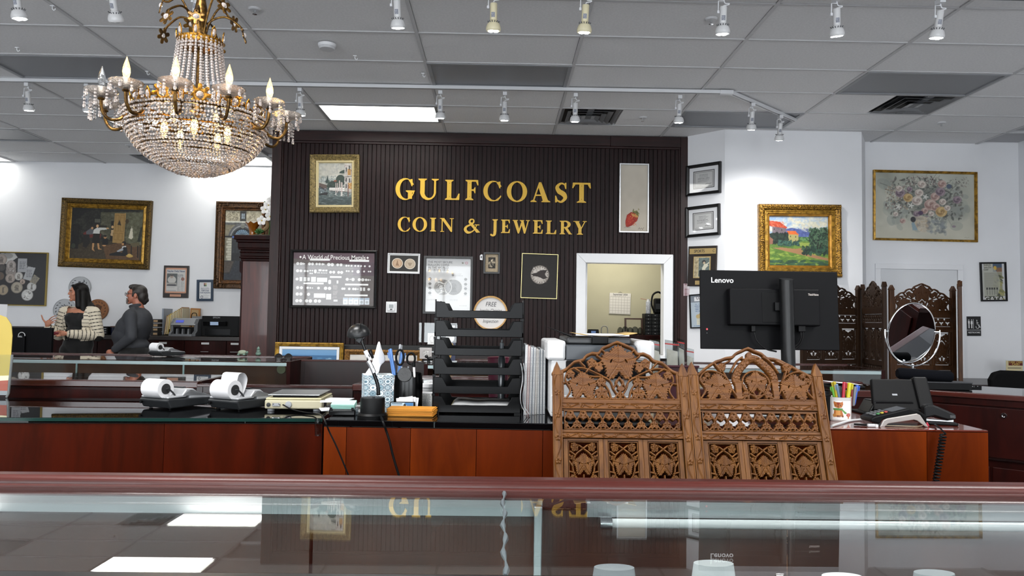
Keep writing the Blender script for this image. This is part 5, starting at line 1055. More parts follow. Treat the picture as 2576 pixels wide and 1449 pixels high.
cv = Cv(790,388,945,615,60,88,'#d3d4d4'); cv.rect(848,402,868,425,'#8a4b3a'); cv.rect(868,425,886,446,'#4c7a3a'); cv.rect(848,425,868,446,'#22262b'); cv.rect(868,402,886,425,'#b59a6a'); cv.lines_of_text(812,463,922,1,8,4,'#667',.7,.05); cv.lines_of_text(840,556,895,1,8,3,'#667',.7,.05); cv.lines_of_text(812,571,925,1,8,4,'#445',.7,.05); cv.lines_of_text(848,584,915,2,14,4,'#667',.6,.1); cv.ring(826,590,14,3.5,'#445')
obj('frame',frame_mesh('frame',w_,h_,[(0,0),(0,.022),(.03,.022),(.034,.01)]),M('navy','#182f46',.4),t); obj('print',cv.mesh('print',w_-.062,h_-.062,y=-.008),pr_gl,t)
nv = M('print_navy','#243a63',.6); put_text('Platinum Sponsor',.018,nv,t,0,-.009,h_*.075,bold=.01,sx=.9); put_text('Gulf Coast',.026,nv,t,0,-.009,-h_*.01,bold=.02,sx=.9); put_text('Coin & Jewelry',.026,nv,t,0,-.009,-h_*.105,bold=.02,sx=.9)
# --- right wall: GATA poster, restroom sign
Rm,c,w_,h_ = frame_on(NW,((2462.6,660),(2528.7,659.5),(2532,757.6),(2467.4,758.4)),P_RGT); t = thing('framed_poster','narrow black framed gold poster near the restroom sign','poster',mw=mat_at(Rm,c))
cv = Cv(0,0,160,240,80,120,'#c9cacb'); cv.rect(18,0,142,240,'#b9b8ab'); cv.rect(80,2,142,55,'#3f5168'); cv.ell(95,30,12,14,'#c9a43c'); cv.rect(105,28,142,55,'#7d5a3c'); cv.rect(18,58,142,240,'#8d8c74'); cv.dabs(50,(90,70,142,235),['#3f4230','#6f7045','#9a955c'],16,(.3,.7),.4); cv.ell(52,130,74,110,'#a9aa9f',.75)
for k in range(14): cv.line([(20,64+k*7),(115,62+k*7)],2.5,'#6d6e66',.6)
for k in range(5): cv.rect(30+k*17,158,42+k*17,172,'#2b2c28'); cv.rect(32+k*17,175,40+k*17,206,'#6f7066',.7)
cv.rect(18,215,142,240,'#2f3226',.8)
obj('frame',frame_mesh('frame',w_,h_,[(0,0),(0,.022),(.016,.022),(.019,.01)]),blk,t); obj('print',cv.mesh('print',w_-.032,h_-.032,y=-.008),pr_gl,t)
for k,s in enumerate(('Anybody','Seen Our','Gold?')): put_text(s,.03,dk,t,-w_*.36,-.009,h_*.43-k*.027,align='LEFT',sx=.8)
put_text('GATA',.07,wt,t,.0,-.009,-h_*.445,sx=1.15)
Rm,c,w_,h_ = frame_on(NW,((2432,796),(2466.8,796),(2466.8,845),(2432,845)),P_RGT); t = thing('restroom_sign','black restroom sign with white figures beside the carved divider','sign',mw=mat_at(Rm,c))
box(-w_/2,w_/2,-.006,0,-h_/2,h_/2).build('plate',blk_s,t); wm = M('sign_symbol','#dddddd',.6); box(-w_/2,w_/2,-.007,-.006,-h_*.2-.002,-h_*.2+.002).build('divider_line',wm,t); put_text('RESTROOMS',.026,wm,t,0,-.0065,-h_*.33,bold=.01,sx=.92)
for x,d in ((-.058,0),(-.026,1)):
    m = MB(); 
    m.prism([(x-.006,.006-.03),(x+.006,.006-.03),(x+.006,.03),(x+.012 if d else x+.009,.03-.01*d),(x+.009,.06),(x-.009,.06),(x-.012 if d else x-.009,.03-.01*d),(x-.006,.03)],-.0068,-.006); m.sph((x,-.0064,.071),(.006,.0006,.006),10,4); m.build('figure',wm,t)
box(-.008,-.005,-.0068,-.006,-.03,.08).build('divider_line',wm,t)
m = MB().tube([(.04+.018*math.cos(a),-.0065,-.008+.018*math.sin(a)) for a in [k*.4-3.6 for k in range(13)]],.003,6); m.sph((.034,-.0064,.066),(.006,.0006,.006),10,4); m.tube([(.034,-.0065,.054),(.036,-.0065,.02),(.055,-.0065,.02),(.066,-.0065,-.014),(.076,-.0065,-.01)],.0035,6); m.tube([(.035,-.0065,.038),(.052,-.0065,.038)],.003,6); m.build('wheelchair_symbol',wm,t)
# ================================================================ THINGS ON THE MIDDLE COUNTER
pblk = M('plastic_black','#060607',.45,spec=.15); pblk_g = M('plastic_black_gloss','#050506',.2,spec=.3); pgry = M('plastic_grey','#8b8e92',.4); pdg = M('plastic_dark_grey','#26282a',.4,spec=.3); pwh = M('plastic_white_grey','#bdbebf',.4)
paper = M('paper_white','#d2d2d4',.8); beige = M('plastic_beige','#aba58c',.5)
clear = GLASS('clear_acrylic','#fbfdfd',1.45)
def base(px,py): return PZ(px,py,TOPZ+.0005)
def arc(c,r,a0,a1,n,ax='xz'):
    o = []
    for k in range(n+1):
        a = a0+(a1-a0)*k/n; u,v = r*math.cos(a),r*math.sin(a); o.append((c[0]+u,c[1],c[2]+v) if ax == 'xz' else (c[0],c[1]+u,c[2]+v))
    return o
# --- adding machines with paper rolls
def adding_machine(lab,loc,rz,loop,grp='printing adding machines',sc=1.):
    t = thing('adding_machine',lab,'adding machine',loc,(0,0,rz),grp); w_ = .064
    def ex(pts,x0=-w_,x1=w_): return MB().add([(x0,y,z) for y,z in pts]+[(x1,y,z) for y,z in pts],[tuple(range(len(pts)-1,-1,-1)),tuple(range(len(pts),2*len(pts)))]+[(i,(i+1) % len(pts),(i+1) % len(pts)+len(pts),i+len(pts)) for i in range(len(pts))])
    ex([(.01,.004),(.16,.004),(.215,.016),(.21,.028),(.0,.036),(-.006,.03)]).build('base',pdg,t,bev=.005)
    ex([(.0,.036),(.07,.036),(.085,.052),(.085,.03),(.205,.024),(.21,.029),(.135,.04),(.10,.062),(.072,.062),(.055,.044),(.0,.042)],-w_+.002,w_-.002).build('top_cover',M('calc_silver','#a9abae',.35,metal=.3),t,bev=.003)
    m = MB()
    for i in range(4):
        for j in range(5): m.box(-.05+i*.027,-.032+i*.027,.132+j*.0145,.142+j*.0145,.035-j*.0028,.0445-j*.0028)
    m.build('keypad',pblk,t,bev=.002)['kind'] = 'stuff'
    box(-w_*.8,w_*.4,.088,.10,.063,.066).build('display',M('lcd_dark','#22262a',.2),t)
    MB().tube(arc((0,.012,.062),.029,0,2*pi,1)[:0] or [(-.042,.012,.066),(.036,.012,.066)],.031,28).build('paper_roll',paper,t,True)
    MB().cyl((.0355,.012,.066),(.038,.012,.066),.017,18).build('roll_core',M('core_dark','#1d1d1e',.6),t)
    MB().tube([(.038,.012,.066),(.047,.013,.068),(.049,.03,.052),(.049,.045,.034),(.046,.055,.04)],.0028,6).build('roll_arm',pdg,t,True)
    pp_ = [(.012,.035),(.03,.034),(.05,.042)]
    if loop: pp_ = [(.05,.05),(.062,.075),(.066,.1),(.052,.118),(.03,.116),(.022,.096)]
    m = MB(); pts = bez([(y,z) for y,z in pp_],6); n = len(pts)
    m.v = [(x,y+q,z) for q in (0,.0008) for x in (-.036,.034) for y,z in pts]
    m.f = [(i,i+1,n+i+1,n+i) for i in range(n-1)]+[(3*n+i,3*n+i+1,2*n+i+1,2*n+i) for i in range(n-1)]
    m.build('paper_strip',paper,t,True)
    MB().cyl((-.05,-.006,.022),(-.05,-.012,.022),.005,8).build('power_socket',pblk,t)
    for x in (-.05,.04): MB().cyl((x,.03,0),(x,.03,.005),.006,8).build('foot',pblk,t)
    t.scale = (sc,sc,sc); return t
b1 = PZ(400,1033,TZL); adding_machine('adding machine with thick paper roll, left of the two on the black counter',b1+Vector((-.035,.035,.001)),-.44,False,sc=1.18)
b2 = PZ(576,1036,TZL); adding_machine('adding machine with a tall loop of paper, beside the scale',b2+Vector((-.035,.035,.001)),-.44,True,sc=1.18)
b3 = PZ(385,897,TOPZ+.003); adding_machine('adding machine on the far glass showcase in front of the man',b3+Vector((0,.03,0)),-.44,False)
# --- white weighing scale
b = PZ(735,1036,TZL); t = thing('weighing_scale','beige electronic weighing scale with flat metal plate','scale',(b.x,b.y+.107,TZL+.001),(0,0,.03)); t.scale = (1.19,)*3; w_ = .0905
box(-w_,w_,-.09,.09,.008,.036).build('body',beige,t,bev=.004); box(-w_+.002,w_-.002,-.088,.088,.036,.043).build('body_top',M('plastic_cream','#b5ad8a',.5),t,bev=.004); box(-.07,.07,-.07,.07,.043,.05).build('plate_support',pblk,t)
box(-.082,.082,-.085,.088,.05,.0535).build('weighing_plate',steel,t,bev=.0015)
for x in (-.075,.07): MB().cyl((x,-.07,0),(x,-.07,.009),.011,14).build('foot',pgry,t)
o = box(-.066,-.04,-.0935,-.09,.016,.027).build('serial_port',chrome,t,bev=.002); box(-.06,-.046,-.0942,-.0935,.018,.025).build('port_insert',pgry,o)
MB().lathe([(0,.004),(.006,.003),(.007,0)],14,Matrix.Translation((-.078,-.09,.021)) @ TY).build('cap_screw',pdg,t); MB().lathe([(0,.006),(.01,.005),(.011,0)],16,Matrix.Translation((-.015,-.09,.022)) @ TY).build('bubble_level',pgry,t); box(.086,.0915,-.06,-.02,.012,.03).build('rating_label',pdg,t)
P0 = t.matrix_basis @ Vector((-.032,-.093,.022))
pts = [P0,PZ(735,1030,TZL+.012),PZ(770,1038,TZL+.006),PZ(800,1041,TZL+.012),PY(810,1046,2.3)]+[PY(*q,2.12) for q in ((818,1060),(828,1085),(845,1120),(862,1160),(878,1200),(890,1235))]
MB().tube(bez([tuple(p) for p in pts],6),.0024,6).build('power_cord',pblk,None,True); tag(bpy.data.objects['power_cord'],'thin black cable hanging from the scale over the counter front','cable')
# --- hanging strip of clear tape
tp = PY(800,1052,2.6); o = MB().add([(tp.x-.011+i*.022,2.6-.004*math.sin(k*.7),tp.z-.009*k) for k in range(8) for i in (0,1)],[(2*k,2*k+1,2*k+3,2*k+2) for k in range(7)]).build('tape_strip',GLASS('tape_clear','#cfd2d3',1.3,.15),None,True); tag(o,'strip of clear tape hanging off the counter edge','tape')
so = o.modifiers.new('thick','SOLIDIFY'); so.thickness = .0003
# --- card holder with mint notes
b = base(860,1046); t = thing('card_holder','black and clear card holder filled with mint green notes','card holder',(b.x,b.y,TOPZ)); box(-.041,.041,0,.05,0,.02).build('base',pblk_g,t,bev=.004)
box(-.044,.044,-.004,.003,.014,.03).build('clear_front',clear,t,bev=.001)
for s in (-1,1): box(s*.033-.004,s*.033+.004,-.005,-.004,.018,.026).build('clip',pblk,t)
tn = thing('note_stack','stack of mint green notes in the card holder','notes',(b.x,b.y+.008,TOPZ+.0205))
for k in range(4): box(-.036,.036,0,.04,k*.0035,k*.0035+.003).build('note',M('mint_paper','#9fcfc2',.75),tn,rot=(.25,0,0))
for k,(px,py,a) in enumerate(((835,1012,.2),(852,1008,-.1),(838,1036,.35))):
    p = base(px,py); o = box(-.045,.045,-.03,.03,0,.0015+.001*k).build('paper_sheet',paper,None,loc=(p.x,p.y+.02,TOPZ+.0012+.002*k),rot=(0,0,a)); tag(o,('loose white paper lying left of the card holder','white paper lying behind the card holder','small white paper sticking out before the card holder')[k],'paper','loose papers around the card holder')
# --- desk lamp
Yl = 2.24; bx = PY(937,1040,Yl).x; s = Yl/F
def LP(px,py,dy=0): p = PY(px,py,Yl); return (p.x-bx,dy,p.z-TOPZ)
t = thing('desk_lamp','black gooseneck desk lamp beside the tissue box','lamp',(bx,Yl,TOPZ))
MB().lathe([(0,0),(.045,0),(.046,.008),(.040,.014),(.037,.014),(0,.014)],32).build('foot_ring',pblk,t,True); MB().lathe([(.037,.014),(.037,.056),(.035,.06),(0,.06)],32).build('base',pblk,t,True)
nk = bez([LP(952,994),LP(950,968),LP(939,936),LP(928,907),LP(919,881),LP(910,858)],8)
MB().tube(nk,[.0055-.0012*i/len(nk)+.0006*(i % 2) for i in range(len(nk))],10).build('gooseneck',pblk_g,t,True)
MB().tube([LP(941,938),LP(934,922),LP(926,908)],.0072,12).build('foil_sleeve',M('foil','#a3a5a8',.3,metal=.8,bump=.6,bs=120.),t,True); MB().tube([LP(931,906),LP(925,895),LP(919,882)],.0068,12).build('label_sleeve',paper,t,True)
for q in (905,898,890): MB().tube([LP(927+.5*(906-q),q,-.0068),LP(924+.5*(906-q),q-6,-.0068)],.0012,4).build('label_print',dk,t)
MB().tube([LP(936,902,.004),LP(930,880,.004)],.006,4).build('switch_box',pblk,t,bev=.001)
hx,_,hz = LP(901,842); T = Matrix.Translation((hx,.01,hz)) @ Matrix.Rotation(-.12,4,'Y') @ Matrix.Rotation(.25,4,'X')
R0 = .0355; MB().lathe([(R0*.96,-.002)]+[(R0*math.cos(a),.034*math.sin(a)) for a in [k*pi/2/8 for k in range(8)]]+[(0,.034)],28,T).build('shade',M('lamp_shade_black','#0c0d0e',.35,spec=.4),t,True)
MB().tube([(hx+.006+R0*math.cos(a)*.12,.01-R0*math.cos(a),hz+.034*math.sin(a)+.001) for a in [k*pi/12 for k in range(1,10)]],.0014,5).build('shade_seam',pblk,t)
MB().sph((hx,.012,hz-.001),(.02,.02,.016),12,7).build('bulb',M('bulb_frost','#5a5c5e',.4),t,True); q = LP(905,853); box(-.008,.008,-.008,.006,-.011,.011).build('pivot_block',pdg,t,bev=.002,loc=q,rot=(0,.5,0))
MB().cyl((.005,-.012,.06),(.005,-.012,.064),.004,10).build('switch',pdg,t)
pts = [PZ(953,1043,TOPZ+.004),PZ(958,1049,TOPZ+.005)]+[PY(*q,2.12) for q in ((963,1060),(972,1085),(980,1110),(987,1140),(996,1172),(1006,1205),(1012,1240))]
tag(MB().tube(bez([tuple(p) for p in pts],6),.0035,8).build('lamp_cord',pblk,None,True),'black lamp cord hanging over the cherry counter front','cable')
# --- tissue box and tissue
Yt = 2.38; p = PY(943,1030,Yt); t = thing('tissue_box','square tissue box with blue circle pattern','tissue box',(p.x,Yt+.045,TOPZ),(0,0,.267)); h_ = PY(943,944,Yt).z-TOPZ; a = .047
def circ_cv(nx,cols):
    cv = Cv(0,0,cols*93,560,nx,int(nx*560/(cols*93)),'#d4dade')
    for j in range(7):
        for i in range(cols+1):
            x,y = i*93+15,j*93+5; cv.ell(x,y,47,47,'#1d2f3c'); cv.ell(x,y,42,42,('#c9d4d9','#93a9b3','#b7c6cd')[(i+j) % 3]); cv.ring(x,y,30,5,('#5f7c8a','#dde4e7','#41606f')[(i*2+j) % 3]); cv.ell(x,y,16,16,('#7f98a4','#5a7482','#cfd9dd')[(i+j) % 3]); cv.ring(x,y,10,3,'#3c5866')
            cx,cy = x+46,y+46; cv.poly([(cx,cy-20),(cx+6,cy-6),(cx+20,cy),(cx+6,cy+6),(cx,cy+20),(cx-6,cy+6),(cx-20,cy),(cx-6,cy-6)],'#41606f')
    return cv
cf = circ_cv(100,4); box(-a,a,-a,a,0,h_).build('carton',M('carton_pale','#cfd6d9',.6),t,bev=.001); fm = cf.mesh('side_print',2*a,h_)
obj('side_print',fm,pr_mt,t,loc=(0,-a-.0006,h_/2)); obj('side_print',fm,pr_mt,t,loc=(-a-.0006,0,h_/2),rot=(0,0,-pi/2))
MB().lathe([(0,.0004),(.03,.0004)],20,Matrix.Translation((0,0,h_))).build('opening_film',clear,t)
TP = [(285,822,0),(400,690,.006),(440,580,-.004),(480,440,.004),(510,310,0),(540,345,-.008),(550,420,.006),(590,500,.012),(625,600,.02),(560,640,.004),(530,690,-.006),(522,800,.0)]; cxy = (470,640)
m = MB(); W2 = lambda x,y,d: tuple(PY(860+x/5.575,800+y/5.575,Yt+.04+d))
m.v = [W2(*q) for q in TP]+[W2(450,700,-.016),W2(500,560,-.012),W2(520,450,-.006),W2(400,800,-.01)]
m.f = [(0,15,1),(1,15,12),(1,12,2),(2,12,13),(2,13,3),(3,13,14),(3,14,4),(4,14,5),(5,14,6),(6,14,7),(7,14,13),(7,13,8),(8,13,9),(9,13,12),(9,12,10),(10,12,11),(11,12,15)]
o = m.build('tissue',M('tissue_white','#f0f0f1',.9),None,True); tag(o,'white tissue pulled up out of the patterned box','tissue'); so = o.modifiers.new('sub','SUBSURF'); so.levels = 2; so.render_levels = 2; so = o.modifiers.new('thick','SOLIDIFY'); so.thickness = .0008
# --- desk organiser with pens and scissors
Yo = 2.40; bo = PY(1020,1022,Yo); t = thing('desk_organizer','glossy black desk organiser holding pens and scissors','organizer',(bo.x+.004,Yo+.034,TOPZ))
def prof(r0,r1,z0,z1,T=None,n=28): return MB().lathe([(r0,z0),(r1,z0),(r1,z1),(r0,z1),(r0,z0+.002)],n,T)
MB().lathe([(0,0),(.052,0),(.052,.006),(0,.006)],32,sy=.8).build('base',pblk_g,t,True)
MB().lathe([(.030,.006),(.047,.006),(.047,.088),(.044,.122),(.041,.122),(.044,.085),(.044,.01)],36,sy=.75).build('cup',pblk_g,t,True)
box(-.051,.03,-.052,-.036,.006,.012).build('tray',pblk_g,t); box(-.051,.03,-.054,-.052,.006,.032).build('tray_front',pblk_g,t,bev=.001)
cv = Cv(0,0,300,90,90,27,'#b9cfdd'); cv.poly([(180,0),(300,0),(300,90),(230,60)],'#3f76a8'); cv.rect(8,8,150,20,'#2b3b4b'); cv.lines_of_text(20,32,150,4,13,5,'#445566',.7); cv.ell(185,45,18,34,'#17181a'); cv.rect(170,66,202,78,'#17181a'); obj('label',cv.mesh('label',.072,.022),pr_gl,t,loc=(-.012,-.0555,.018))
MB().lathe([(0,.004),(.0225,.004),(.024,0),(0,0)],28,Matrix.Translation((-.008,-.038,.118)) @ Matrix.Rotation(pi/2-.15,4,'X')).build('round_badge',M('badge_black','#1b1c1d',.4,bump=.8,bs=160.),t,True)
for k in range(3): o = box(-.026,.028,-.0005,.0005,0,.03).build('business_card',paper,None,loc=(bo.x+.0+.006*k,Yo-.012+.004*k,TOPZ+.016),rot=(-.2,.12*k-.15,0)); tag(o,('white card leaning in the organiser tray','white card standing behind the first in the organiser tray','rearmost white card in the organiser tray')[k],'card','cards in the organiser tray')
def pen(lab,x0,y0,x1,y1,Y,mt,r=.0042,cap=None,grp='pens in the desk organiser',cat='pen',lean=.0):
    a,b = PY(x0,y0,Y),PY(x1,y1,Y); d = a-b; L = d.length; t = thing('pen',lab,cat,b,group=grp); q = d.to_track_quat('Z','Y'); t.rotation_mode = 'QUATERNION'; t.rotation_quaternion = q
    MB().lathe([(0,0),(r*.8,.002),(r,.01),(r,L*.72),(0,L*.72)],10).build('barrel',mt,t,True); MB().lathe([(r*1.12,L*.70),(r*1.15,L*.97),(r*.7,L),(0,L)],10).build('cap',cap or mt,t,True)
    box(-r*.35,r*.35,-r*1.9,-r*1.3,L*.74,L*.98).build('clip',cap or mt,t); return t
bl = M('pen_blue','#4f78b4',.3)
pen('blue pen standing furthest left in the organiser',982.5,877,994,945,2.42,bl); pen('second blue pen, beside the leftmost in the organiser',980,885,990,945,2.43,bl); pen('blue pen behind the scissor handles',1013,886,1003,945,2.43,bl,r=.006); pen('grey pen standing tallest behind the scissors',1007,866,1001,945,2.44,pgry,r=.0038); pen('white correction marker at the right of the organiser',1041,912,1043,950,2.39,paper,r=.004,cap=pblk)
t = thing('scissors','black handled scissors standing in the organiser','scissors',PY(1018,945,2.405)); o_ = t.location
for x,y,rx,ry in ((1006,899,9.5,19),(1034,902,10,14)):
    c = PY(x,y,2.405)-o_; MB().tube([(c.x+rx/F*2.4*math.cos(q),0,c.z+ry/F*2.4*math.sin(q)) for q in [k*2*pi/20 for k in range(20)]],.0036,8,closed=True).build('handle',pblk,t,True)
for x in (1010,1028): c = PY(x,922,2.405)-o_; MB().tube([tuple(c),(0,0,-.02)],.003,6).build('blade',steel,t)
# --- boxes behind, envelopes
p = PY(1073,1027,2.5); t = thing('medicine_box','small white printed box between organiser and letter trays','box',(p.x,2.5,TOPZ)); box(-.021,.021,0,.03,0,.05).build('carton',paper,t); cv = Cv(0,0,100,120,40,48,'#b9b9b6'); cv.lines_of_text(6,10,92,11,10,5,'#4d4d4d',.7); obj('label',cv.mesh('label',.04,.046),pr_mt,t,loc=(0,-.0006,.024))
p = PY(1072,985,2.58); t = thing('white_jar','white lidded jar behind the printed box','jar',(p.x,2.6,TOPZ)); MB().lathe([(0,0),(.024,0),(.025,.004),(.025,.055),(.02,.06),(0,.06)],24).build('body',pwh,t,True); MB().lathe([(0,.06),(.026,.06),(.026,.072),(0,.073)],24).build('lid',trim_m,t,True)
mg = M('manila_orange','#b97a1e',.7); env = box(-.071,.071,-.02,.06,0,.0016).mesh('envelope'); fl = MB().prismz([(.071,-.02),(.071,.06),(.03,.02)],.0017,.0021).mesh('flap')
for k in range(11):
    p = base(1031,1049); t = thing('envelope','top yellow manila envelope of the stack by the trays' if k == 10 else 'yellow manila envelope inside the stack by the trays','envelope',(p.x+random.uniform(-.003,.003),p.y+.024+random.uniform(-.002,.002),TOPZ+.001+k*.0021),(0,0,-.06+random.uniform(-.03,.03)),'manila envelopes stacked by the trays'); obj('sheet',env,mg,t); obj('flap',fl,mg,t)
# --- six stacked letter trays
Yy = 2.34; cxx = PY(1201,900,Yy).x; tw_ = 219/F*Yy/2; trm = M('tray_black','#040405',.22,spec=.14)
H = .0525; prof_f = [(-tw_,0),(tw_,0),(tw_,H),(tw_*.80,H*.97),(tw_*.70,H*.46),(-tw_*.70,H*.46),(-tw_*.80,H*.97),(-tw_,H)]
fr_me = MB().prism(prof_f,0,.003).mesh('front'); flr = box(-tw_,tw_,.003,.24,0,.002).mesh('tray_floor'); bk_me = MB().prism(prof_f,.24,.243).mesh('back'); sd_me = MB().box(-tw_-.003,-tw_,0,.243,0,.014).box(-tw_-.003,-tw_,0,.02,0,H+.006).box(-tw_-.003,-tw_,.223,.243,0,H+.006).mesh('side'); sp_me = MB().box(tw_-.006,tw_+.004,-.002,.008,H,H+.0070).box(-tw_-.004,-tw_+.006,-.002,.008,H,H+.0070).mesh('stacking_post')
names = ['bottom','second from the bottom','third from the bottom','fourth from the bottom','fifth from the bottom','topmost']
for k in range(6):
    t = thing('letter_tray','black plastic letter tray, %s of the stack' % names[k],'letter tray',(cxx+.0008*k,Yy+.002*k,TOPZ+.004+k*.0602),(0,0,.004*(k-3)),'stacked black letter trays')
    obj('front',fr_me,trm,t,bev=.0015); obj('tray_floor',flr,trm,t); obj('back',bk_me,trm,t); obj('side',sd_me,trm,t); o = obj('side',sd_me,trm,t,loc=(2*tw_+.003,0,0))
    if k < 5: obj('stacking_post',sp_me,trm,t)
    if k == 0: [box(q,q+.02,0,.24,-.0035,0).build('foot',trm,t) for q in (-tw_,tw_-.02)]
for k in range(5):
    m = MB(); n = 12; x0,x1 = -.085,.095
    m.v = [(x0+(x1-x0)*i/n+.003*k,y,.012+.0022*k+.008*abs(i/n-.5)**1.5+.001*math.sin(i)) for y in (0,.2) for i in range(n+1)]; m.f = [(i,i+1,n+2+i,n+1+i) for i in range(n)]
    o = m.build('paper_sheet',M('paper_grey','#b9b9b8',.8) if k else M('paper_yellow','#cfc07a',.8),None,True,loc=(cxx,Yy+.012,TOPZ+.0065)); tag(o,'printed sheet lying in the bottom letter tray' if k else 'yellow sheet under the printed sheets in the bottom tray','paper','sheets in the bottom letter tray'); so = o.modifiers.new('t','SOLIDIFY'); so.thickness = .0012
p = PY(1252,1003,2.63); t = thing('maroon_tumbler','tapered maroon tumbler seen through the tray gaps','tumbler',(p.x,2.64,TOPZ)); zt_ = PY(1252,898,2.63).z-TOPZ; MB().lathe([(0,0),(.031,0),(.031,.004),(.0385,zt_),(.036,zt_),(.03,.008),(0,.006)],28).build('body',M('maroon','#6d1f39',.5,bump=.2,bs=90.),t,True); MB().lathe([(.0385,zt_-.004),(.0395,zt_-.002),(.0385,zt_),(.037,zt_)],28).build('rim',M('maroon_rim','#7d2c46',.4),t,True)
p = PY(1259,900,2.66); t = thing('spray_bottle','small clear pump bottle behind the tray stack','bottle',(p.x+.004,2.56,TOPZ)); MB().lathe([(0,0),(.0125,0),(.0125,.165),(.006,.185),(.006,.2),(0,.2)],18).build('bottle',M('bottle_grey','#3a3f43',.2,coat=.5),t,True); MB().lathe([(.0075,.2),(.0075,.22),(.003,.222),(.003,.232),(0,.232)],12).build('pump',M('pump_clear','#6d7276',.3),t,True)
# --- upright magazines
xs = 1314; mcol = ['#b9bcc2','#c98f86','#8d97a3','#a9aeb4','#c6b9ad','#7d848c','#9aa0a6','#6f7680']; mlab = ['pale grey','salmon pink','blue grey','light grey','cream','slate grey','silver grey','dark slate']
for k in range(8):
    wpx = (7,6,8,7,5,8,7,8)[k]; a = PY(xs,1030,2.34); w_ = wpx/F*2.34*.84; hh = (.222,.218,.215,.214,.210,.207,.209,.205)[k]
    t = thing('magazine','%s magazine standing upright between trays and printer' % mlab[k],'magazine',(a.x+.004,2.33+.004*k,TOPZ),(0,(.015 if k < 5 else 0),0),'magazines standing beside the trays')
    box(0,w_*.18,0,.2,0,hh).build('cover',M('mag_'+mlab[k].replace(' ','_'),mcol[k],.5),t); box(w_*.18,w_*.85,.001,.2,.001,hh-.001).build('pages',M('pages','#b4b4b2',.8,var=.2,vs_=300.),t); box(w_*.85,w_,0,.2,0,hh).build('cover',MATS['mag_'+mlab[k].replace(' ','_')],t); xs += wpx
for k,(dx,px_) in enumerate(((0,1311),(.006,1313))):
    pts = bez([(0,.165),(.006,.12),(.0,.07),(.003,.035),(.022,.004)],5); n = len(pts); a = PY(px_,1000,2.31); m = MB(); m.v = [(x,y,z) for y in (0,.03) for x,z in pts]; m.f = [(i,i+1,n+i+1,n+i) for i in range(n-1)]
    o = m.build('paper_sheet',paper,None,True,loc=(a.x-.002+dx,2.29+.006*k,TOPZ)); tag(o,('curled white paper slumped against the letter trays','second curled white paper by the magazines')[k],'paper'); so = o.modifiers.new('t','SOLIDIFY'); so.thickness = .0008
# --- printer
Yp = 2.245; a = PY(1384,1050,Yp).x; b = PY(1640,1050,Yp).x; zt_ = PY(1500,856,Yp).z-TOPZ; t = thing('printer','white laser printer with dark grey front panel','printer',((a+b)/2,Yp,TOPZ)); w_ = (b-a)/2
box(-w_,w_,0,.33,.006,zt_*.75).build('body',pwh,t,bev=.008); box(-w_-.012,-w_+.045,-.006,.33,zt_*.74,zt_*.99).build('side_bezel',pwh,t,bev=.008); box(w_-.05,w_+.008,-.006,.33,zt_*.74,zt_).build('side_bezel',pwh,t,bev=.012)
box(-w_+.046,w_-.051,-.01,.3,zt_*.74,zt_*.94).build('front_panel',M('printer_slate','#34383d',.35),t,bev=.004); box(-w_+.046,w_-.02,-.004,.02,zt_*.52,zt_*.735).build('output_slot',pblk,t,bev=.003); box(-w_+.002,w_-.002,-.003,.002,.02,zt_*.3).build('paper_drawer',pwh,t,bev=.003)
MB().box(-w_+.05,w_-.06,.02,.31,zt_*.94,zt_*1.03).build('scanner_lid',M('printer_black','#17181a',.4),t,bev=.006); MB().box(-.03,.02,-.002,.02,zt_*.95,zt_*1.05).build('lid_latch',pblk,t,bev=.003)
q0 = PY(1376,822,Yp+.05); q1 = PY(1462,856,Yp+.05); MB().tube([(q0.x-t.location.x,.05,q0.z-TOPZ),(q1.x-t.location.x,.06,q1.z-TOPZ)],[.001,.005],6).build('paper_guide',pblk,t)
MB().lathe([(.004,.001),(.006,.001),(.006,0),(.004,0)],14,Matrix.Translation((-w_+.03,-.001,zt_*.62)) @ TY).build('logo_ring',pgry,t)
for k,(c,n_) in enumerate((('#b99a5a','curved manila folder lying on the printer'),('#e8e8ea','stack of white sheets on the printer folder'))):
    m = MB(); n = 14; L0,L1 = (-.105,.085) if k == 0 else (-.07,.06)
    m.v = [(L0+(L1-L0)*i/n,y,(.022*((i/n-.45)**2)*1.6 if k == 0 else 0)) for y in (0,.22) for i in range(n+1)]; m.f = [(i,i+1,n+2+i,n+1+i) for i in range(n)]
    o = m.build('folder' if k == 0 else 'paper_sheet',M('folder_manila','#a98c55',.7) if k == 0 else paper,None,True,loc=(t.location.x+.03,Yp+.03,TOPZ+zt_*1.055+.004*k)); tag(o,n_,'folder' if k == 0 else 'paper'); so = o.modifiers.new('t','SOLIDIFY'); so.thickness = .002+.003*k
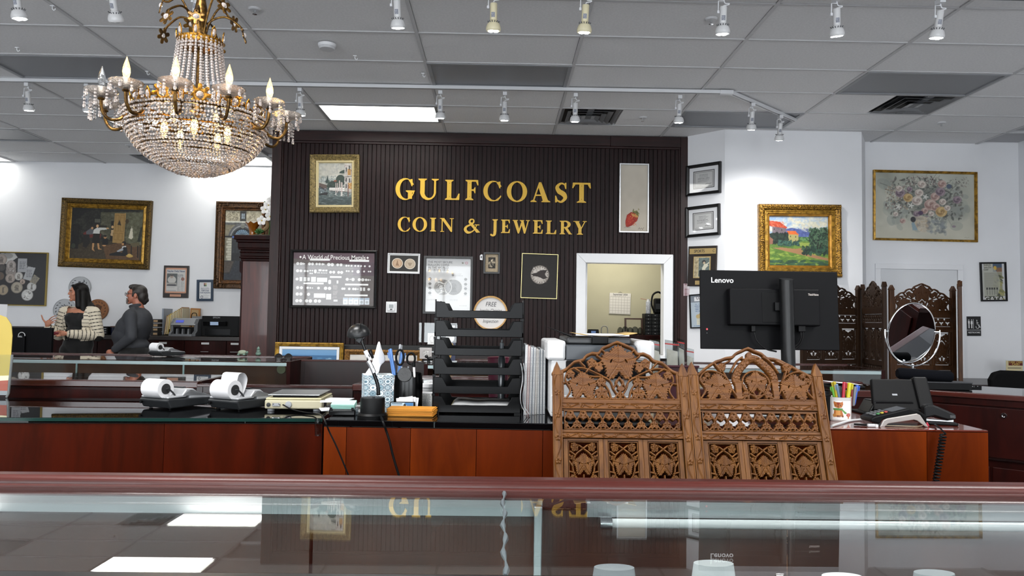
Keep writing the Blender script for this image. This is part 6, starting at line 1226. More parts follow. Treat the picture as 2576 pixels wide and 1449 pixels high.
# --- plastic bags in a burgundy bin
Yb = 2.62; c = PY(1716,930,Yb); t = thing('burgundy_bin','burgundy plastic bin holding clear document bags','bin',(c.x-.01,Yb,TOPZ)); zb = PY(1716,919,Yb).z-TOPZ; MB().box(-.075,.055,-.03,.06,0,.004).build('bin_floor',M('burgundy','#3b1420',.4),t)
for A_ in ((-.075,.055,-.032,-.029,0,zb),(-.075,.055,.059,.062,0,zb),(-.078,-.075,-.032,.062,0,zb),(.055,.058,-.032,.062,0,zb)): box(*A_).build('bin_wall',MATS['burgundy'],t)
MB().box(-.082,.062,-.038,-.032,zb-.006,zb+.002).build('rim',MATS['burgundy'],t,bev=.002)
bagm = GLASS('bag_film','#d9dcdc',1.4,.12); red_z = M('zip_red','#9b2f2f',.5)
for k,(x0,x1,yt,yb_,sl,nmx) in enumerate(((1640,1664,851,930,14,'leaning leftmost'),(1672,1706,851,930,4,'widest'),(1707,1724,847,930,6,'tallest pointed'),(1727,1745,872,930,0,'short rightmost'))):
    a,b = PY(x0,yt,Yb),PY(x1,yb_,Yb); t = thing('document_bag','clear zip bag with white slips, %s in the burgundy bin' % nmx,'bag',((a.x+b.x)/2+.008,Yb-.01+.014*k,TOPZ+.005),(0,-.0,0),'zip bags in the burgundy bin'); ww_,hh = (b.x-a.x)/2,a.z-TOPZ-.01; d = -sl/F*Yb
    P4 = [(-ww_,0),(ww_,0),(ww_+d,hh*.97),(-ww_+d,hh)]; MB().prism(P4,-.004,.004).build('film',bagm,t); MB().prism([(-ww_*.8,.002),(ww_*.8,.002),(ww_*.8+d*.8,hh*.82),(-ww_*.8+d*.8,hh*.86)],-.002,.002).build('slips',M('slip_paper','#d6d2c6',.8,var=.1,vs_=60.),t); MB().prism([(-ww_+d*.93,hh*.93),(ww_+d*.93,hh*.91),(ww_+d*.95,hh*.93),(-ww_+d*.95,hh*.95)],-.0046,.0046).build('zip_line',red_z,t)
# --- monitor seen from behind
Ym = 2.34; n_ = Vector((0,-1,0)); Rm,c,w_,h_ = frame_on(n_,((1765,679),(2114,683),(2105,882.5),(1760,876.5)),(0,Ym,0))
mw = mat_at(Rm,c) @ Matrix.Rotation(-.06,4,'X'); t = thing('monitor','black desktop monitor seen from behind above the carved screen','monitor',mw=mw)
mb = M('monitor_black','#08080a',.5,spec=.1); box(-w_/2,w_/2,0,.012,-h_/2,h_/2).build('back_shell',mb,t,bev=.002); box(-w_/2+.004,w_/2-.004,.012,.014,-h_/2+.008,h_/2-.004).build('screen',pblk_g,t)
def mp(px,py): p = PY(px,py,Ym)-c; return p.x,p.z
(x0,z1),(x1,z0) = mp(1828,727),mp(2052,822); hs = box(x0,x1,-.035,0,z0,z1).build('rear_housing',mb,t,bev=.004)
m = MB()
for k in range(22): m.box(x0+.006+k*(x1-x0-.012)/22,x0+.010+k*(x1-x0-.012)/22,-.033,-.004,z1-.0005,z1+.0006)
m.build('cooling_slots',pblk,hs)['kind'] = 'stuff'
(a0,a1),(b0,b1) = mp(1907,738),mp(1984,813); box(a0,b0,-.0362,-.035,b1,a1).build('mount_plate',M('monitor_black2','#0b0b0c',.5,spec=.1),t,bev=.001)
(cx0,cz0),(cx1,cz1) = mp(1946,706),mp(1980,1020); rr = (cx1-cx0)/2
pc = MB(); n = 24; zt2 = cz0; pc.v = [((cx0+cx1)/2+rr*math.cos(2*pi*k/n),-.055+rr*math.sin(2*pi*k/n),z) for z in (TOPZ-c.z+.012,) for k in range(n)]+[((cx0+cx1)/2+rr*math.cos(2*pi*k/n),-.055+rr*math.sin(2*pi*k/n),zt2+.006*math.sin(2*pi*k/n)) for k in range(n)]
pc.f = [(k,(k+1) % n,n+(k+1) % n,n+k) for k in range(n)]+[tuple(range(n,2*n)),tuple(range(n-1,-1,-1))]; pc.build('stand_column',M('stand_black','#08090a',.35,spec=.3),t,True)
cyl_c = (cx0+cx1)/2; MB().cyl((cyl_c,-.05,(a1+b1)/2+.006),(cyl_c,-.035,(a1+b1)/2+.006),.022,20).box(cyl_c-.035,cyl_c+.02,-.05,-.036,(a1+b1)/2-.012,(a1+b1)/2+.016).build('tilt_hinge',pblk,t,bev=.002)
MB().lathe([(0,0),(.1,0),(.1,.008),(.09,.012),(0,.012)],40,Matrix.Translation((cyl_c,.02,TOPZ-c.z+.014))).build('stand_base',pblk,t,True)
lx,lz = mp(1818,705); put_text('Lenovo',.0242,M('logo_white','#d9d9da',.5),t,lx,-.0006,lz,name='logo',bold=.012,sx=1.02); lx,lz = mp(2035,744); put_text('ThinkVision',.0098,M('logo_grey','#b3a9a4',.5),t,lx,-.0358,lz,name='logo',bold=.012,sx=.72)
lx,lz = mp(1777.5,828); MB().lathe([(0,.002),(.0028,.002),(.0035,0)],14,Matrix.Translation((lx,0,lz)) @ TY).build('red_button',M('button_red','#b3202a',.3),t); MB().sph((lx,0,lz-.0125),.0012,6,4).build('lock_hole',pgry,t)
for q in (((1887,822),(1890,840),(1896,860),(1915,878),(1940,885)),((2004,822),(2005,845),(1998,862),(1982,876)),((2011,822),(2010,848),(2000,868),(1982,882))):
    pts = [(mp(*k)[0],-.022-.02*i/len(q),mp(*k)[1]) for i,k in enumerate(q)]; MB().tube(bez(pts,5),.0028,8).build('cable',pblk,t,True); MB().box(pts[0][0]-.007,pts[0][0]+.007,-.03,-.014,pts[0][2]-.018,pts[0][2]+.002).build('plug',pblk,t,bev=.002)
# ================================================================ CHANDELIER
YC = 2.9; XC = PY(497,290,YC).x
def cz(py): return PY(497,py,YC).z
Z0 = cz(300)
ch = thing('chandelier','crystal bead chandelier with candle bulbs and gilt flowers','chandelier',(XC,YC,Z0))
gilt = gild('gilt_brass','#5a3c10','#a8772a',.3,90.,.5,.85); gilt_d = gild('gilt_dark_brass','#3d2a12','#6f5122',.35,60.,.3,.8)
cry = M('crystal','#f3e6df',.06,trans=.72,ior=1.5,spec=.8); cryw = M('crystal_warm','#f3dcc6',.06,trans=.68,ior=1.5,spec=.8)
dishm = M('pressed_glass','#fbf1e8',.12,trans=.85,ior=1.35,bump=.5,bs=180.)
bead_me = MB().sph((0,0,0),1,6,4); BV,BF = bead_me.v,bead_me.f
class Beads(MB):
    def bead(s,p,r,zs=1.):
        b = len(s.v); s.v += [(p[0]+x*r,p[1]+y*r,p[2]+z*r*zs) for x,y,z in BV]; s.f += [tuple(b+i for i in q) for q in BF]
tiltz = lambda x: 0.
# bowl of bead rings
prof_b = [(.268,0),(.266,-.03),(.258,-.062),(.243,-.095),(.215,-.132),(.178,-.163),(.135,-.19),(.09,-.21),(.045,-.222),(.012,-.226)]
pb = np.array(prof_b); sl = np.concatenate([[0],np.cumsum(np.hypot(*np.diff(pb,axis=0).T))])
m = Beads(); m2 = Beads(); rows = 25
for k in range(rows):
    u = sl[-1]*k/(rows-1); r = float(np.interp(u,sl,pb[:,0])); z = float(np.interp(u,sl,pb[:,1])); n = max(5,int(2*pi*r/.0122))
    for i in range(n):
        a = 2*pi*(i+.5*(k % 2))/n+k*.13; (m if (i+k) % 3 else m2).bead((r*math.cos(a),r*math.sin(a),z+tiltz(r*math.cos(a))*(.5-.4*k/rows)+random.uniform(-.002,.002)),random.uniform(.0052,.0064),1.)
m.build('bowl_beads',cry,ch,True)['kind'] = 'stuff'; m2.build('bowl_warm_beads',cryw,ch,True)['kind'] = 'stuff'
fr = MB()
for z in (0.,-.06,-.13,-.19):
    r = float(np.interp(-z,-pb[:,1],pb[:,0]))-.011; fr.tube([(r*math.cos(a),r*math.sin(a),z+tiltz(r*math.cos(a))*.4) for a in [k*2*pi/40 for k in range(40)]],.0035 if z else .006,6,closed=True)
fr.build('bowl_frame',gilt_d,ch,True)
MB().tube([(.205*math.cos(a),.205*math.sin(a),.045+tiltz(.205*math.cos(a))*.6) for a in [k*2*pi/48 for k in range(48)]],.006,8,closed=True).build('upper_ring',gilt,ch,True)
# neck of bead strands
zt_n = cz(110)-Z0; m = Beads(); NS = 28
for s_ in range(NS):
    a = 2*pi*s_/NS
    L = 26
    for i in range(L):
        u = i/(L-1); z = zt_n+(.02-zt_n)*u; r = .082+.03*u+.10*u**5; m.bead((r*math.cos(a),r*math.sin(a),z+tiltz(r*math.cos(a))*u),.0061)
for z,r in ((zt_n-.02,.083),(zt_n-.035,.084)):
    for i in range(42): a = 2*pi*i/42; m.bead((r*math.cos(a),r*math.sin(a),z),.0058)
m.build('neck_beads',cry,ch,True)['kind'] = 'stuff'
MB().cyl((0,0,-.03),(0,0,CEIL-Z0-.02),.011,12).lathe([(.0,.02),(.03,.03),(.022,.06),(.011,.08)],16).lathe([(.012,zt_n-.02),(.03,zt_n+.03),(.018,zt_n+.08),(.024,zt_n+.14),(.013,zt_n+.2)],16).build('stem',gilt_d,ch,True)
MB().lathe([(0,CEIL-Z0-.05),(.03,CEIL-Z0-.045),(.06,CEIL-Z0-.012),(.06,CEIL-Z0-.001)],24).build('ceiling_canopy',gilt,ch,True)
# gilt crown
MB().lathe([(.081,zt_n-.014),(.086,zt_n-.006),(.085,zt_n+.004),(.088,zt_n+.012)],32).build('crown_band',gilt,ch,True)
def plate(n_pet,r_in,r_out,wd): 
    g = Fld(-1,-1,1,1,34)
    for k in range(n_pet): a = 2*pi*k/n_pet+pi/2; g.stroke([(0,0),(.72*math.cos(a),.72*math.sin(a))],wd)
    g.ell(0,0,.5,.5); g.cut(g.ellf(0,0,.3,.3)); return fret('plate',g.f,2*r_out,2*r_out,.0025,g.h,.0012)
fl_me = plate(6,.3,.029,.42); st_me = plate(8,.3,.036,.30)
oval_g = Fld(-1,-1,1,1,24); oval_g.ell(0,.05,.55,.9); oval_g.poly([(-.25,-.6),(0,-1),(.25,-.6)]); oval_g.cut(oval_g.ellf(0,.1,.34,.62)); ov_me = fret('almond_plate',oval_g.f,.036,.058,.0025,oval_g.h,.0012)
gem = MB().lathe([(0,.007),(.0055,.0055),(.0105,0),(.0055,-.003),(0,-.004)],10,TY).mesh('gem'); gem_o = MB().lathe([(0,.006),(.005,.0045),(.0075,0),(.004,-.003),(0,-.004)],10,TY @ Matrix.Diagonal((1,2.1,1,1))).mesh('gem_almond')
def place(me,nm,mt,R,a,z,tip=0,parent=ch,sc=1.):
    o = obj(nm,me,mt,parent); o.matrix_local = Matrix.Translation((R*math.sin(a),-R*math.cos(a),z)) @ Matrix.Rotation(a,4,'Z') @ Matrix.Rotation(tip,4,'X') @ Matrix.Diagonal((sc,sc,sc,1)); return o
for k in range(8):
    a = 2*pi*k/8+.2; o = place(ov_me,'crown_plate',gilt,.088,a,zt_n+.028,.08); obj('gem',gem_o,cry,o)
for k in range(12):
    a = math.radians(-36+30*k); o = place(st_me,'rim_plate',gilt,.25,a,.03,.12,sc=1.35); obj('gem',gem,cry,o)
    a += math.radians(15); o = place(ov_me,'rim_plate',gilt,.246,a,.03,.12,sc=1.1); obj('gem',gem_o,cry,o)
# flower sprays at the top
for k in range(9):
    a = 2*pi*k/9+.3; up = k % 2; R = (.165,.14)[up]; zt2 = zt_n+(.10,.155)[up]; ze = zt_n+(.045,.125)[up]; d = Vector((math.sin(a),-math.cos(a),0))
    pts = [tuple(d*r+Vector((0,0,z))) for r,z in ((.02,zt_n+.03),(.035,zt_n+.09),(R*.55,zt2+.015),(R*.85,zt2-.01),(R,ze+.02))]
    sp_ = MB().tube(bez(pts,5),.0042,7).build('spray_arm',gilt_d,ch,True); o = place(fl_me,'flower',gilt_d,R+.004,a,ze,-.25,parent=sp_,sc=1.25); obj('gem',gem,cry,o)
# candle arms
lit_c = M('bulb_glow','#fff0cc',.3,emit=60.,ecol='#ffd58a'); amber = M('bulb_amber','#fbe3b4',.05,trans=.92,ior=1.2,emit=.7,ecol='#f7c778'); clr_b = M('bulb_clear','#eef0f2',.03,trans=.95,ior=1.3)
sleeve = M('candle_sleeve','#e4dfd8',.6); rust = M('socket_rust','#5d3013',.5)
RA = .341
angs = [(-51,0),(-21,1),(10,1),(40,1),(70,1),(100,-1),(130,1),(160,1),(-170,1),(-141,1),(-110,1),(-81,-1)]
bulb_p = [(.0,0),(.007,.0),(.0105,.008),(.0135,.022),(.0125,.036),(.0085,.052),(.004,.066),(.0012,.076),(0,.078)]
bulb_me = MB().lathe(bulb_p,18).mesh('bulb',True); core_me = MB().sph((0,0,.025),(.0045,.0045,.013),10,7).mesh('filament',True)
sc_p = [(0,-.002),(.012,-.002),(.026,.004),(.044,.012),(.056,.022),(.058,.026),(.055,.027),(.042,.018),(.02,.012),(0,.011)]
dsh = MB().lathe(sc_p,32); dsh.v = [(x*(1+.03*math.cos(16*math.atan2(y,x))*(math.hypot(x,y) > .05)),y*(1+.03*math.cos(16*math.atan2(y,x))*(math.hypot(x,y) > .05)),z) for x,y,z in dsh.v]; dish_me = dsh.mesh('dish',True)
for ad,lit in angs:
    a = math.radians(ad); d = Vector((math.sin(a),-math.cos(a),0)); hz = .018
    pts = [tuple(d*r+Vector((0,0,z+tiltz(r*math.sin(a))))) for r,z in ((.232,.0),(.25,-.012),(.275,-.05),(.312,-.058),(.336,-.03),(RA,.008))]
    arm = MB().tube(bez(pts,6),.0062,8).sph((RA*d.x,RA*d.y,hz-.006),(.013,.013,.006),12,6).build('candle_arm',gilt_d,ch,True)
    P = Vector((RA*d.x,RA*d.y,hz)); obj('dish',dish_me,dishm,arm,loc=P)
    MB().cyl(P+Vector((0,0,.01)),P+Vector((0,0,.034)),.0085,12).build('candle_sleeve',sleeve,arm,True); MB().cyl(P+Vector((0,0,.034)),P+Vector((0,0,.039)),.009,12).build('socket_ring',rust,arm,True)
    if lit >= 0: obj('bulb',bulb_me if lit else bulb_me.copy(),amber if lit else clr_b,arm,loc=P+Vector((0,0,.039))).data.materials[0] = amber if lit else clr_b
    if lit > 0:
        obj('filament',core_me,lit_c,arm,loc=P+Vector((0,0,.039)))
        l = bpy.data.lights.new('candle_light','POINT'); l.energy = 1.1; l.color = (1,.72,.38); l.shadow_soft_size = .012; lo = bpy.data.objects.new('candle_light',l); COL.objects.link(lo); lo.location = Vector((XC,YC,Z0))+P+Vector((0,0,.066))
    m = Beads()
    for k in range(9):
        q = 2*pi*k/9+ad; L = random.choice((2,3,4,4,5,6)) if abs(ad) > 40 else random.choice((2,3,3))
        for i in range(L):
            m.bead(P+Vector((.054*math.cos(q),.054*math.sin(q),.012-i*.0125)),.0052 if i < L-1 else .0064,1. if i < L-1 else 1.5)
    m.build('bead_drops',cry,arm,True)['kind'] = 'stuff'
for k in range(5):  # unseen bulbs and lamps added inside the bowl for amber sparkle
    l = bpy.data.lights.new('sparkle_light','POINT'); l.energy = 1.3; l.color = (1,.66,.32); l.shadow_soft_size = .015; lo = bpy.data.objects.new('sparkle_light',l); COL.objects.link(lo); a = 2*pi*k/5; q = Vector((.12*math.cos(a),.12*math.sin(a),-.05)); lo.location = Vector((XC,YC,Z0))+q
    b = obj('added_bulb',bulb_me,amber,ch,loc=q+Vector((0,0,.02)),rot=(pi,0,0)); obj('filament',core_me,lit_c,b)
# ================================================================ CARVED FOLDING SCREENS
teak = WOOD('carved_teak','#4a290d','#744a1d',.5,scale=(30,30,3),bump=.15,spec=.3); teak_x = WOOD('carved_teak_cross','#4a290d','#6e441a',.5,scale=(3,30,30),bump=.15,spec=.3)
def leaf(g,cx,cy,R,rot=-pi/2,hh=.9,jag=.07):
    """vine leaf with toothed lobes and veins"""
    dx,dy = g.X-cx,g.Y-cy; r = np.hypot(dx,dy); th = np.arctan2(dy,dx)-rot; th = (th+pi) % (2*pi)-pi
    rr = R*(.92+.10*np.cos(5*th)+jag*(2*np.abs((th*34/(2*pi)) % 1-.5)*2-1))*np.where(np.abs(th) > 2.7,.55+.45*(pi-np.abs(th))/.44,1)
    f = rr-r; vein = np.zeros_like(r)
    for k in range(-2,3):
        a = rot+k*2*pi/5; along = dx*math.cos(a)+dy*math.sin(a); acr = np.abs(-dx*math.sin(a)+dy*math.cos(a)); vein = np.maximum(vein,np.clip(1-acr/(R*.05),0,1)*(along > 0))
        vein = np.maximum(vein,.6*np.clip(1-np.abs(((along+acr*.8)/(R*.13)) % 1-.5)/.25,0,1)*(np.abs(acr) < along*.7)*(along > 0))
    h = (hh-.35*r/R-.4*vein); g.h = np.where(f > 0,np.maximum(h,.1),g.h); g.f = np.maximum(g.f,f)
    for s in (-1,1): g.cut(g.ellf(cx+s*R*.42,cy-R*.12,R*.035,R*.12,-s*.5))
def vine(g,pts,w_,n=8): g.stroke(bez(pts,n),w_)
def mirror(pts,c): return [(2*c-x,y) for x,y in pts]
def crest_left():
    g = Fld(225,308,1165,775,300); c = 690
    out = [(228,560),(262,545),(300,512),(335,482),(400,466),(432,432),(480,410),(528,412),(560,372),(620,345),(685,318)]; out = out+mirror(out[::-1][1:],687)
    g.stroke(bez(out,4),24,.7)
    for p in ([(236,560),(236,770)],[(1154,560),(1154,770)]): g.stroke(p,26,.5)
    g.stroke([(228,768),(1165,768)],14,.5)
    for P in ([(690,765),(640,690),(610,625),(500,565),(400,530),(300,545),(262,620),(300,700),(268,765)],[(610,625),(560,600),(440,590),(330,530)],[(640,690),(690,600)],[(650,760),(690,700),(660,640),(690,610)],[(520,430),(560,470),(470,520),(430,560)],[(380,480),(420,520)],[(560,385),(620,420),(690,360)],[(600,765),(560,700),(520,650)],[(690,765),(690,690)],[(320,770),(370,740)],[(470,770),(500,730)],[(245,650),(290,640)],[(560,640),(600,700),(620,768)]):
        vine(g,P,15); vine(g,mirror(P,c),15)
    for q in ((400,675,112),(545,725,52),(475,490,40),(305,582,36),(545,640,40),(600,420,26)): leaf(g,*q); leaf(g,2*c-q[0],q[1],q[2])
    for x,y in ((515,500),(545,505),(530,525),(512,530),(548,532),(530,548)): g.ell(x,y,15,15,1.); g.ell(2*c-x,y,15,15,1.)
    leaf(g,690,490,142,hh=1.); g.ell(697,690,30,20,.8)
    g.f = np.where(g.Y < np.interp(g.X,[p[0] for p in sorted(out)],[p[1]-11 for p in sorted(out)]),-5,g.f); return g
def crest_right():
    g = Fld(1320,358,2245,785,300); c = 1786
    out = [(1324,596),(1380,548),(1430,512),(1485,480),(1525,468),(1565,452),(1620,442),(1652,412),(1705,388),(1755,368)]; out = out+[(1805,390),(1860,412),(1895,446),(1950,452),(2000,468),(2042,490),(2092,516),(2142,546),(2210,582),(2242,602)]
    g.stroke(bez(out,4),24,.7); g.stroke([(1324,776),(2242,776)],14,.5)
    for p in ([(1330,600),(1330,775)],[(2232,605),(2232,775)]): g.stroke(p,26,.5)
    for P in ([(1640,770),(1590,690),(1560,610),(1480,560),(1400,560),(1350,620),(1390,700),(1345,770)],[(1560,610),(1530,520),(1600,470)],[(1700,440),(1650,480),(1600,560)],[(1590,690),(1560,770)],[(1480,500),(1520,560)],[(1786,770),(1720,720),(1690,660)],[(1786,770),(1740,690)],[(1660,770),(1700,730)],[(1500,770),(1540,740)],[(1420,770),(1400,750)]): vine(g,P,15); vine(g,mirror(P,c),15)
    arch = [(1640,640)]+[(1786-150*math.cos(a),620-(125+45*math.sin(a)**6)*math.sin(a)) for a in [k*pi/14 for k in range(15)]]+[(1932,640)]
    g.stroke(bez(arch,4),58,.8); g.cut(np.where((np.hypot(g.X-1786,g.Y-600) > 1e9),1,-1))
    for k in range(15):
        a = pi*(k+.5)/15
        for rr in (135,160): x,y = 1786-rr*math.cos(a),620-(rr-18+40*math.sin(a)**6)*math.sin(a); e = g.ellf(x,y,11,11); g.h = np.where(e > 0,1.1,g.h)
    g.stroke([(1786+108*math.cos(a),650+98*math.sin(a)) for a in [k*2*pi/24 for k in range(24)]],15,.8,closed=True)
    for x in (1645,1935): g.poly([(x-26,640),(x+26,640),(x+22,770),(x-22,770)],.7); g.stroke([(x-30,640),(x+30,640)],14)
    leaf(g,1790,645,88,hh=1.)
    for q in ((1485,685,112),(1530,520,34),(1700,740,34),(1380,625,26),(1410,590,26)): leaf(g,*q); leaf(g,2*c-q[0],q[1],q[2])
    g.ell(1755,430,22,30,.9); vine(g,[(1690,450),(1755,470),(1830,455)],12)
    so_ = sorted(out); g.f = np.where(g.Y < np.interp(g.X,[p[0] for p in so_],[p[1]-11 for p in so_]),-5,g.f); return g
def band():
    g = Fld(0,0,910,150,280); n = 9; s = 910/n
    for k in range(n+1):
        x = k*s
        vine(g,[(x-s*.5,4),(x-s*.2,40),(x+s*.2,110),(x+s*.5,146)],14); vine(g,[(x+s*.5,4),(x+s*.2,40),(x-s*.2,110),(x-s*.5,146)],14)
        leaf(g,x,110,33,-pi/2,jag=.12); leaf(g,x+s*.5,42,33,pi/2,jag=.12)
        g.stroke([(x+s*.5+25*math.cos(a),24-20*math.sin(a)) for a in [q*pi/6 for q in range(7)]],9); g.stroke([(x+25*math.cos(a),126+20*math.sin(a)) for a in [q*pi/6 for q in range(7)]],9)
    g.add(np.maximum(7-g.Y,g.Y-143),.5); g.add(np.maximum(8-g.X,g.X-902),.5); return g
def fretpanel():
    g = Fld(0,0,260,340,120); c = 130
    for P in ([(130,335),(60,280),(35,200),(60,110),(130,55)],[(130,55),(90,30),(30,20)],[(60,280),(20,320)],[(35,200),(8,160)],[(60,110),(15,80)],[(130,300),(100,335)],[(45,150),(10,110)],[(50,250),(12,240)],[(100,310),(40,335)]): vine(g,P,16); vine(g,mirror(P,c),16)
    leaf(g,130,185,90,hh=1.); 
    for q in ((55,45,38,.8),(30,130,22,0),(35,290,30,-.6)): leaf(g,q[0],q[1],q[2],q[3]); leaf(g,260-q[0],q[1],q[2],pi-q[3])
    vine(g,[(130,265),(130,340)],14); g.add(np.maximum(6-g.Y,g.Y-334),.5); g.add(np.maximum(6-g.X,g.X-254),.5); return g
def carved_rail(w_u,h_u,nx):
    g = Fld(0,0,w_u,h_u,nx); g.f[:] = 5.; g.h[:] = .0; P = [(x,h_u*(.5+.28*math.sin(x/h_u*1.6))) for x in np.arange(0,w_u+1,h_u*.35)]
    d = g.dline(P); g.h = np.maximum(g.h,np.clip(1-d/(h_u*.09),0,1)); x = h_u
    while x < w_u:
        for k in range(5): a = k*1.256; e = g.ellf(x+h_u*.2*math.cos(a),h_u*.5+h_u*.2*math.sin(a),h_u*.14,h_u*.14); g.h = np.maximum(g.h,np.clip(e/(h_u*.06),0,1))
        x += h_u*2.2
    ed = np.minimum(g.Y,h_u-g.Y); g.h = np.where(ed < h_u*.1,.9,g.h); return g
lean = math.radians(19); U = Vector((0,math.sin(lean),math.cos(lean))); NS_ = Vector((0,-math.cos(lean),math.sin(lean))); S0 = Vector((0,2.100,1.024))
def uv(px,py): p = PP(px,py,S0,NS_); return p.x,(p-S0).dot(U)
def cuv(x,y): return uv(1340+x/3.15,760+y/3.15)
CRL,CRR,BND,FRP = crest_left(),crest_right(),band(),fretpanel()
PLY = .0125
def fm(g,w_,h_,th=PLY,rel=.006): return fret('carving',g.f,w_,h_,th,g.h,rel)
fr_g = FRP; xl0,xl1 = uv(1391,1050)[0],uv(1737,1050)[0]; xr1 = uv(2081,1050)[0]; PW = .026
vb = -1.079
def screen_panel(t,x0,x1,rows,crest_g,crest_box,cols):
    """rows: dict of panel-plane heights; all parts lie in the leaning plane of t (x right, z up the panel, y into it)"""
    w_ = x1-x0; cx = (x0+x1)/2; iw = w_-2*PW
    for s,xx in ((0,x0+PW/2),(1,x1-PW/2)):
        L = .34; zt2 = rows['post']; m = carved_rail(300,26,260); me = fret('post_carving',m.f.T[::-1].copy(),PW,L,.022,m.h.T[::-1].copy(),.003)
        po = obj('post',me,teak,t,loc=(xx,-.006,zt2-.035-L/2)); box(-PW/2,PW/2,0,.022,vb,zt2-.035-L).build('post_foot',teak,po,loc=(0,0,-(zt2-.035-L/2)))
        m = MB().prism([(-PW/2,0),(PW/2,0),(PW/2+.003,.006),(PW/2-.001,.012),(PW/2-.005,.024),(0,.042),(-PW/2+.005,.024),(-PW/2+.001,.012),(-PW/2-.003,.006)],0,.02); m.build('finial',teak,po,bev=.002,loc=(0,-.001,L/2))
    a,b = cuv(*crest_box[0]),cuv(*crest_box[1]); obj('crest',fm(crest_g,iw+.004,a[1]-b[1]),teak_x,t,loc=(cx,0,(a[1]+b[1])/2))
    for nm_,(z1,z0),car in rows['rails']:
        if car: g = carved_rail(300,300*(z1-z0)/iw,230); obj(nm_,fret(nm_,g.f,iw,z1-z0,.016,g.h,.003),teak_x,t,loc=(cx,-.003,(z0+z1)/2))
        else: box(-iw/2,iw/2,-.002,.014,z0,z1).build(nm_,teak_x,t,bev=.001,loc=(cx,0,0))
    z1,z0 = rows['band']; obj('fretwork_band',fm(BND,iw-.012,z1-z0),teak_x,t,loc=(cx,.002,(z0+z1)/2)); box(-iw/2,iw/2,.002,.014,z0-.005,z0).build('slat',teak_x,t,loc=(cx,0,0)); box(-iw/2,iw/2,.002,.014,z1,z1+.004).build('slat',teak_x,t,loc=(cx,0,0))
    z1 = rows['cols']; cw = (iw-.004)/3
    for k in range(3):
        xx = x0+PW+.002+cw*(k+.5); fh = .118
        for q in range(2):
            o = obj('fretwork_panel',FME,teak,t,loc=(xx,.003,z1-.008-fh/2-q*(fh+.03))); o.scale = ((cw-.03)/.09,1,1)
        for s in (-1,1): box(-.0065,.0065,-.001,.015,vb+.1,z1).build('stile',teak,t,loc=(xx+s*(cw/2-.0068),0,0),bev=.001)
        box(-cw/2+.013,cw/2-.013,0,.014,vb+.1,z1-.008-2*(fh+.03)).build('lower_panel',teak,t,loc=(xx,.002,0)); box(-cw/2+.013,cw/2-.013,0,.014,z1-.006,z1).build('slat',teak_x,t,loc=(xx,0,0)); box(-cw/2+.013,cw/2-.013,0,.014,z1-.008-fh-.026,z1-.008-fh-.004).build('slat',teak_x,t,loc=(xx,0,0))
    box(-iw/2,iw/2,-.002,.016,vb+.04,vb+.1).build('bottom_rail',teak_x,t,loc=(cx,0,0))
FME = fret('fretwork_panel',FRP.f,.09,.118,PLY,FRP.h,.006)
sm = Matrix((Vector((1,0,0)),-NS_,U)).transposed().to_4x4(); sm = Matrix.Translation(S0) @ sm
sc_t = thing('carved_screen','light brown carved wooden folding screen leaning against the cherry counter','folding screen',mw=sm)
def V(y,x): return cuv(x,y)[1]
for side,x0,x1,cb,g in ((0,xl0,xl1,((690,308),(690,775)),CRL),(1,xl1+.002,xr1,((1780,358),(1780,785)),CRR)):
    X = 690 if side == 0 else 1780; dv = 0 if side == 0 else 12
    rows = dict(post=V(490 if side == 0 else 505,190 if side == 0 else 2270),band=(V(862+dv,X),V(1012+dv,X)),cols=V(1086+dv*1.3,X),rails=[('plain_rail',(V(772+dv*.7,X),V(800+dv*.7,X)),False),('carved_rail',(V(801+dv*.7,X),V(850+dv*.6,X)),True),('plain_rail',(V(1018+dv,X),V(1036+dv,X)),False),('carved_rail',(V(1037+dv,X),V(1080+dv*1.3,X)),True)])
    screen_panel(sc_t,x0,x1,rows,g,cb,3)
hx_ = xr1-.001; box(hx_,hx_+.002,.002,.018,V(1010,2340)-.02,V(900,2340)).build('hinge',M('brass_dull','#6f6a58',.4,metal=.8),sc_t)
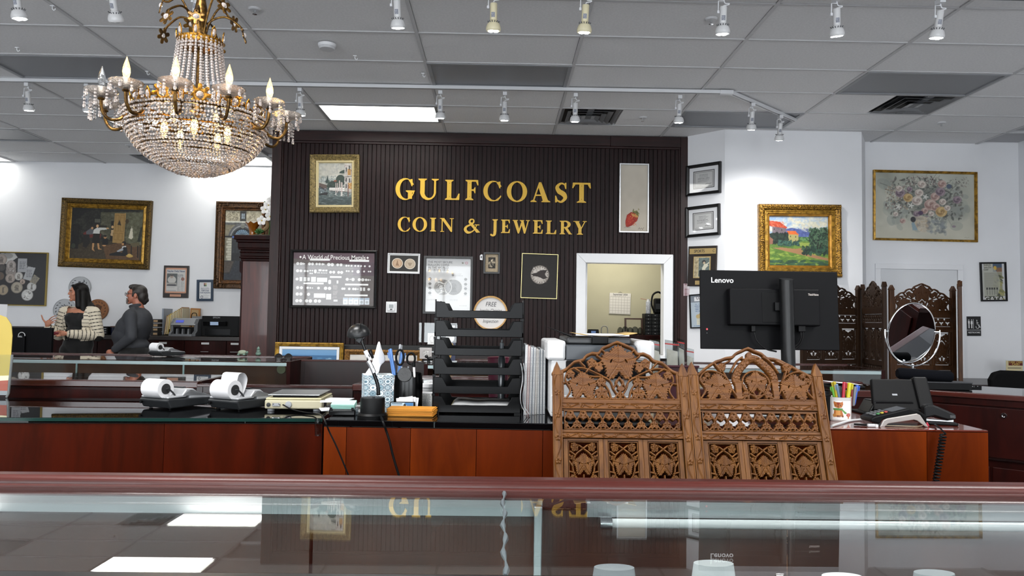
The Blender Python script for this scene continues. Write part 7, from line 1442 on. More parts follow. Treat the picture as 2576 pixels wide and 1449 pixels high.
# --- dark four-panel divider in front of the far-right wall
dk1 = WOOD('divider_dark','#1d100a','#33200f',.55,scale=(20,20,2),bump=.1,spec=.25); dk2 = WOOD('divider_brown','#2f1b0d','#4e3018',.5,scale=(20,20,2),bump=.1,spec=.3)
crest_me = fret('crest',CRL.f[::2,::2],1,1,1,CRL.h[::2,::2],.2); band_me = fret('fretwork_band',BND.f[::2,::2],1,1,1,BND.h[::2,::2],.2); fp_me = fret('fretwork_panel',FRP.f[::2,::2],1,1,1,FRP.h[::2,::2],.2)
dv = thing('carved_divider','dark carved four panel room divider before the white door','folding screen',(PY(2237,900,6.5).x,6.5,0)); O = dv.location
def dpanel(A,B_,mt,zt2=1.64):
    A,B_ = Vector((A[0],A[1],0)),Vector((B_[0],B_[1],0)); d = B_-A; L = d.length; an = math.atan2(d.y,d.x); cm = {}
    pn = bpy.data.objects.new('panel',None); COL.objects.link(pn); pn.parent = dv; pn.location = A-Vector((O.x,O.y,0)); pn.rotation_euler = (0,0,an); pw_ = .042; iw = L-2*pw_
    def bx(nm_,x0,x1,z0,z1,th=.03): box(x0,x1,-th/2,th/2,z0,z1).build(nm_,mt,pn,bev=.003)
    for x in (0,L-pw_): bx('post',x,x+pw_,0,zt2); MB().prism([(x-.004,zt2),(x+pw_+.004,zt2),(x+pw_-.006,zt2+.02),(x+pw_/2,zt2+.045),(x+.006,zt2+.02)],-.018,.018).build('finial',mt,pn)
    def fx(me,nm_,cx,cz_,w_,h_):
        me2 = cm.get((nm_,)) or me.copy(); cm[(nm_,)] = me2; o = obj(nm_,me2,mt,pn,loc=(cx,-.008,cz_)); o.scale = (w_,.016,h_); return o
    c = L/2; fx(crest_me,'crest',c,zt2-.06,iw,.25); bx('rail',pw_,L-pw_,zt2-.245,zt2-.185); fx(band_me,'fretwork_band',c,zt2-.285,iw-.01,.075); bx('rail',pw_,L-pw_,zt2-.375,zt2-.325)
    cw = iw/3
    for k in range(3):
        xx = pw_+cw*(k+.5); fx(fp_me,'fretwork_panel',xx,zt2-.525,cw-.045,.28)
        for s in (-1,1): bx('stile',xx+s*(cw/2-.011)-.011,xx+s*(cw/2-.011)+.011,zt2-.67,zt2-.375,.024)
    bx('rail',pw_,L-pw_,zt2-.715,zt2-.67); fx(band_me,'fretwork_band',c,zt2-.755,iw-.01,.075); bx('rail',pw_,L-pw_,zt2-.84,zt2-.795)
    for xx,w_ in ((pw_+iw*.12,iw*.2),(c,iw*.48),(L-pw_-iw*.12,iw*.2)): fx(fp_me,'fretwork_panel',xx,zt2-1.03,w_,.36)
    for xx in (pw_+iw*.24,L-pw_-iw*.24): bx('stile',xx-.012,xx+.012,zt2-1.22,zt2-.84,.024)
    bx('rail',pw_,L-pw_,zt2-1.28,zt2-1.22); bx('lower_board',pw_,L-pw_,.12,zt2-1.28,.014); bx('rail',pw_,L-pw_,.05,.12)
g3a,g3b = PY(2238,900,6.5),PY(2404,900,6.55); g2 = PY(2166,900,7.05); g1 = PY(2015,900,6.75); g4 = PY(2408,900,6.1)
dpanel((g1.x,g1.y),(g2.x-.012,g2.y),dk1,1.66); dpanel((g2.x+.012,g2.y),(g3a.x-.03,g3a.y+.01),dk1,1.67); dpanel((g3a.x,g3a.y),(g3b.x,g3b.y),dk2,1.64); dpanel((g3b.x+.04,g3b.y),(g4.x+.03,g4.y),dk2,1.66)
# ================================================================ PEOPLE
def capsule(m,a,b,ra,rb,n=12):
    a,b = Vector(a),Vector(b); d = (b-a); L = d.length or 1e-6; u = d/L; P = []; R = []
    for k in range(5): q = -pi/2+pi/2*k/4; P.append(a+u*ra*math.sin(q)); R.append(max(.0004,ra*math.cos(q)))
    for k in range(1,4): P.append(a+d*k/4); R.append(ra+(rb-ra)*k/4)
    for k in range(5): q = pi/2*k/4; P.append(b+u*rb*math.sin(q)); R.append(max(.0004,rb*math.cos(q)))
    m.tube(P,R,n)
def blob(name,prims,vox,mat,parent,it=4,colfn=None,cut=None,thick=0):
    """one continuous skin around overlapping limbs"""
    m = MB()
    for p in prims:
        if p[0] == 'c': capsule(m,*p[1:])
        else:
            T = Matrix.Translation(p[1]) @ (Euler(p[3]).to_matrix().to_4x4() if len(p) > 3 else Matrix()); m.sph((0,0,0),p[2],18,12,T)
    o = m.build('tmp',None); r = o.modifiers.new('r','REMESH'); r.mode = 'VOXEL'; r.voxel_size = vox
    if it: s = o.modifiers.new('s','SMOOTH'); s.factor = .5; s.iterations = it
    me = bpy.data.meshes.new_from_object(o.evaluated_get(bpy.context.evaluated_depsgraph_get())); bpy.data.objects.remove(o); me.name = name
    if cut:
        bm = bmesh.new(); bm.from_mesh(me); bmesh.ops.delete(bm,geom=[f for f in bm.faces if cut(f.calc_center_median())],context='FACES'); bm.to_mesh(me); bm.free()
    me.polygons.foreach_set('use_smooth',[True]*len(me.polygons)); me.materials.clear()
    if colfn:
        at = me.attributes.new('col','FLOAT_COLOR','POINT'); at.data.foreach_set('color',[c for v in me.vertices for c in (*lin(colfn(v.co)),1)])
    o = obj(name,me,mat,parent)
    if thick: q = o.modifiers.new('t','SOLIDIFY'); q.thickness = thick; q.offset = 1
    return o
def head_prims(C,th,s=1.,nose=1.,jaw=1.):
    R = Matrix.Rotation(th,3,'Z'); C = Vector(C); T = lambda p: tuple(C+R @ (Vector(p)*s)); e = (0,0,th)
    L = [('e',T((0,.014,.022)),(.07*s,.092*s,.09*s),e),('e',T((0,-.03,-.03)),(.054*s*jaw,.053*s,.07*s),e),('e',T((0,-.064,-.088)),(.023*s*jaw,.019*s,.017*s),e),('c',T((0,-.082,.02)),T((0,-.0955*nose,-.016)),.0055*s,.0085*s),('e',T((0,-.088*nose,-.018)),(.014*s,.009*s,.007*s),e),('e',T((0,-.064,.034)),(.048*s,.022*s,.014*s),e),
         ('e',T((0,-.079,-.05)),(.02*s,.009*s,.009*s),e),('c',T((0,.02,-.06)),T((0,.045,-.2)),.048*s*jaw,.056*s*jaw)]
    for q in (-1,1): L += [('e',T((q*.073,.015,-.008)),(.009*s,.019*s,.031*s),e),('e',T((q*.036,-.052,-.02)),(.022*s,.02*s,.024*s),e)]
    return L,T
def face(T,p,th,s,iris,brow,lip):
    e = (0,0,th)
    for q in (-1,1):
        m = MB().sph((0,0,0),(.0115*s,.007*s,.0055*s),12,8,Matrix.Translation(T((q*.03,-.0742,.012))) @ Euler(e).to_matrix().to_4x4()); ey = m.build('eye',M('eye_white','#a39c94',.35),p,True); MB().sph(T((q*.03,-.0785,.012)),.0042*s,10,6).build('iris',M('iris_'+iris[1:],iris,.2),ey,True)
        capsule((mm := MB()),T((q*.014,-.085,.029)),T((q*.047,-.072,.031)),.0026*s,.0018*s,8); mm.build('eyebrow',brow,p,True)
        capsule((mm := MB()),T((q*.019,-.0815,.0178)),T((q*.042,-.073,.0165)),.0018*s,.0014*s,6); mm.build('eyelid',brow,p,True)
    MB().sph((0,0,0),(.019*s,.006*s,.0036*s),14,7,Matrix.Translation(T((0,-.0845,-.0475))) @ Euler(e).to_matrix().to_4x4()).sph((0,0,0),(.016*s,.006*s,.0044*s),14,7,Matrix.Translation(T((0,-.0838,-.0555))) @ Euler(e).to_matrix().to_4x4()).build('lips',lip,p,True)
skin_w = M('skin_warm','#b57a5f',.5,var=.06,vs_=20.); skin_m = M('skin_ruddy','#a86a54',.5,var=.08,vs_=20.)
# --- woman
Yw = 8.9; k_ = Yw/F; wx0 = PY(195,780,Yw).x; wo = thing('person','woman in a striped cream cardigan gesturing with raised hand','person',(wx0,Yw,0))
def w(px,py,dy=0): return ((px-195)*k_,dy,PY(195,py,Yw).z)
th = -.82; HP,T = head_prims(w(194,737,-.01),th,.98,1.,.95)
sR,eR,hR = w(164,785),w(149,842,.02),w(139,824,-.13); sL,eL,hL = w(236,785),w(247,843,.0),w(198,839,-.2)
body = HP+[('e',w(200,800),(.165,.1,.14)),('e',w(200,835),(.125,.085,.13)),('e',w(200,872),(.165,.105,.13)),('c',sR,sL,.05,.05),('c',sR,eR,.042,.036),('c',eR,hR,.035,.024),('c',sL,eL,.042,.036),('c',eL,hL,.035,.024)]
for s in (-1,1): body += [('c',(s*.085,0,.86),(s*.09,0,.48),.085,.056),('c',(s*.09,0,.48),(s*.09,.02,.08),.052,.036),('c',(s*.09,.02,.05),(s*.1,-.13,.035),.035,.028)]
# raised right hand: palm and five fingers
body += [('e',w(143,814,-.15),(.036,.02,.045),(0,.5,0)),('c',hR,w(142,816,-.145),.024,.028)]
for (a,b,c) in (((146,804.5),(153,799),(161,794.5)),((148.5,808),(156,803.5),(164.5,799.5)),((149.5,812),(157,808.5),(164.5,805.5)),((148.5,816),(154.5,813.5),(160,811.5))): body += [('c',w(*a,-.155),w(*b,-.168),.0074,.0068),('c',w(*b,-.168),w(*c,-.158),.0068,.0052)]
body += [('c',w(138,814,-.15),w(131,804,-.16),.0115,.0095),('c',w(131,804,-.16),w(126.5,794,-.155),.0095,.0068)]
# left hand curled round a small red purse
body += [('e',w(189,838,-.225),(.04,.022,.032)),('c',hL,w(191,838,-.22),.024,.026)]
for i,(a,b,c) in enumerate((((183,834),(177,834),(173,837)),((182,837),(176,838),(173.5,841)),((182,840.5),(177,842),(175,844)),((184,843.5),(180,845),(178,846)))): body += [('c',w(*a,-.235),w(*b,-.26),.0092,.0085),('c',w(*b,-.26),w(*c,-.245),.0085,.0066)]
body += [('c',w(188,833,-.235),w(180,832,-.25),.0105,.009),('c',w(180,832,-.25),w(174,834,-.255),.009,.0068)]
blob('body',body,.0046,skin_w,wo,2)
hairm = M('hair_dark','#070504',.55,spec=.25,var=.3,vs_=60.,bump=.5,bs=90.); face(T,wo,th,.98,'#3a2a1c',hairm,M('lip_rose','#8f4a44',.4))
R3 = Matrix.Rotation(th,3,'Z'); H = lambda p: T(p)
blob('hair',[('e',H((0,.03,.035)),(.082,.098,.092),(0,0,th)),('c',H((.066,-.01,.03)),w(204,770,-.055),.03,.036),('c',H((-.066,.0,.05)),w(224,772,.04),.03,.045),('c',H((.0,.08,.0)),w(222,790,.03),.055,.05),('c',H((.045,.05,0)),w(214,792,-.03),.045,.04),('c',H((0,-.05,.092)),H((.06,-.03,.04)),.014,.016),('c',H((0,-.05,.092)),H((-.06,-.03,.04)),.014,.016)],.007,hairm,wo,3)
MB().tube([tuple(Vector(H((.078,.01,-.05)))+Vector((.012*math.cos(a),0,.016*math.sin(a)))) for a in [k*2*pi/14 for k in range(14)]],.0022,6,closed=True).build('earring',M('gold_chain','#b99b57',.25,metal=1.),wo,True)
blkc = M('cloth_black','#050506',.85,sheen=.2)
blob('top',[('e',w(200,803,-.006),(.158,.104,.135)),('c',w(184,800,-.05),w(184,801,-.05),.066,.066),('c',w(214,800,-.05),w(214,801,-.05),.066,.066),('e',w(200,835),(.136,.098,.14)),('c',w(182,782),w(180,800,-.03),.04,.05),('c',w(219,782),w(220,800,-.03),.04,.05)],.009,blkc,wo,3,cut=lambda c: c.z > w(0,787)[2])
blob('trousers',[('e',w(200,866),(.178,.122,.15))]+[('c',(s*.088,0,.88),(s*.095,0,.45),.1,.075) for s in (-1,1)]+[('c',(s*.095,0,.45),(s*.095,.01,.1),.075,.065) for s in (-1,1)],.012,blkc,wo,3)
blob('shoes',[('c',(s*.095,.03,.035),(s*.105,-.15,.03),.042,.036) for s in (-1,1)],.01,blkc,wo,2)
cream_c,blk_c = '#d2c8b4','#14120f'
def stripe(co):
    best = (.078,None)
    for a,b in ((eR,hR),(eL,hL),(sR,eR),(sL,eL)):
        a,b = Vector(a),Vector(b); d = b-a; L = d.length; t_ = min(L+.02,max(-.01,(co-a).dot(d)/L)); q = (co-a-d*(t_/L)).length
        if q < best[0]: best = (q,t_)
    t_ = best[1] if best[1] is not None else w(0,776)[2]-co.z
    return blk_c if (t_/.042) % 1 < .2 else cream_c
car = [('e',w(200,806,.006),(.185,.125,.17)),('e',w(201,842),(.18,.13,.13)),('c',w(170,783),w(232,783),.056,.056),('c',sR,eR,.06,.064),('c',eR,tuple(Vector(hR).lerp(Vector(eR),.12)),.06,.042),('c',sL,eL,.062,.066),('c',eL,tuple(Vector(hL).lerp(Vector(eL),.1)),.062,.044)]
blob('cardigan',car,.0058,PRINT('knit_stripes',.9),wo,3,colfn=stripe,cut=lambda c: (c.y < .02 and w(177,0)[0]-.03*(c.z-1.2) < c.x < w(217,0)[0]+.06*(c.z-1.1) and c.y > -.135) or c.z > w(0,769)[2] and abs(c.x) < .07 or (c.z < w(0,866)[2] and abs(c.x) < .2),thick=.008)
be = MB().lathe([(.145,-.022),(.15,0),(.145,.022)],32,Matrix.Translation(w(200,850)),sy=.74).build('belt',M('belt_black','#0a0a0b',.35),wo,True)
bx,by,bz = w(187,850,-.112); MB().tube([(bx-.028,by,bz-.03),(bx+.028,by,bz-.03),(bx+.028,by,bz+.03),(bx-.028,by,bz+.03)],.005,6,closed=True).build('buckle',M('buckle_dark','#3a3b3d',.3,metal=.8),be)
o = MB().sph((0,0,0),(.05,.014,.022),14,8).build('small_purse',M('purse_red','#6d1620',.45),None,True,loc=Vector(w(173,838,-.255))+Vector((wx0,Yw,0)),rot=(0,-.15,0)); tag(o,'small dark red purse held in the woman\'s lower hand','purse'); 
# --- man
Yn = 8.75; kn = Yn/F; mx0 = PY(335,780,Yn).x; mo = thing('person','man with glasses in a dark grey shirt, side on','person',(mx0,Yn,0))
def v(px,py,dy=0): return ((px-335)*kn,dy,PY(335,py,Yn).z)
th = -1.38; HP,T = head_prims(v(340,742),th,1.03,.98,1.12)
sN,eN,hN = v(348,793,-.19),v(357,846,-.23),v(312,880,-.2); sF,eF,hF = v(345,793,.16),v(345,846,.2),v(308,878,.12)
tor = [('e',v(346,806),(.13,.16,.14)),('e',v(337,834),(.16,.15,.17)),('e',v(340,872),(.15,.15,.13)),('c',sN,sF,.052,.052),('e',v(355,812),(.1,.17,.15))]
body = HP+tor+[('c',sN,eN,.05,.043),('c',eN,hN,.042,.03),('c',sF,eF,.05,.043),('c',eF,hF,.042,.03)]
for s in (-1,1): body += [('c',(.02,s*.1,.86),(.02,s*.11,.46),.1,.065),('c',(.02,s*.11,.46),(.03,s*.11,.08),.06,.042),('c',(.03,s*.11,.05),(-.13,s*.12,.035),.04,.032)]
for hh,sg in ((hN,-1),(hF,1)):
    h0 = Vector(hh); body += [('e',tuple(h0+Vector((-.04,0,-.03))),(.045,.022,.04),(0,.6,0))]
    for i in range(4): a = h0+Vector((-.06+.012*i,sg*.012,-.055-.012*i)); b = a+Vector((-.03,sg*.012,-.028)); body += [('c',tuple(a),tuple(b),.0098,.009),('c',tuple(b),tuple(b+Vector((.004,sg*.01,-.026))),.009,.0075)]
    body += [('c',tuple(h0+Vector((-.05,-sg*.02,-.012))),tuple(h0+Vector((-.085,-sg*.022,-.03))),.012,.0085)]
blob('body',body,.005,skin_m,mo,3)
ghair = M('hair_grey_brown','#241f1c',.5,var=.35,vs_=50.,bump=.5,bs=90.); face(T,mo,th,1.03,'#4a4a44',ghair,M('lip_pale','#9a5f55',.5)); H = lambda p: T(p)
blob('hair',[('e',H((0,.035,.04)),(.084,.092,.085),(0,0,th)),('e',H((0,.075,-.015)),(.075,.06,.085),(0,0,th)),('c',H((.0,.095,-.06)),H((0,.09,-.08)),.05,.035),('c',H((-.045,-.045,.088)),H((.045,-.045,.088)),.022,.022),('e',H((0,-.01,.1)),(.058,.068,.026),(0,0,th))]+[('c',H((q*.07,0,.03)),H((q*.072,-.012,-.012)),.018,.012) for q in (-1,1)],.007,ghair,mo,3)
blob('beard',[('c',H((-.022,-.088,-.072)),H((.022,-.088,-.072)),.01,.01),('e',H((0,-.078,-.092)),(.024,.02,.018)),('c',H((-.03,-.086,-.04)),H((-.03,-.08,-.08)),.007,.008),('c',H((.03,-.086,-.04)),H((.03,-.08,-.08)),.007,.008)],.005,M('beard_grey','#6f655e',.8),mo,2)
gm = MB()
for q in (-1,1): gm.tube([H((q*.034+.024*math.cos(a),-.098,.008+.019*math.sin(a))) for a in [k*2*pi/16 for k in range(16)]],.002,6,closed=True); gm.tube([H((q*.058,-.097,.014)),H((q*.078,.0,.012)),H((q*.076,.025,.002))],.002,6)
gm.tube([H((-.01,-.1,.01)),H((.01,-.1,.01))],.002,6); gm.build('glasses_frame',M('glasses_dark','#2a2523',.3),mo,True)
for q in (-1,1): MB().lathe([(.022,0),(.022,.001)],16,Matrix.Translation(H((q*.034,-.098,.008))) @ Matrix.Rotation(th,4,'Z') @ TY).build('lens',clear,mo)
shirt = M('shirt_grey','#303237',.8,var=.12,vs_=6.,bump=.4,bs=14.)
sh = [('e',v(346,806),(.165,.19,.165)),('e',v(336,828),(.195,.185,.18)),('e',v(327,846),(.19,.178,.15)),('e',v(335,868),(.2,.185,.1)),('c',sN,sF,.062,.062),('e',v(358,815),(.105,.185,.16)),('c',sN,eN,.07,.062),('c',eN,tuple(Vector(hN).lerp(Vector(eN),.1)),.06,.046),('c',sF,eF,.07,.062),('c',eF,tuple(Vector(hF).lerp(Vector(eF),.1)),.06,.046),('c',v(345,777,-.04),v(345,777,.04),.046,.046),('c',v(346,781,-.1),v(346,781,.1),.05,.05)]
blob('shirt',sh,.011,shirt,mo,4,cut=lambda c: (Vector(v(344,769))-c).length < .055)
MB().tube([tuple(Vector(v(342,770))+Vector((.064*math.cos(a),.062*math.sin(a),.014*math.cos(a)))) for a in [k*2*pi/28 for k in range(28)]],.013,8,closed=True,flat=1.7).build('collar',shirt,mo,True)
blob('trousers',[('e',v(340,880),(.175,.175,.13))]+[('c',(.02,s*.1,.85),(.02,s*.11,.45),.115,.085) for s in (-1,1)]+[('c',(.02,s*.11,.45),(.03,s*.11,.1),.085,.07) for s in (-1,1)],.013,blkc,mo,3)
blob('shoes',[('c',(.05,s*.11,.04),(-.15,s*.12,.035),.05,.042) for s in (-1,1)],.012,M('shoe_black','#0a0908',.35),mo,2)
q = Vector(hN)+Vector((.012,0,.012)); MB().lathe([(.036,-.01),(.04,0),(.036,.01)],18,Matrix.Translation(q) @ Matrix.Rotation(.9,4,'Y')).build('watch',steel,mo,True)
# ================================================================ LEFT SIDE: sign, desk, back counter, cabinet top
# yellow sign in a clear holder at the left edge of the black counter
p = PZ(8,1001,TZL); Ys = p.y; t = thing('sign_holder','yellow card in a clear holder at the left photo edge','sign',(PY(-30,900,Ys).x,Ys,TZL)); zt_ = PY(0,792,Ys).z-TZL; zm = PY(0,892,Ys).z-TZL; xr = (58)/F*Ys
pts = [(-.12,.012),(xr-.012,.012),(xr-.004,zm),(xr-.002,zt_*.75),(xr-.008,zt_*.88),(xr-.03,zt_*.97),(xr-.06,zt_),(-.12,zt_)]; cvm = M('card_yellow','#ad9845',.5)
MB().prism(pts,.0,.003).build('card',cvm,t); MB().prism([(-.12,.03),(xr-.012,.03),(xr-.01,.075),(-.12,.06)],-.0012,0).build('card_stripe',M('card_red','#a3503f',.5),t); MB().prism([(-.12,.06),(xr-.01,.075),(xr-.008,.095),(-.12,.085)],-.0012,0).build('card_stripe',M('card_pale','#ece3bd',.5),t); MB().prism([(-.12,.012),(xr-.012,.012),(xr-.012,.03),(-.12,.03)],-.0012,0).build('card_stripe',pgry,t)
MB().tube([(xr-.012,-.004,.003),(xr-.004,-.004,.02),(xr+.004,-.004,zm)],.005,8).build('holder_edge',M('acrylic_edge','#9aa0a0',.1,trans=.6),t,True); MB().prism([(-.12,0),(xr-.012,0),(xr+.004,zm),(-.12,zm)],-.006,-.004).build('holder_front',clear,t)
# monitor on a desk beyond the far showcase
Yd = 7.6; dsk = thing('desk','low dark desk behind the far showcase under a black monitor','desk',(PY(60,880,Yd).x,Yd,0)); box(-.7,.5,-.3,.35,.74,.77).build('desk_top',mahog,dsk,bev=.003)
for s in (-.68,.46): box(s,s+.03,-.28,.33,0,.74).build('leg_panel',mahog,dsk)
a,b = PY(16,823,Yd),PY(131,889,Yd); t = thing('monitor','black monitor seen from behind, left of the woman','monitor',((a.x+b.x)/2-.02,Yd,.771)); w_ = (b.x-a.x)/2+.02; box(-w_,w_,-.02,.02,b.z-.771,a.z-.771).build('back_shell',mb,t,bev=.006); box(-w_+.008,w_-.008,.02,.022,b.z-.76,a.z-.78).build('screen',pblk_g,t)
q = PY(58,845,Yd); MB().box(-.045,.045,-.045,-.02,.02,q.z-.771+.0).build('stand_column',mb,t,bev=.004,loc=(q.x-t.location.x,0,0)); box(-.12,.12,-.1,.1,0,.015).build('stand_base',mb,t,bev=.004,loc=(q.x-t.location.x,0,0))
MB().tube([(q.x-t.location.x+.033*math.cos(k),-.022,q.z-.771+.004+.033*math.sin(k)) for k in [-.25+i*(pi+.5)/14 for i in range(15)]],.004,6).build('logo_ring',pwh,t); put_text('DELL',.02,pwh,t,q.x-t.location.x,-.047,q.z-.771-.006,name='logo',bold=.02)
p = PY(4,800,7.7); t = thing('card_stand','white card standing at the left photo edge above the yellow sign','card',(p.x-.06,7.72,.771)); box(-.09,.09,-.004,0,0,PY(4,765,7.7).z-.771).build('card',paper,t,rot=(.0,.02,0)); box(-.09,.09,-.03,.03,0,.004).build('foot',clear,t)
# back counter: folders, money counter, printer, boxes
zc = bt+.0005
def bcx(px): return PY(px,846,9.75).x
x0 = bcx(397); srt = thing('file_sorter','black stepped file sorter full of folders on the far counter','file sorter',(x0,9.87,zc)); s_ = 9.72/F
box(0,46*s_,0,.27,0,.012).build('base',pblk,srt); box(-2*s_,2*s_,0,.27,0,68*s_).build('end_plate',M('sorter_grey','#8f97a3',.4),srt)
for k in range(5): MB().prism([((8+k*8)*s_,0),((9+k*8)*s_,0),((10+k*8)*s_,(10+k*6)*s_),((9+k*8)*s_,(10+k*6)*s_)],0,.28).build('divider_wire',pblk,srt)
fc_ = ['#b98a4a','#c9a866','#d2b23c','#c6b182','#cdbb8f','#bfa36a','#cfc29a','#c8ab72','#b89a62','#a98460']; fn = ['orange','tan','bright yellow','pale tan','cream','straw','ivory','buff','khaki','reddish brown']
for k in range(10):
    t = thing('file_folder','%s file folder standing in the stepped sorter' % fn[k],'folder',(x0+(5+k*4.4)*s_,9.875+.002*k,zc+.013+.0028*k),(0,.1-.012*k,0),'folders in the stepped sorter'); h_ = (48+k*1.9)*s_; box(0,.006,0,.24,0,h_).build('cover',M('folder_'+str(k),fc_[k],.7),t); box(.006,.014,.002,.24,.002,h_*.96).build('papers',M('folder_paper','#cfc6ab',.8),t)
t = thing('amber_folder','brown folder with dark arch clip behind the file folders','folder',(bcx(460),10.1,zc+.001)); box(-13*s_,12*s_,0,.02,0,70*s_).build('board',M('folder_amber','#a8713a',.6),t,rot=(0,.03,0)); box(-10*s_,8*s_,-.003,0,.02,66*s_).build('face',M('folder_face','#b3956a',.7),t,rot=(0,.03,0)); MB().tube(bez([(-7*s_,-.006,.08),(-7*s_,-.006,52*s_),(0,-.006,58*s_),(6*s_,-.006,52*s_),(6*s_,-.006,.08)],5),.005,6).build('arch_clip',pblk,t)
t = thing('money_counter','grey money counting machine on the far counter','money counter',(bcx(472),9.57,zc)); sg = M('counter_grey','#6b6d70',.4)
def mcP(pts,x0,x1,nm_,mt): MB().add([(x0,y,z) for y,z in pts]+[(x1,y,z) for y,z in pts],[tuple(range(len(pts)-1,-1,-1)),tuple(range(len(pts),2*len(pts)))]+[(i,(i+1) % len(pts),(i+1) % len(pts)+len(pts),i+len(pts)) for i in range(len(pts))]).build(nm_,mt,t,bev=.005)
h = 44*s_; mcP([(0,0),(.28,0),(.28,h*.6),(.2,h),(.12,h*.98),(.06,h*.72),(.06,h*.3),(0,h*.16)],-33*s_,-27*s_,'side_cheek',sg); mcP([(0,0),(.28,0),(.28,h*.6),(.2,h),(.12,h*.98),(.06,h*.72),(.06,h*.3),(0,h*.16)],24*s_,33*s_,'side_cheek',M('counter_dark','#4d4f52',.4)); box(-27*s_,24*s_,.09,.28,0,h*.5).build('back_body',pblk,t); box(-27*s_,24*s_,0,.09,0,h*.12).build('base',sg,t)
mcP([(.04,h*.62),(.1,h*.6),(.22,h*1.0),(.14,h*1.02)],-32*s_,28*s_,'control_hood',M('counter_light','#85878a',.4)); dd_ = box(-22*s_,-3*s_,-.002,.001,-.02,.02).build('display',M('lcd_blue','#4a55b4',.3,emit=.25),t,loc=(0,.082,h*.83),rot=(-.75,0,0))
for q in (-15,-1,13): MB().prism([((q-3)*s_,h*.1),((q+2)*s_,h*.1),((q+1)*s_,h*.42),((q-2)*s_,h*.42)],.03,.09).build('stacker_guide',sg,t,bev=.004)
box(-4*s_,22*s_,.2,.215,h*.95,h*1.22).build('note_hopper',sg,t,rot=(-.3,0,0),loc=(0,.08,.05))
t = thing('printer','black inkjet printer with small screen beside the tall cabinet','printer',(bcx(559),9.66,zc)); h = 51*s_; box(-45*s_,46*s_,0,.36,.004,h).build('body',pblk,t,bev=.006); box(-38*s_,18*s_,-.03,0,h*.54,h*.76).build('control_panel',pblk_g,t,bev=.004,rot=(.15,0,0)); box(-20*s_,0,-.034,-.03,h*.58,h*.74).build('screen',M('lcd_pale','#8ea0b8',.3,emit=.15),t,rot=(.15,0,0)); box(-36*s_,26*s_,-.004,0,h*.08,h*.38).build('paper_tray',pblk_g,t,bev=.003); put_text('EPSON',.03,pgry,t,-9*s_,-.002,h*.92,name='logo',bold=.01)
for k in range(4): o = box(-9*s_,9*s_,0,.26,0,9*s_).build('box_file',M('file_dark','#1d1c1e',.5),None,loc=(bcx(388),9.74,zc+k*(10.6*s_)),bev=.004); tag(o,'black box file with tan label, %s of the stack behind the man' % ('lowest','second','third','topmost')[k],'box file','stacked box files'); box(-2*s_,8*s_,-.003,0,2*s_,7*s_).build('label',M('label_tan','#a98d6a',.7),o)
t = thing('navy_canister','navy blue round canister between the two people','canister',(bcx(283),9.8,zc)); MB().lathe([(0,0),(.05,0),(.052,.1),(.0,.1)],20).build('body',M('navy_gloss','#121a33',.3),t,True); MB().lathe([(.054,.1),(.054,.115),(0,.118)],20).build('lid',M('lid_brown','#5b4036',.5),t,True)
t = thing('tape_recorder','black desk box with slots behind the striped sleeve','box',(bcx(262),9.72,zc)); box(-.07,.06,0,.2,0,.11).build('body',pblk,t,bev=.006)
for k in range(3): box(-.05,.04,-.003,0,.02+.028*k,.034+.028*k).build('slot',pgry,t)
# cabinet top: amber vase, orchid, succulent
ztc = tz+.001; p = PY(636,590,8.9); t = thing('glass_vase','fluted amber glass vase on the tall cabinet','vase',(p.x,8.9,ztc)); h = 38/F*8.9; prv = [(.0,.0),(.04,0),(.045,.006),(.038,.02),(.042,h*.4),(.055,h*.7),(.085,h*.96),(.09,h),(.083,h*.97),(.05,h*.68),(.036,h*.4),(.03,.02)]
m = MB().lathe(prv,32); m.v = [(x*(1+.06*math.cos(8*math.atan2(y,x))*z/h),y*(1+.06*math.cos(8*math.atan2(y,x))*z/h),z+.012*math.cos(8*math.atan2(y,x))*(z > h*.9)) for x,y,z in m.v]; m.build('vase_glass',M('amber_glass','#b06a1c',.12,trans=.45,coat=.6),t,True)
p = PY(662,592,8.75); t = thing('orchid_arrangement','white orchids with driftwood and green succulent on the cabinet','plant',(p.x+.02,8.75,ztc)); g_ = M('succulent_green','#3f6a33',.5,var=.3); box(-.12,.14,-.05,.06,0,.025).build('moss',M('moss','#39402a',.95,bump=.8),t,bev=.01)
MB().tube(bez([(-.1,-.02,.03),(-.03,0,.07),(.03,.0,.13),(.0,.01,.2),(-.05,0,.24)],6),[.012,.012,.014,.016,.018,.02,.021,.022,.024,.025,.025,.024,.024,.022,.02,.02,.018,.018,.016,.015,.014,.013,.012,.01,.008],8).build('driftwood',M('driftwood','#9c8058',.7,var=.25),t,True); MB().tube(bez([(.05,0,.03),(.06,0,.2),(.05,-.02,.34),(.0,-.05,.42)],6),.006,6).build('flower_stem',g_,t,True)
lf_me = MB().sph((0,0,.03),(.012,.006,.034),8,6).mesh('succulent_leaf',True)
for k in range(26): a = k*2.4; q = .2+k*.042; obj('succulent_leaf',lf_me,g_,t,loc=(-.05,-.05,.035),rot=(q*math.cos(a),q*math.sin(a),0))
pet = MB().sph((0,0,.03),(.026,.004,.032),10,6).mesh('petal',True); orw = M('orchid_white','#e9e7e4',.6)
for (px,py) in ((684,505),(668,527),(680,545),(659,555),(690,532),(676,516)):
    q = PY(px,py,8.7); c = bpy.data.objects.new('orchid_flower',MB().sph((0,-.006,0),(.009,.009,.009),8,6).mesh('orchid_flower',True)); COL.objects.link(c); c.data.materials.append(M('orchid_lip','#d1b44a',.5)); c.parent = t; c.location = q-t.location
    for k in range(5): obj('petal',pet,orw,c,rot=(.25,k*1.2566,0))
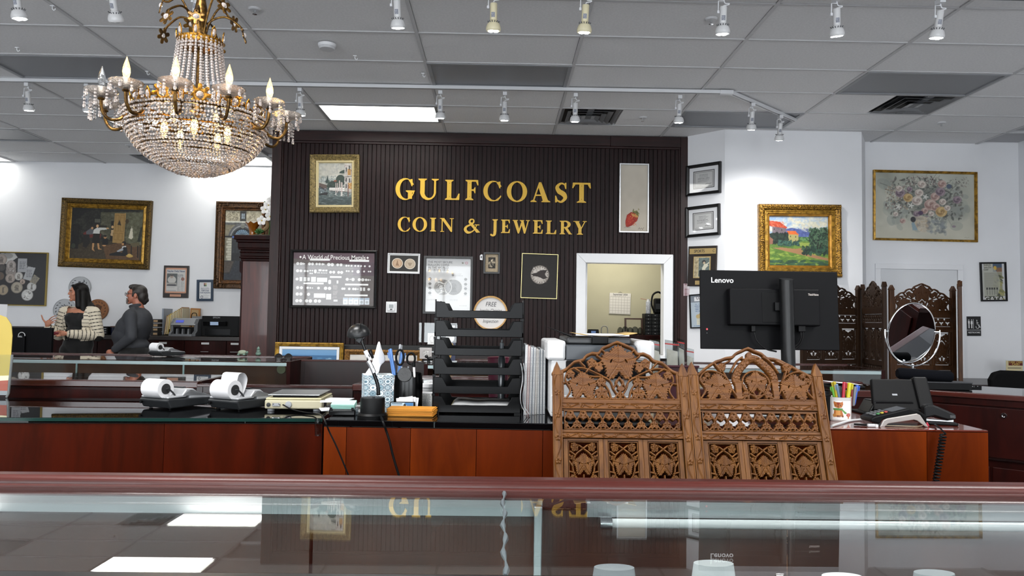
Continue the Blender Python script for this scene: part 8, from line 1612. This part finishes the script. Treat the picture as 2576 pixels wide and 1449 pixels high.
# turtle and seated figurines, folded glasses on the far showcase
bz_ = TOPZ+.009; jade = M('jade_bronze','#5d7568',.45,var=.35,vs_=40.)
p = PZ(589,897,bz_); t = thing('turtle_figurine','small greenish turtle figurine on the far showcase rail','figurine',(p.x,5.50,bz_)); MB().sph((0,0,.022),(.034,.025,.018),14,8).build('shell',M('shell_pale','#8b9580',.5,var=.3),t,True); m = MB().sph((.036,-.01,.024),(.012,.009,.009),10,6)
for a,b in ((-.022,-.02),(.02,-.022),(-.022,.02),(.022,.02)): m.sph((a,b,.008),(.011,.008,.008),8,5)
m.build('limbs',jade,t,True)
p = PZ(634,897,bz_); t = thing('seated_figurine','small green seated figurine on the far showcase rail','figurine',(p.x,5.50,bz_)); MB().sph((0,0,.014),(.022,.018,.015),12,7).sph((0,0,.03),(.015,.012,.018),12,7).build('body',jade,t,True); MB().sph((0,-.002,.052),(.011,.011,.012),12,7).sph((0,0,.064),(.005,.005,.006),8,5).build('head',jade,t,True)
p = PZ(713,905,TOPZ+.0005); t = thing('eyeglasses','folded dark eyeglasses lying on the far showcase','glasses',(p.x,p.y,TOPZ+.0005),(0,0,.2)); m = MB()
for s in (-1,1): m.tube([(s*.033+.025*math.cos(a),.0,.022+.018*math.sin(a)) for a in [k*2*pi/14 for k in range(14)]],.0025,6,closed=True); MB().lathe([(.023,0),(.023,.001)],14,Matrix.Translation((s*.033,0,.022)) @ TY).build('lens',M('lens_smoke','#3a3634',.1,trans=.5),t)
m.tube([(-.008,0,.026),(.008,0,.026)],.0025,6).build('frame',blk,t,True); MB().tube([(-.058,0,.026),(-.05,.02,.012),(.04,.022,.006)],.0025,6).tube([(.058,0,.026),(.05,.03,.016),(-.04,.032,.008)],.0025,6).build('temple',blk,t,True)
# leaning pictures below the wood wall, on a low shelf
Ye = 7.9; sh_ = thing('low_shelf','low dark shelf under the leaning framed pictures','shelf',(PY(880,905,Ye).x,Ye,0)); box(-.95,1.0,-.1,.26,.48,.512).build('shelf_top',dkw,sh_); [box(x,x+.03,-.08,.25,0,.48).build('support',dkw,sh_) for x in (-.9,0,.93)]
def leaning(lab,tl,tr,hh,parts,cv,inset):
    a,b = PY(*tl,Ye),PY(*tr,Ye); t = thing('framed_painting',lab,'painting',((a.x+b.x)/2,Ye+.02,a.z-hh/2),(-.06,0,0)); w_ = b.x-a.x
    for pn,o0,pf,mt in parts: obj(pn,frame_mesh(pn,w_-2*o0,hh-2*o0,pf),mt,t)
    obj('canvas',cv.mesh('canvas',w_-2*inset,hh-2*inset,y=-.012),pr_oil,t)
cv = Cv(0,0,300,200,130,88,'#4f86b4'); cv.grad(0,0,300,34,'#6e9cc4','#5f92bf'); cv.grad(0,34,300,120,'#2f628f','#3f7ba6'); cv.rect(0,120,300,200,'#b9a786'); cv.dabs(140,(0,44,300,120),['#cfdde3','#9cc0d4','#2b5f8c','#4f8db6'],12,(-.1,.1),.18,.8)
leaning('seascape in gilt frame leaning below the wood wall',(692,861),(864,864),.52,[('frame',0,[(0,0),(0,.03),(.012,.04),(.028,.03),(.04,.024)],gold_b),('mat',.045,[(0,0),(0,.022),(.025,.02),(.03,.012)],white_mat)],cv,.072)
cv = Cv(0,0,300,200,60,40,'#cfcac2'); cv.noise(10,.02); leaning('pale picture in brown gilt frame leaning right of the seascape',(867,879),(1062,881),.45,[('frame',0,[(0,0),(0,.03),(.02,.035),(.05,.02),(.056,.012)],gild('gilt_brown','#5a3a14','#8d6428',.45,60.,.6,.4))],cv,.054)
a,b = PY(864,866,8.1),PY(1440,872,8.1); t = thing('wall_ledge','black ledge along the wood wall behind the leaning pictures','ledge',((a.x+b.x)/2,8.02,0)); w_ = (b.x-a.x)/2; box(-w_,w_,0,.16,a.z-.06,a.z).build('ledge_top',dark_m,t,bev=.01); box(-w_,w_,.02,.16,0,a.z-.06).build('ledge_front',dkw,t)
# clear display stand with coin cards on the far showcase
p = PZ(1100,912,TOPZ); Yq = p.y+.03; t = thing('display_stand','clear acrylic stand with coin cards behind the trays','display stand',(p.x,Yq,TOPZ+.001)); sq = Yq/F; box(-48*sq,48*sq,0,.004,.004,98*sq).build('back_sheet',clear,t); box(-48*sq,48*sq,-.06,.06,0,.004).build('base',clear,t)
cv = Cv(0,0,60,120,40,80,'#15151a'); cv.rect(6,6,54,12,'#c9c9c9'); cv.rect(6,16,40,20,'#999'); cv.ell(30,45,24,16,'#b9b9b7'); cv.rect(0,60,60,120,'#1b2140'); cv.ell(32,76,18,16,'#b9923a'); cv.ell(24,100,16,15,'#a8812f'); obj('coin_card',cv.mesh('coin_card',28*sq,92*sq),pr_gl,t,loc=(30*sq,-.003,50*sq))
for dx,dz_,wd_,hd,c in ((-16,58,20,28,'#d3d3d1'),(-30,22,30,28,'#a9a3a0')): cv = Cv(0,0,60,60,30,30,c); coin_cv(cv,32,32,20,'#b3b0ab','#55524e',3); obj('coin_card',cv.mesh('coin_card',wd_*sq,hd*sq),pr_gl,t,loc=(dx*sq,-.004,dz_*sq))
p = PZ(1078,915,TOPZ); t = thing('cat_figurine','tiny black animal figurine on the showcase by the clear stand','figurine',(p.x+.02,p.y,TOPZ+.0005)); m = MB().sph((0,0,.035),(.032,.012,.013),12,7).sph((-.035,0,.048),(.012,.01,.011),10,6)
for x in (-.024,-.014,.018,.026): m.cyl((x,0,0),(x,0,.03),.005,6)
m.tube([(.03,0,.04),(.045,0,.055),(.042,0,.07)],.004,6); m.build('body',blk,t,True)
# ================================================================ RIGHT SIDE
def pos(px,py): return PZ(px,py,TOPZ+.0005)
p = pos(2124,1060); t = thing('mug','white mug printed with a fox, full of pens','mug',(p.x,p.y+.03,TOPZ)); rM = 27/F*(p.y+.03); hM = 58/F*(p.y+.02)
MB().lathe([(0,0),(rM*.93,0),(rM,.004),(rM,hM),(rM*1.04,hM+.002),(rM*.93,hM),(rM*.9,.006),(0,.005)],36).build('cup',M('ceramic_white','#dfdedb',.2,coat=.4),t,True)
cv = Cv(215,870,480,1150,84,88,'#dcdbd8'); fx = '#a5602a'; cv.poly([(230,900),(235,878),(262,890),(325,892),(352,878),(358,920),(340,965),(295,978),(245,960)],fx); cv.poly([(270,895),(318,895),(295,955)],'#7d2c14'); cv.ell(262,935,6,6,'#1a1512'); cv.ell(322,935,6,6,'#1a1512'); cv.ell(292,955,8,6,'#1a1512'); cv.poly([(240,1000),(340,1000),(365,1105),(230,1108)],fx); cv.poly([(262,1010),(318,1010),(325,1080),(258,1080)],'#c98f4c'); cv.poly([(222,980),(352,978),(350,1008),(232,1010)],'#4f7d3c'); cv.poly([(330,1000),(352,995),(412,1050),(380,1062)],'#5a8a45'); cv.ell(240,1085,22,26,'#b07a3c'); cv.ell(435,1075,36,26,'#a8332a'); cv.rect(420,1085,440,1130,'#b0643c'); [cv.ell(x,y,5,5,'#e9e4dc') for x,y in ((420,1068),(440,1060),(455,1075),(432,1082))]; [cv.rect(x,1080,x+10,1110,'#33201a') for x in (285,310,345)]
me = cv.mesh('fox_print',1,1,curve=lambda x,y,z: ((rM+.0006)*math.sin((x-.12)*1.75),-(rM+.0006)*math.cos((x-.12)*1.75),hM*.47+z*hM*.82)); obj('fox_print',me,pr_gl,t)
ym = t.location.y
for lab,x0,y0,x1,y1,c,r in (('yellow highlighter at the left of the fox mug',2098,960,2108,1020,'#a3921c',.005),('green pen in the fox mug',2093,972,2102,1020,'#5f9e3a',.004),('blue grey pen in the fox mug',2104,966,2116,1020,'#5c7590',.0042),('dark grey pen leaning in the fox mug',2110,972,2122,1020,'#4b4e52',.004),('red capped pen in the fox mug',2124,961,2120,1020,'#9e2433',.0048),('olive grey pen in the fox mug',2121,973,2128,1022,'#5d6355',.0042),('bright yellow highlighter, tallest in the fox mug',2138,963,2131,1022,'#b3ab20',.006),('second bright yellow marker standing low in the fox mug',2131,982,2136,1025,'#b3ab20',.0068),('maroon marker in the fox mug',2143,977,2143,1022,'#7d1a22',.0044),('grey pen at the right of the fox mug',2151,973,2147,1022,'#6d7074',.0042),('blue pen leaning out at the right of the fox mug',2157,969,2148,1020,'#2f55b4',.0044)):
    pen(lab,x0,y0,x1,y1,ym+random.uniform(-.008,.012),M('pen_'+c[1:],c,.35),r=r,grp='pens in the fox mug')
p = pos(2080,1060); t = thing('black_cup','glossy black cup between carved screen and fox mug','cup',(p.x+.008,p.y+.05,TOPZ)); MB().lathe([(0,0),(.026,0),(.026,.092),(.024,.092),(.023,.006),(0,.006)],28).build('body',pblk_g,t,True); MB().lathe([(.0262,.075),(.027,.078),(.0262,.081)],28).build('band',pblk,t,True)
# tablet till on its stand
p = pos(2240,1052); Yq = p.y+.12; sq = Yq/F; t = thing('tablet_till','black tablet till on an angled stand, seen from behind','till',(PY(2245,1000,Yq).x,Yq,TOPZ)); zt_ = PY(2245,964,Yq).z-TOPZ
T_ = Matrix.Translation((0,-.01,zt_*.62)) @ Matrix.Rotation(-.4,4,'X'); MB().prism([(-62*sq,-.055),(60*sq,-.055),(78*sq,.055),(-52*sq,.055)],-.008,.008,T_).build('tablet',pblk,t,bev=.004); MB().box(52*sq,88*sq,-.018,.012,-.05,.062,T_).build('card_swiper',M('till_grey','#0a0a0b',.4,spec=.2),t,bev=.006)
MB().prism([(-75*sq,0),(60*sq,0),(40*sq,zt_*.45),(-55*sq,zt_*.45)],-.03,.05).build('stand_wedge',pblk_g,t,bev=.004); MB().box(-85*sq,55*sq,-.06,.07,0,.008).build('stand_foot',pblk,t,bev=.003); MB().box(-8*sq,5*sq,-.0092,-.008,-.004,.002,T_).build('logo_plate',pgry,t); box(2*sq,14*sq,-.0315,-.03,zt_*.14,zt_*.32).build('panel_label',pdg,t)
# card reader
p = pos(2265,1074); sq = p.y/F; t = thing('card_reader','black and silver card reader lying in front of the till','card reader',(p.x,p.y+.002,TOPZ)); cr_ = lambda x,y: ((x-1185)/5.795*sq,(1225-y)/5.795*sq)
side = [cr_(*q) for q in ((895,1230),(945,1130),(1000,1105),(1440,1028),(1490,1050),(1610,1225),(1565,1220),(1440,1130),(1390,1120),(1010,1180),(960,1228))][::-1]; MB().prism(side,0,.006).build('side_trim',M('reader_silver','#a09a96',.35,metal=.3),t,bev=.002)
topp = [cr_(*q) for q in ((780,1165),(770,1110),(830,1080),(1330,955),(1480,985),(1595,1060),(1600,1190),(1500,1060),(1430,1036),(950,1122),(900,1190))][::-1]; MB().prism(topp,.004,.075).build('body',pblk,t,bev=.004)
sl_ = math.atan2(1080-955,1330-830)
for i in range(4):
    for j in range(3):
        x,z = cr_(850+i*58,1075-i*14.5); box(-.0035,.0035,-.005,.005,0,.003).build('key',M(('key_grey','key_green','key_yellow','key_red')[(i if j == 0 else 0)],('#55585a','#3f7a4a','#b3a23a','#a34038')[(i if j == 0 else 0)],.4),t,loc=(x,.018+.018*j,z+.0015),rot=(0,-sl_,0))
x,z = cr_(1210,992); box(-.022,.022,-.027,.027,0,.0015).build('screen',M('reader_screen','#0b0e14',.1),t,loc=(x,.04,z),rot=(0,-sl_,0))
# stapler, cables, tag
p = pos(2370,1070); sq = p.y/F; t = thing('stapler','black stapler at the right end of the cherry counter','stapler',(p.x,p.y,TOPZ),(0,0,-.25)); st_ = lambda x,y: ((x-1800)/5.795*sq,(1245-y)/5.795*sq)
MB().prism([st_(*q) for q in ((1560,1240),(2020,1245),(2022,1205),(1900,1195),(1560,1195))],0,.035).build('base',pblk,t,bev=.003); MB().prism([st_(*q) for q in ((1560,1160),(1560,985),(1600,950),(1690,948),(1760,975),(1985,1075),(1995,1150),(1880,1170),(1700,1120))],0,.035).build('arm',M('stapler_black','#08080a',.4,spec=.2),t,bev=.006); MB().prism([st_(*q) for q in ((1600,1165),(1880,1175),(1960,1160),(1960,1190),(1600,1185))],.006,.029).build('magazine_rail',steel,t); MB().box(*[c for c in (st_(1905,0)[0],st_(1975,0)[0])],-.001,0,st_(0,1135)[1],st_(0,1090)[1]).build('front_clip',chrome,t)
def cable(lab,pts,r,mt,nm_='cable'): return tag(MB().tube(bez([tuple(q) for q in pts],6),r,8).build(nm_,mt,None,True),lab,'cable')
cable('white cable running from behind the carved screen to the card reader',[PZ(q[0],q[1],TOPZ+.004) for q in ((2092,1072),(2110,1066),(2135,1059),(2160,1056))]+[PZ(2180,1053,TOPZ+.01),PZ(2193,1050,TOPZ+.014)],.0035,pwh); cable('short black cable with a white plug before the card reader',[PZ(q[0],q[1],TOPZ+.004) for q in ((2148,1067),(2165,1068),(2182,1069))],.0028,pblk)
t = thing('cable_plug','white plug lying at the foot of the card reader','plug',PZ(2196,1070,TOPZ+.005)); box(-.016,.006,-.004,.004,-.004,.004).build('plug_body',pwh,t,bev=.001); box(.006,.014,-.005,.005,-.005,.003).build('plug_head',paper,t,bev=.001)
pts = [PZ(2338,1066,TOPZ+.006),PZ(2352,1068,TOPZ+.006),PZ(2366,1078,TOPZ+.008)]; pts = [tuple(q) for q in pts]; hx0,hx1 = PY(2373,1092,2.085),PY(2352,1225,2.085); n = 260
for k in range(n): u = k/n; c = hx0.lerp(hx1,u); a = u*2*pi*17; pts.append((c.x+.0075*math.cos(a),2.085+.0075*math.sin(a),c.z))
tag(MB().tube(pts,.0026,6).build('coiled_cord',pblk,None,True),'black coiled telephone cord hanging down the counter front','cable')
p = pos(2331,1072); t = thing('price_tag','small red and white string tag beside the card reader','tag',(p.x,p.y-.008,TOPZ+.001)); box(-.005,.004,-.001,.001,0,.012).build('tag',M('tag_red','#a8263a',.5),t,rot=(0,-.5,0)); MB().tube(bez([(-.005,0,.012),(-.03,-.01,.002),(-.09,-.012,.002),(-.14,-.004,.002)],6),.0008,5).build('string',M('string_cream','#cbb99a',.7),t)
# things on the right showcase
zr = TOPZ+.001; Yx = 3.62
p = PY(2293,955,Yx); t = thing('vanity_mirror','chrome oval tabletop mirror in front of the dark divider','mirror',(p.x,Yx,zr)); sq = Yx/F; cm_ = PY(2292,838,Yx); rx,rz_ = 60*sq,77*sq; zz = cm_.z-zr
T_ = Matrix.Translation((0,0,zz)) @ Matrix.Rotation(.2,4,'X')
MB().tube([tuple(T_ @ Vector((rx*math.cos(a),0,rz_*math.sin(a)))) for a in [k*2*pi/48 for k in range(48)]],.004,8,closed=True).build('rim',chrome,t,True); MB().lathe([(rx-.002,-.003),(rx-.002,.003)],48,T_ @ TY @ Matrix.Diagonal((1,rz_/rx,1,1))).build('mirror_glass',M('mirror','#e6e8ea',.01,metal=1.),t)
rf = 70*sq; MB().tube([(rf*math.cos(a),-.012,zz+.0-.002+(82*sq)*math.sin(a)) for a in [pi-.12+k*(pi+.24)/30 for k in range(31)]],.0038,8).build('yoke',chrome,t,True)
for s in (-1,1): MB().cyl((s*(rx-.002),-.004,zz+.008),(s*(rf+.002),-.012,zz+.008),.004,10).build('pivot',chrome,t,True)
MB().cyl((0,-.012,.012),(0,-.012,zz-82*sq),.005,10).sph((0,-.012,zz-80*sq),.007,10,6).box(-.009,.009,-.021,-.003,.05,.09).build('post',chrome,t,True); MB().lathe([(0,0),(.06,0),(.058,.008),(.01,.014),(0,.014)],28).build('foot',chrome,t,True)
p = PY(2322,978,3.52); t = thing('flat_black_box','flat black box under the velvet cushion on the showcase','box',(p.x+.05,3.48,zr),(0,0,-.1)); box(-.14,.13,-.05,.05,0,.032).build('box_body',pblk,t,bev=.002); box(-.142,.132,-.052,.052,.032,.036).build('lid',M('box_lid','#26272b',.5),t)
o = MB().tube([(-.13,0,0),(-.12,0,0),(.11,0,0),(.12,0,0)],[.02,.027,.027,.02],16).build('velvet_roll',M('velvet_navy','#05060b',.9,spec=.1),None,True,loc=(p.x-.01,3.48,zr+.0645),rot=(0,.05,-.12)); tag(o,'dark velvet roll cushion resting on the flat black box','cushion')
p = PY(2245,962,3.62); t = thing('planner_book','blue grey planner book beside the velvet roll','book',(p.x-.045,3.52,zr),(0,0,-.3)); box(-.05,.05,-.06,.06,0,.003).build('cover',M('planner_blue','#3d4a63',.4),t); box(-.048,.05,-.058,.058,.003,.02).build('pages',paper,t); box(-.05,.05,-.06,.06,.02,.023).build('cover',M('planner_blue','#3d4a63',.4),t)
p = PY(2125,963,3.5); t = thing('paper_tray','black tray with curled white papers behind the pen mug','tray',(p.x-.01,3.52,zr)); box(-.09,.08,-.08,.08,0,.012).build('tray',pblk,t,bev=.003); m = MB(); m.v = [(-.085+.16*i/8,y,.016+.012*(1-i/8)**1.3) for y in (-.07,.07) for i in range(9)]; m.f = [(i,i+1,i+10,i+9) for i in range(8)]; m.build('papers',paper,t,True)
# office chair, desk and cash sign
p = PY(2540,960,4.6); t = thing('office_chair','black office chair back showing at the right edge','chair',(p.x+.05,4.6,0)); zb_,zt_ = PY(2540,1010,4.6).z,PY(2540,932,4.6).z; MB().prism([(-.17,zb_),(.2,zb_),(.2,zt_-.03),(.1,zt_-.004),(-.1,zt_),(-.155,zt_-.015),(-.18,zt_-.06)],-.02,.03).build('backrest',M('chair_black','#040405',.8,spec=.1),t,bev=.015,seg=3)
box(-.22,.22,.02,.45,.42,.5).build('seat',MATS['chair_black'],t,bev=.03); MB().prism([(-.03,zb_-.1),(.05,zb_-.1),(.045,zb_+.035),(.03,zb_+.05),(.03,zb_+.085),(-.02,zb_+.085),(-.02,zb_+.05),(-.03,zb_+.03)],-.032,-.021).build('back_bracket',pgry,t,bev=.002); MB().cyl((.0,.2,.08),(0,.2,.42),.03,12).build('column',pblk,t)
for k in range(5): a = k*1.2566; MB().tube([(0,.2,.08),(.28*math.cos(a),.2+.28*math.sin(a),.06)],.018,8).build('foot_arm',pblk,t); MB().sph((.28*math.cos(a),.2+.28*math.sin(a),.03),.03,10,6).build('caster',pblk,t)
p = PY(2510,972,7.2); t = thing('reception_desk','dark desk top behind the office chair at the far wall','desk',(p.x+.2,7.2,0)); z_ = PY(2470,968,7.2).z; box(-.5,.5,0,.9,z_-.04,z_).build('desk_top',dkw,t,bev=.004); [box(x,x+.04,.05,.85,0,z_-.04).build('leg_panel',dkw,t) for x in (-.46,.42)]
p = PY(2545,930,7.9); t = thing('cash_sign','small sign reading cash in a clear holder behind the office chair','sign',(p.x,7.85,z_+.0005)); sq = 7.9/F; zq = PY(2545,907,7.9).z-z_; box(-24*sq,34*sq,.004,.008,0,zq+.01).build('holder',clear,t); box(-22*sq,20*sq,.0,.004,zq-25*sq,zq).build('card',M('card_cream','#cfc39a',.6),t); box(-16*sq,20*sq,-.001,0,zq-12*sq,zq-1*sq).build('card_band',M('card_maroon','#5d1c12',.6),t); gl_ = M('print_gold','#cdb25a',.5); put_text('CASH  CASH',.026,gl_,t,2*sq,-.0012,zq-4*sq,bold=.01); put_text('CASH',.032,gl_,t,2*sq,-.0012,zq-9*sq,bold=.015); box(-18*sq,16*sq,-.0006,0,zq-19*sq,zq-17.5*sq).build('print_line',dk,t)
# ================================================================ BACK OFFICE THINGS
tb = thing('work_bench','work bench inside the back office','bench',((OX0+OX1)/2,9.0,0)); zk = PY(1560,842,9.35).z; box(-.9,.9,0,.68,zk-.05,zk).build('bench_top',mahog,tb); [box(x,x+.05,.03,.66,0,zk-.05).build('leg_panel',mahog,tb) for x in (-.88,.83)]
Rm,c,w_,h_ = frame_on(NW,((1533.5,736.5),(1587,738.5),(1585,791),(1532,789)),(0,YO-.002,0)); t = thing('wall_calendar','white month calendar on the office wall','calendar',mw=mat_at(Rm,c)); cv = Cv(0,0,330,320,66,64,'#c6c2ba'); [cv.line([(8+k*45,60),(8+k*45,312)],3,'#8a867e') for k in range(8)]; [cv.line([(8,60+k*42),(322,60+k*42)],3,'#8a867e') for k in range(7)]; cv.lines_of_text(20,52,310,1,8,5,'#66635c'); box(-w_/2,w_/2,-.008,0,-h_/2,h_/2).build('pad',paper,t); obj('month_sheet',cv.mesh('month_sheet',w_,h_,y=-.0085),pr_mt,t); put_text('September 2024',.034,dk,t,0,-.0092,h_*.43,bold=.01,sx=.85); MB().tube([(-.03,-.004,h_/2),(0,-.004,h_/2+.015),(.03,-.004,h_/2)],.002,5).build('hanger',blk,t)
a,b = PY(1623,789,9.3),PY(1690,842,9.3); t = thing('parts_cabinet','black small parts drawer cabinet in the office','cabinet',(a.x,9.3,zk+.0005)); H2 = a.z-zk; W3 = b.x-a.x; box(0,W3,.01,.2,0,H2).build('body',pblk,t)
for i in range(6):
    for j in range(4):
        d = box(W3*j/4+.005,W3*(j+1)/4-.005,0,.011,H2*i/6+.004,H2*(i+1)/6-.004).build('drawer',M('drawer_smoke','#1c1e20',.25),t); box(W3*(j+.5)/4-.008,W3*(j+.5)/4+.008,-.004,0,H2*(i+.5)/6-.006,H2*(i+.5)/6+.004).build('label',M('label_dim','#6a6c6c',.6),d)
zc2 = zk+H2+.001; p = PY(1632,788,9.33); t = thing('spray_can','silver spray can with red straw on the parts cabinet','spray can',(p.x,9.36,zc2)); MB().lathe([(0,0),(.032,0),(.032,.15),(.022,.165),(0,.165)],20).build('can',M('can_silver','#8f9298',.4,var=.4,vs_=50.),t,True); MB().lathe([(.02,.165),(.02,.185),(0,.187)],16).build('cap',pwh,t,True); MB().tube([(0,0,.178),(-.1,0,.19)],.0025,5).build('straw',M('straw_red','#8a3325',.4),t)
p = PY(1656,788,9.33); t = thing('rotary_tool','black corded rotary tool hanging case in the office','tool',(p.x+.01,9.38,zc2)); box(-.05,.06,0,.1,0,.2).build('body',pblk,t,bev=.02); box(-.03,.03,-.004,0,.06,.13).build('panel',pdg,t); MB().tube(bez([(-.05,0,.02),(-.085,0,.12),(-.07,0,.24),(0,0,.28),(.06,0,.24)],6),.012,8).build('hose',pblk,t,True)
a,b = PY(1572,800,9.45),PY(1623,842,9.45); t = thing('wooden_frame_rack','open brown wooden rack beside the parts cabinet','rack',(a.x,9.45,zk+.0005)); H3 = a.z-zk; W4 = b.x-a.x-.03; rk = WOOD('rack_wood','#2c1a10','#4a2c1a',.5); [box(*q,0,.04,*z).build('bar',rk,t) for q,z in (((0,.02),(0,H3)),((W4-.02,W4),(0,H3)),((.02,W4-.02),(H3-.02,H3)),((.02,W4-.02),(0,.02)))]
for k,(px,wq) in enumerate(((1560,10),(1573,12),(1585,11),(1598,12),(1610,9))): p = PY(px,842,9.2); o = MB().sph((0,0,.05),(wq/F*9.2*.8,.03,.055+.01*(k % 2)),9,6).build('plastic_bag',GLASS('bag_office','#b9bcbc',1.45,.08),None,False,loc=(p.x,9.2+.02*(k % 2),zk-.004)); tag(o,('crumpled clear bag, leftmost on the office bench','tall crumpled clear bag, second on the office bench','crumpled clear bag in the middle of the office bench','crumpled clear bag, fourth on the office bench','crumpled clear bag beside the parts cabinet')[k],'plastic bag','bags on the office bench')
p = PY(1494,842,9.15); t = thing('desk_phone','small black device with blue display on the office bench','device',(p.x,9.2,zk+.0005)); MB().prism([(-.075,0),(.075,0),(.065,.065),(-.065,.065)],0,.05).build('case',pblk,t,bev=.004); box(-.028,.03,-.002,0,.015,.045).build('display',M('lcd_blue2','#3c5a86',.3,emit=.3),t)
p = PY(1522,842,9.15); t = thing('bag_hook','chrome arch shaped holder on the office bench','holder',(p.x,9.2,zk+.0005)); MB().tube([(-.04,0,0),(-.04,0,.07)]+[(.04*math.cos(a),0,.07+.04*math.sin(a)) for a in [pi-k*pi/8 for k in range(1,9)]]+[(.04,0,0)],.006,8).build('arch',steel,t,True); box(-.05,.05,-.02,.02,0,.004).build('foot',steel,t)
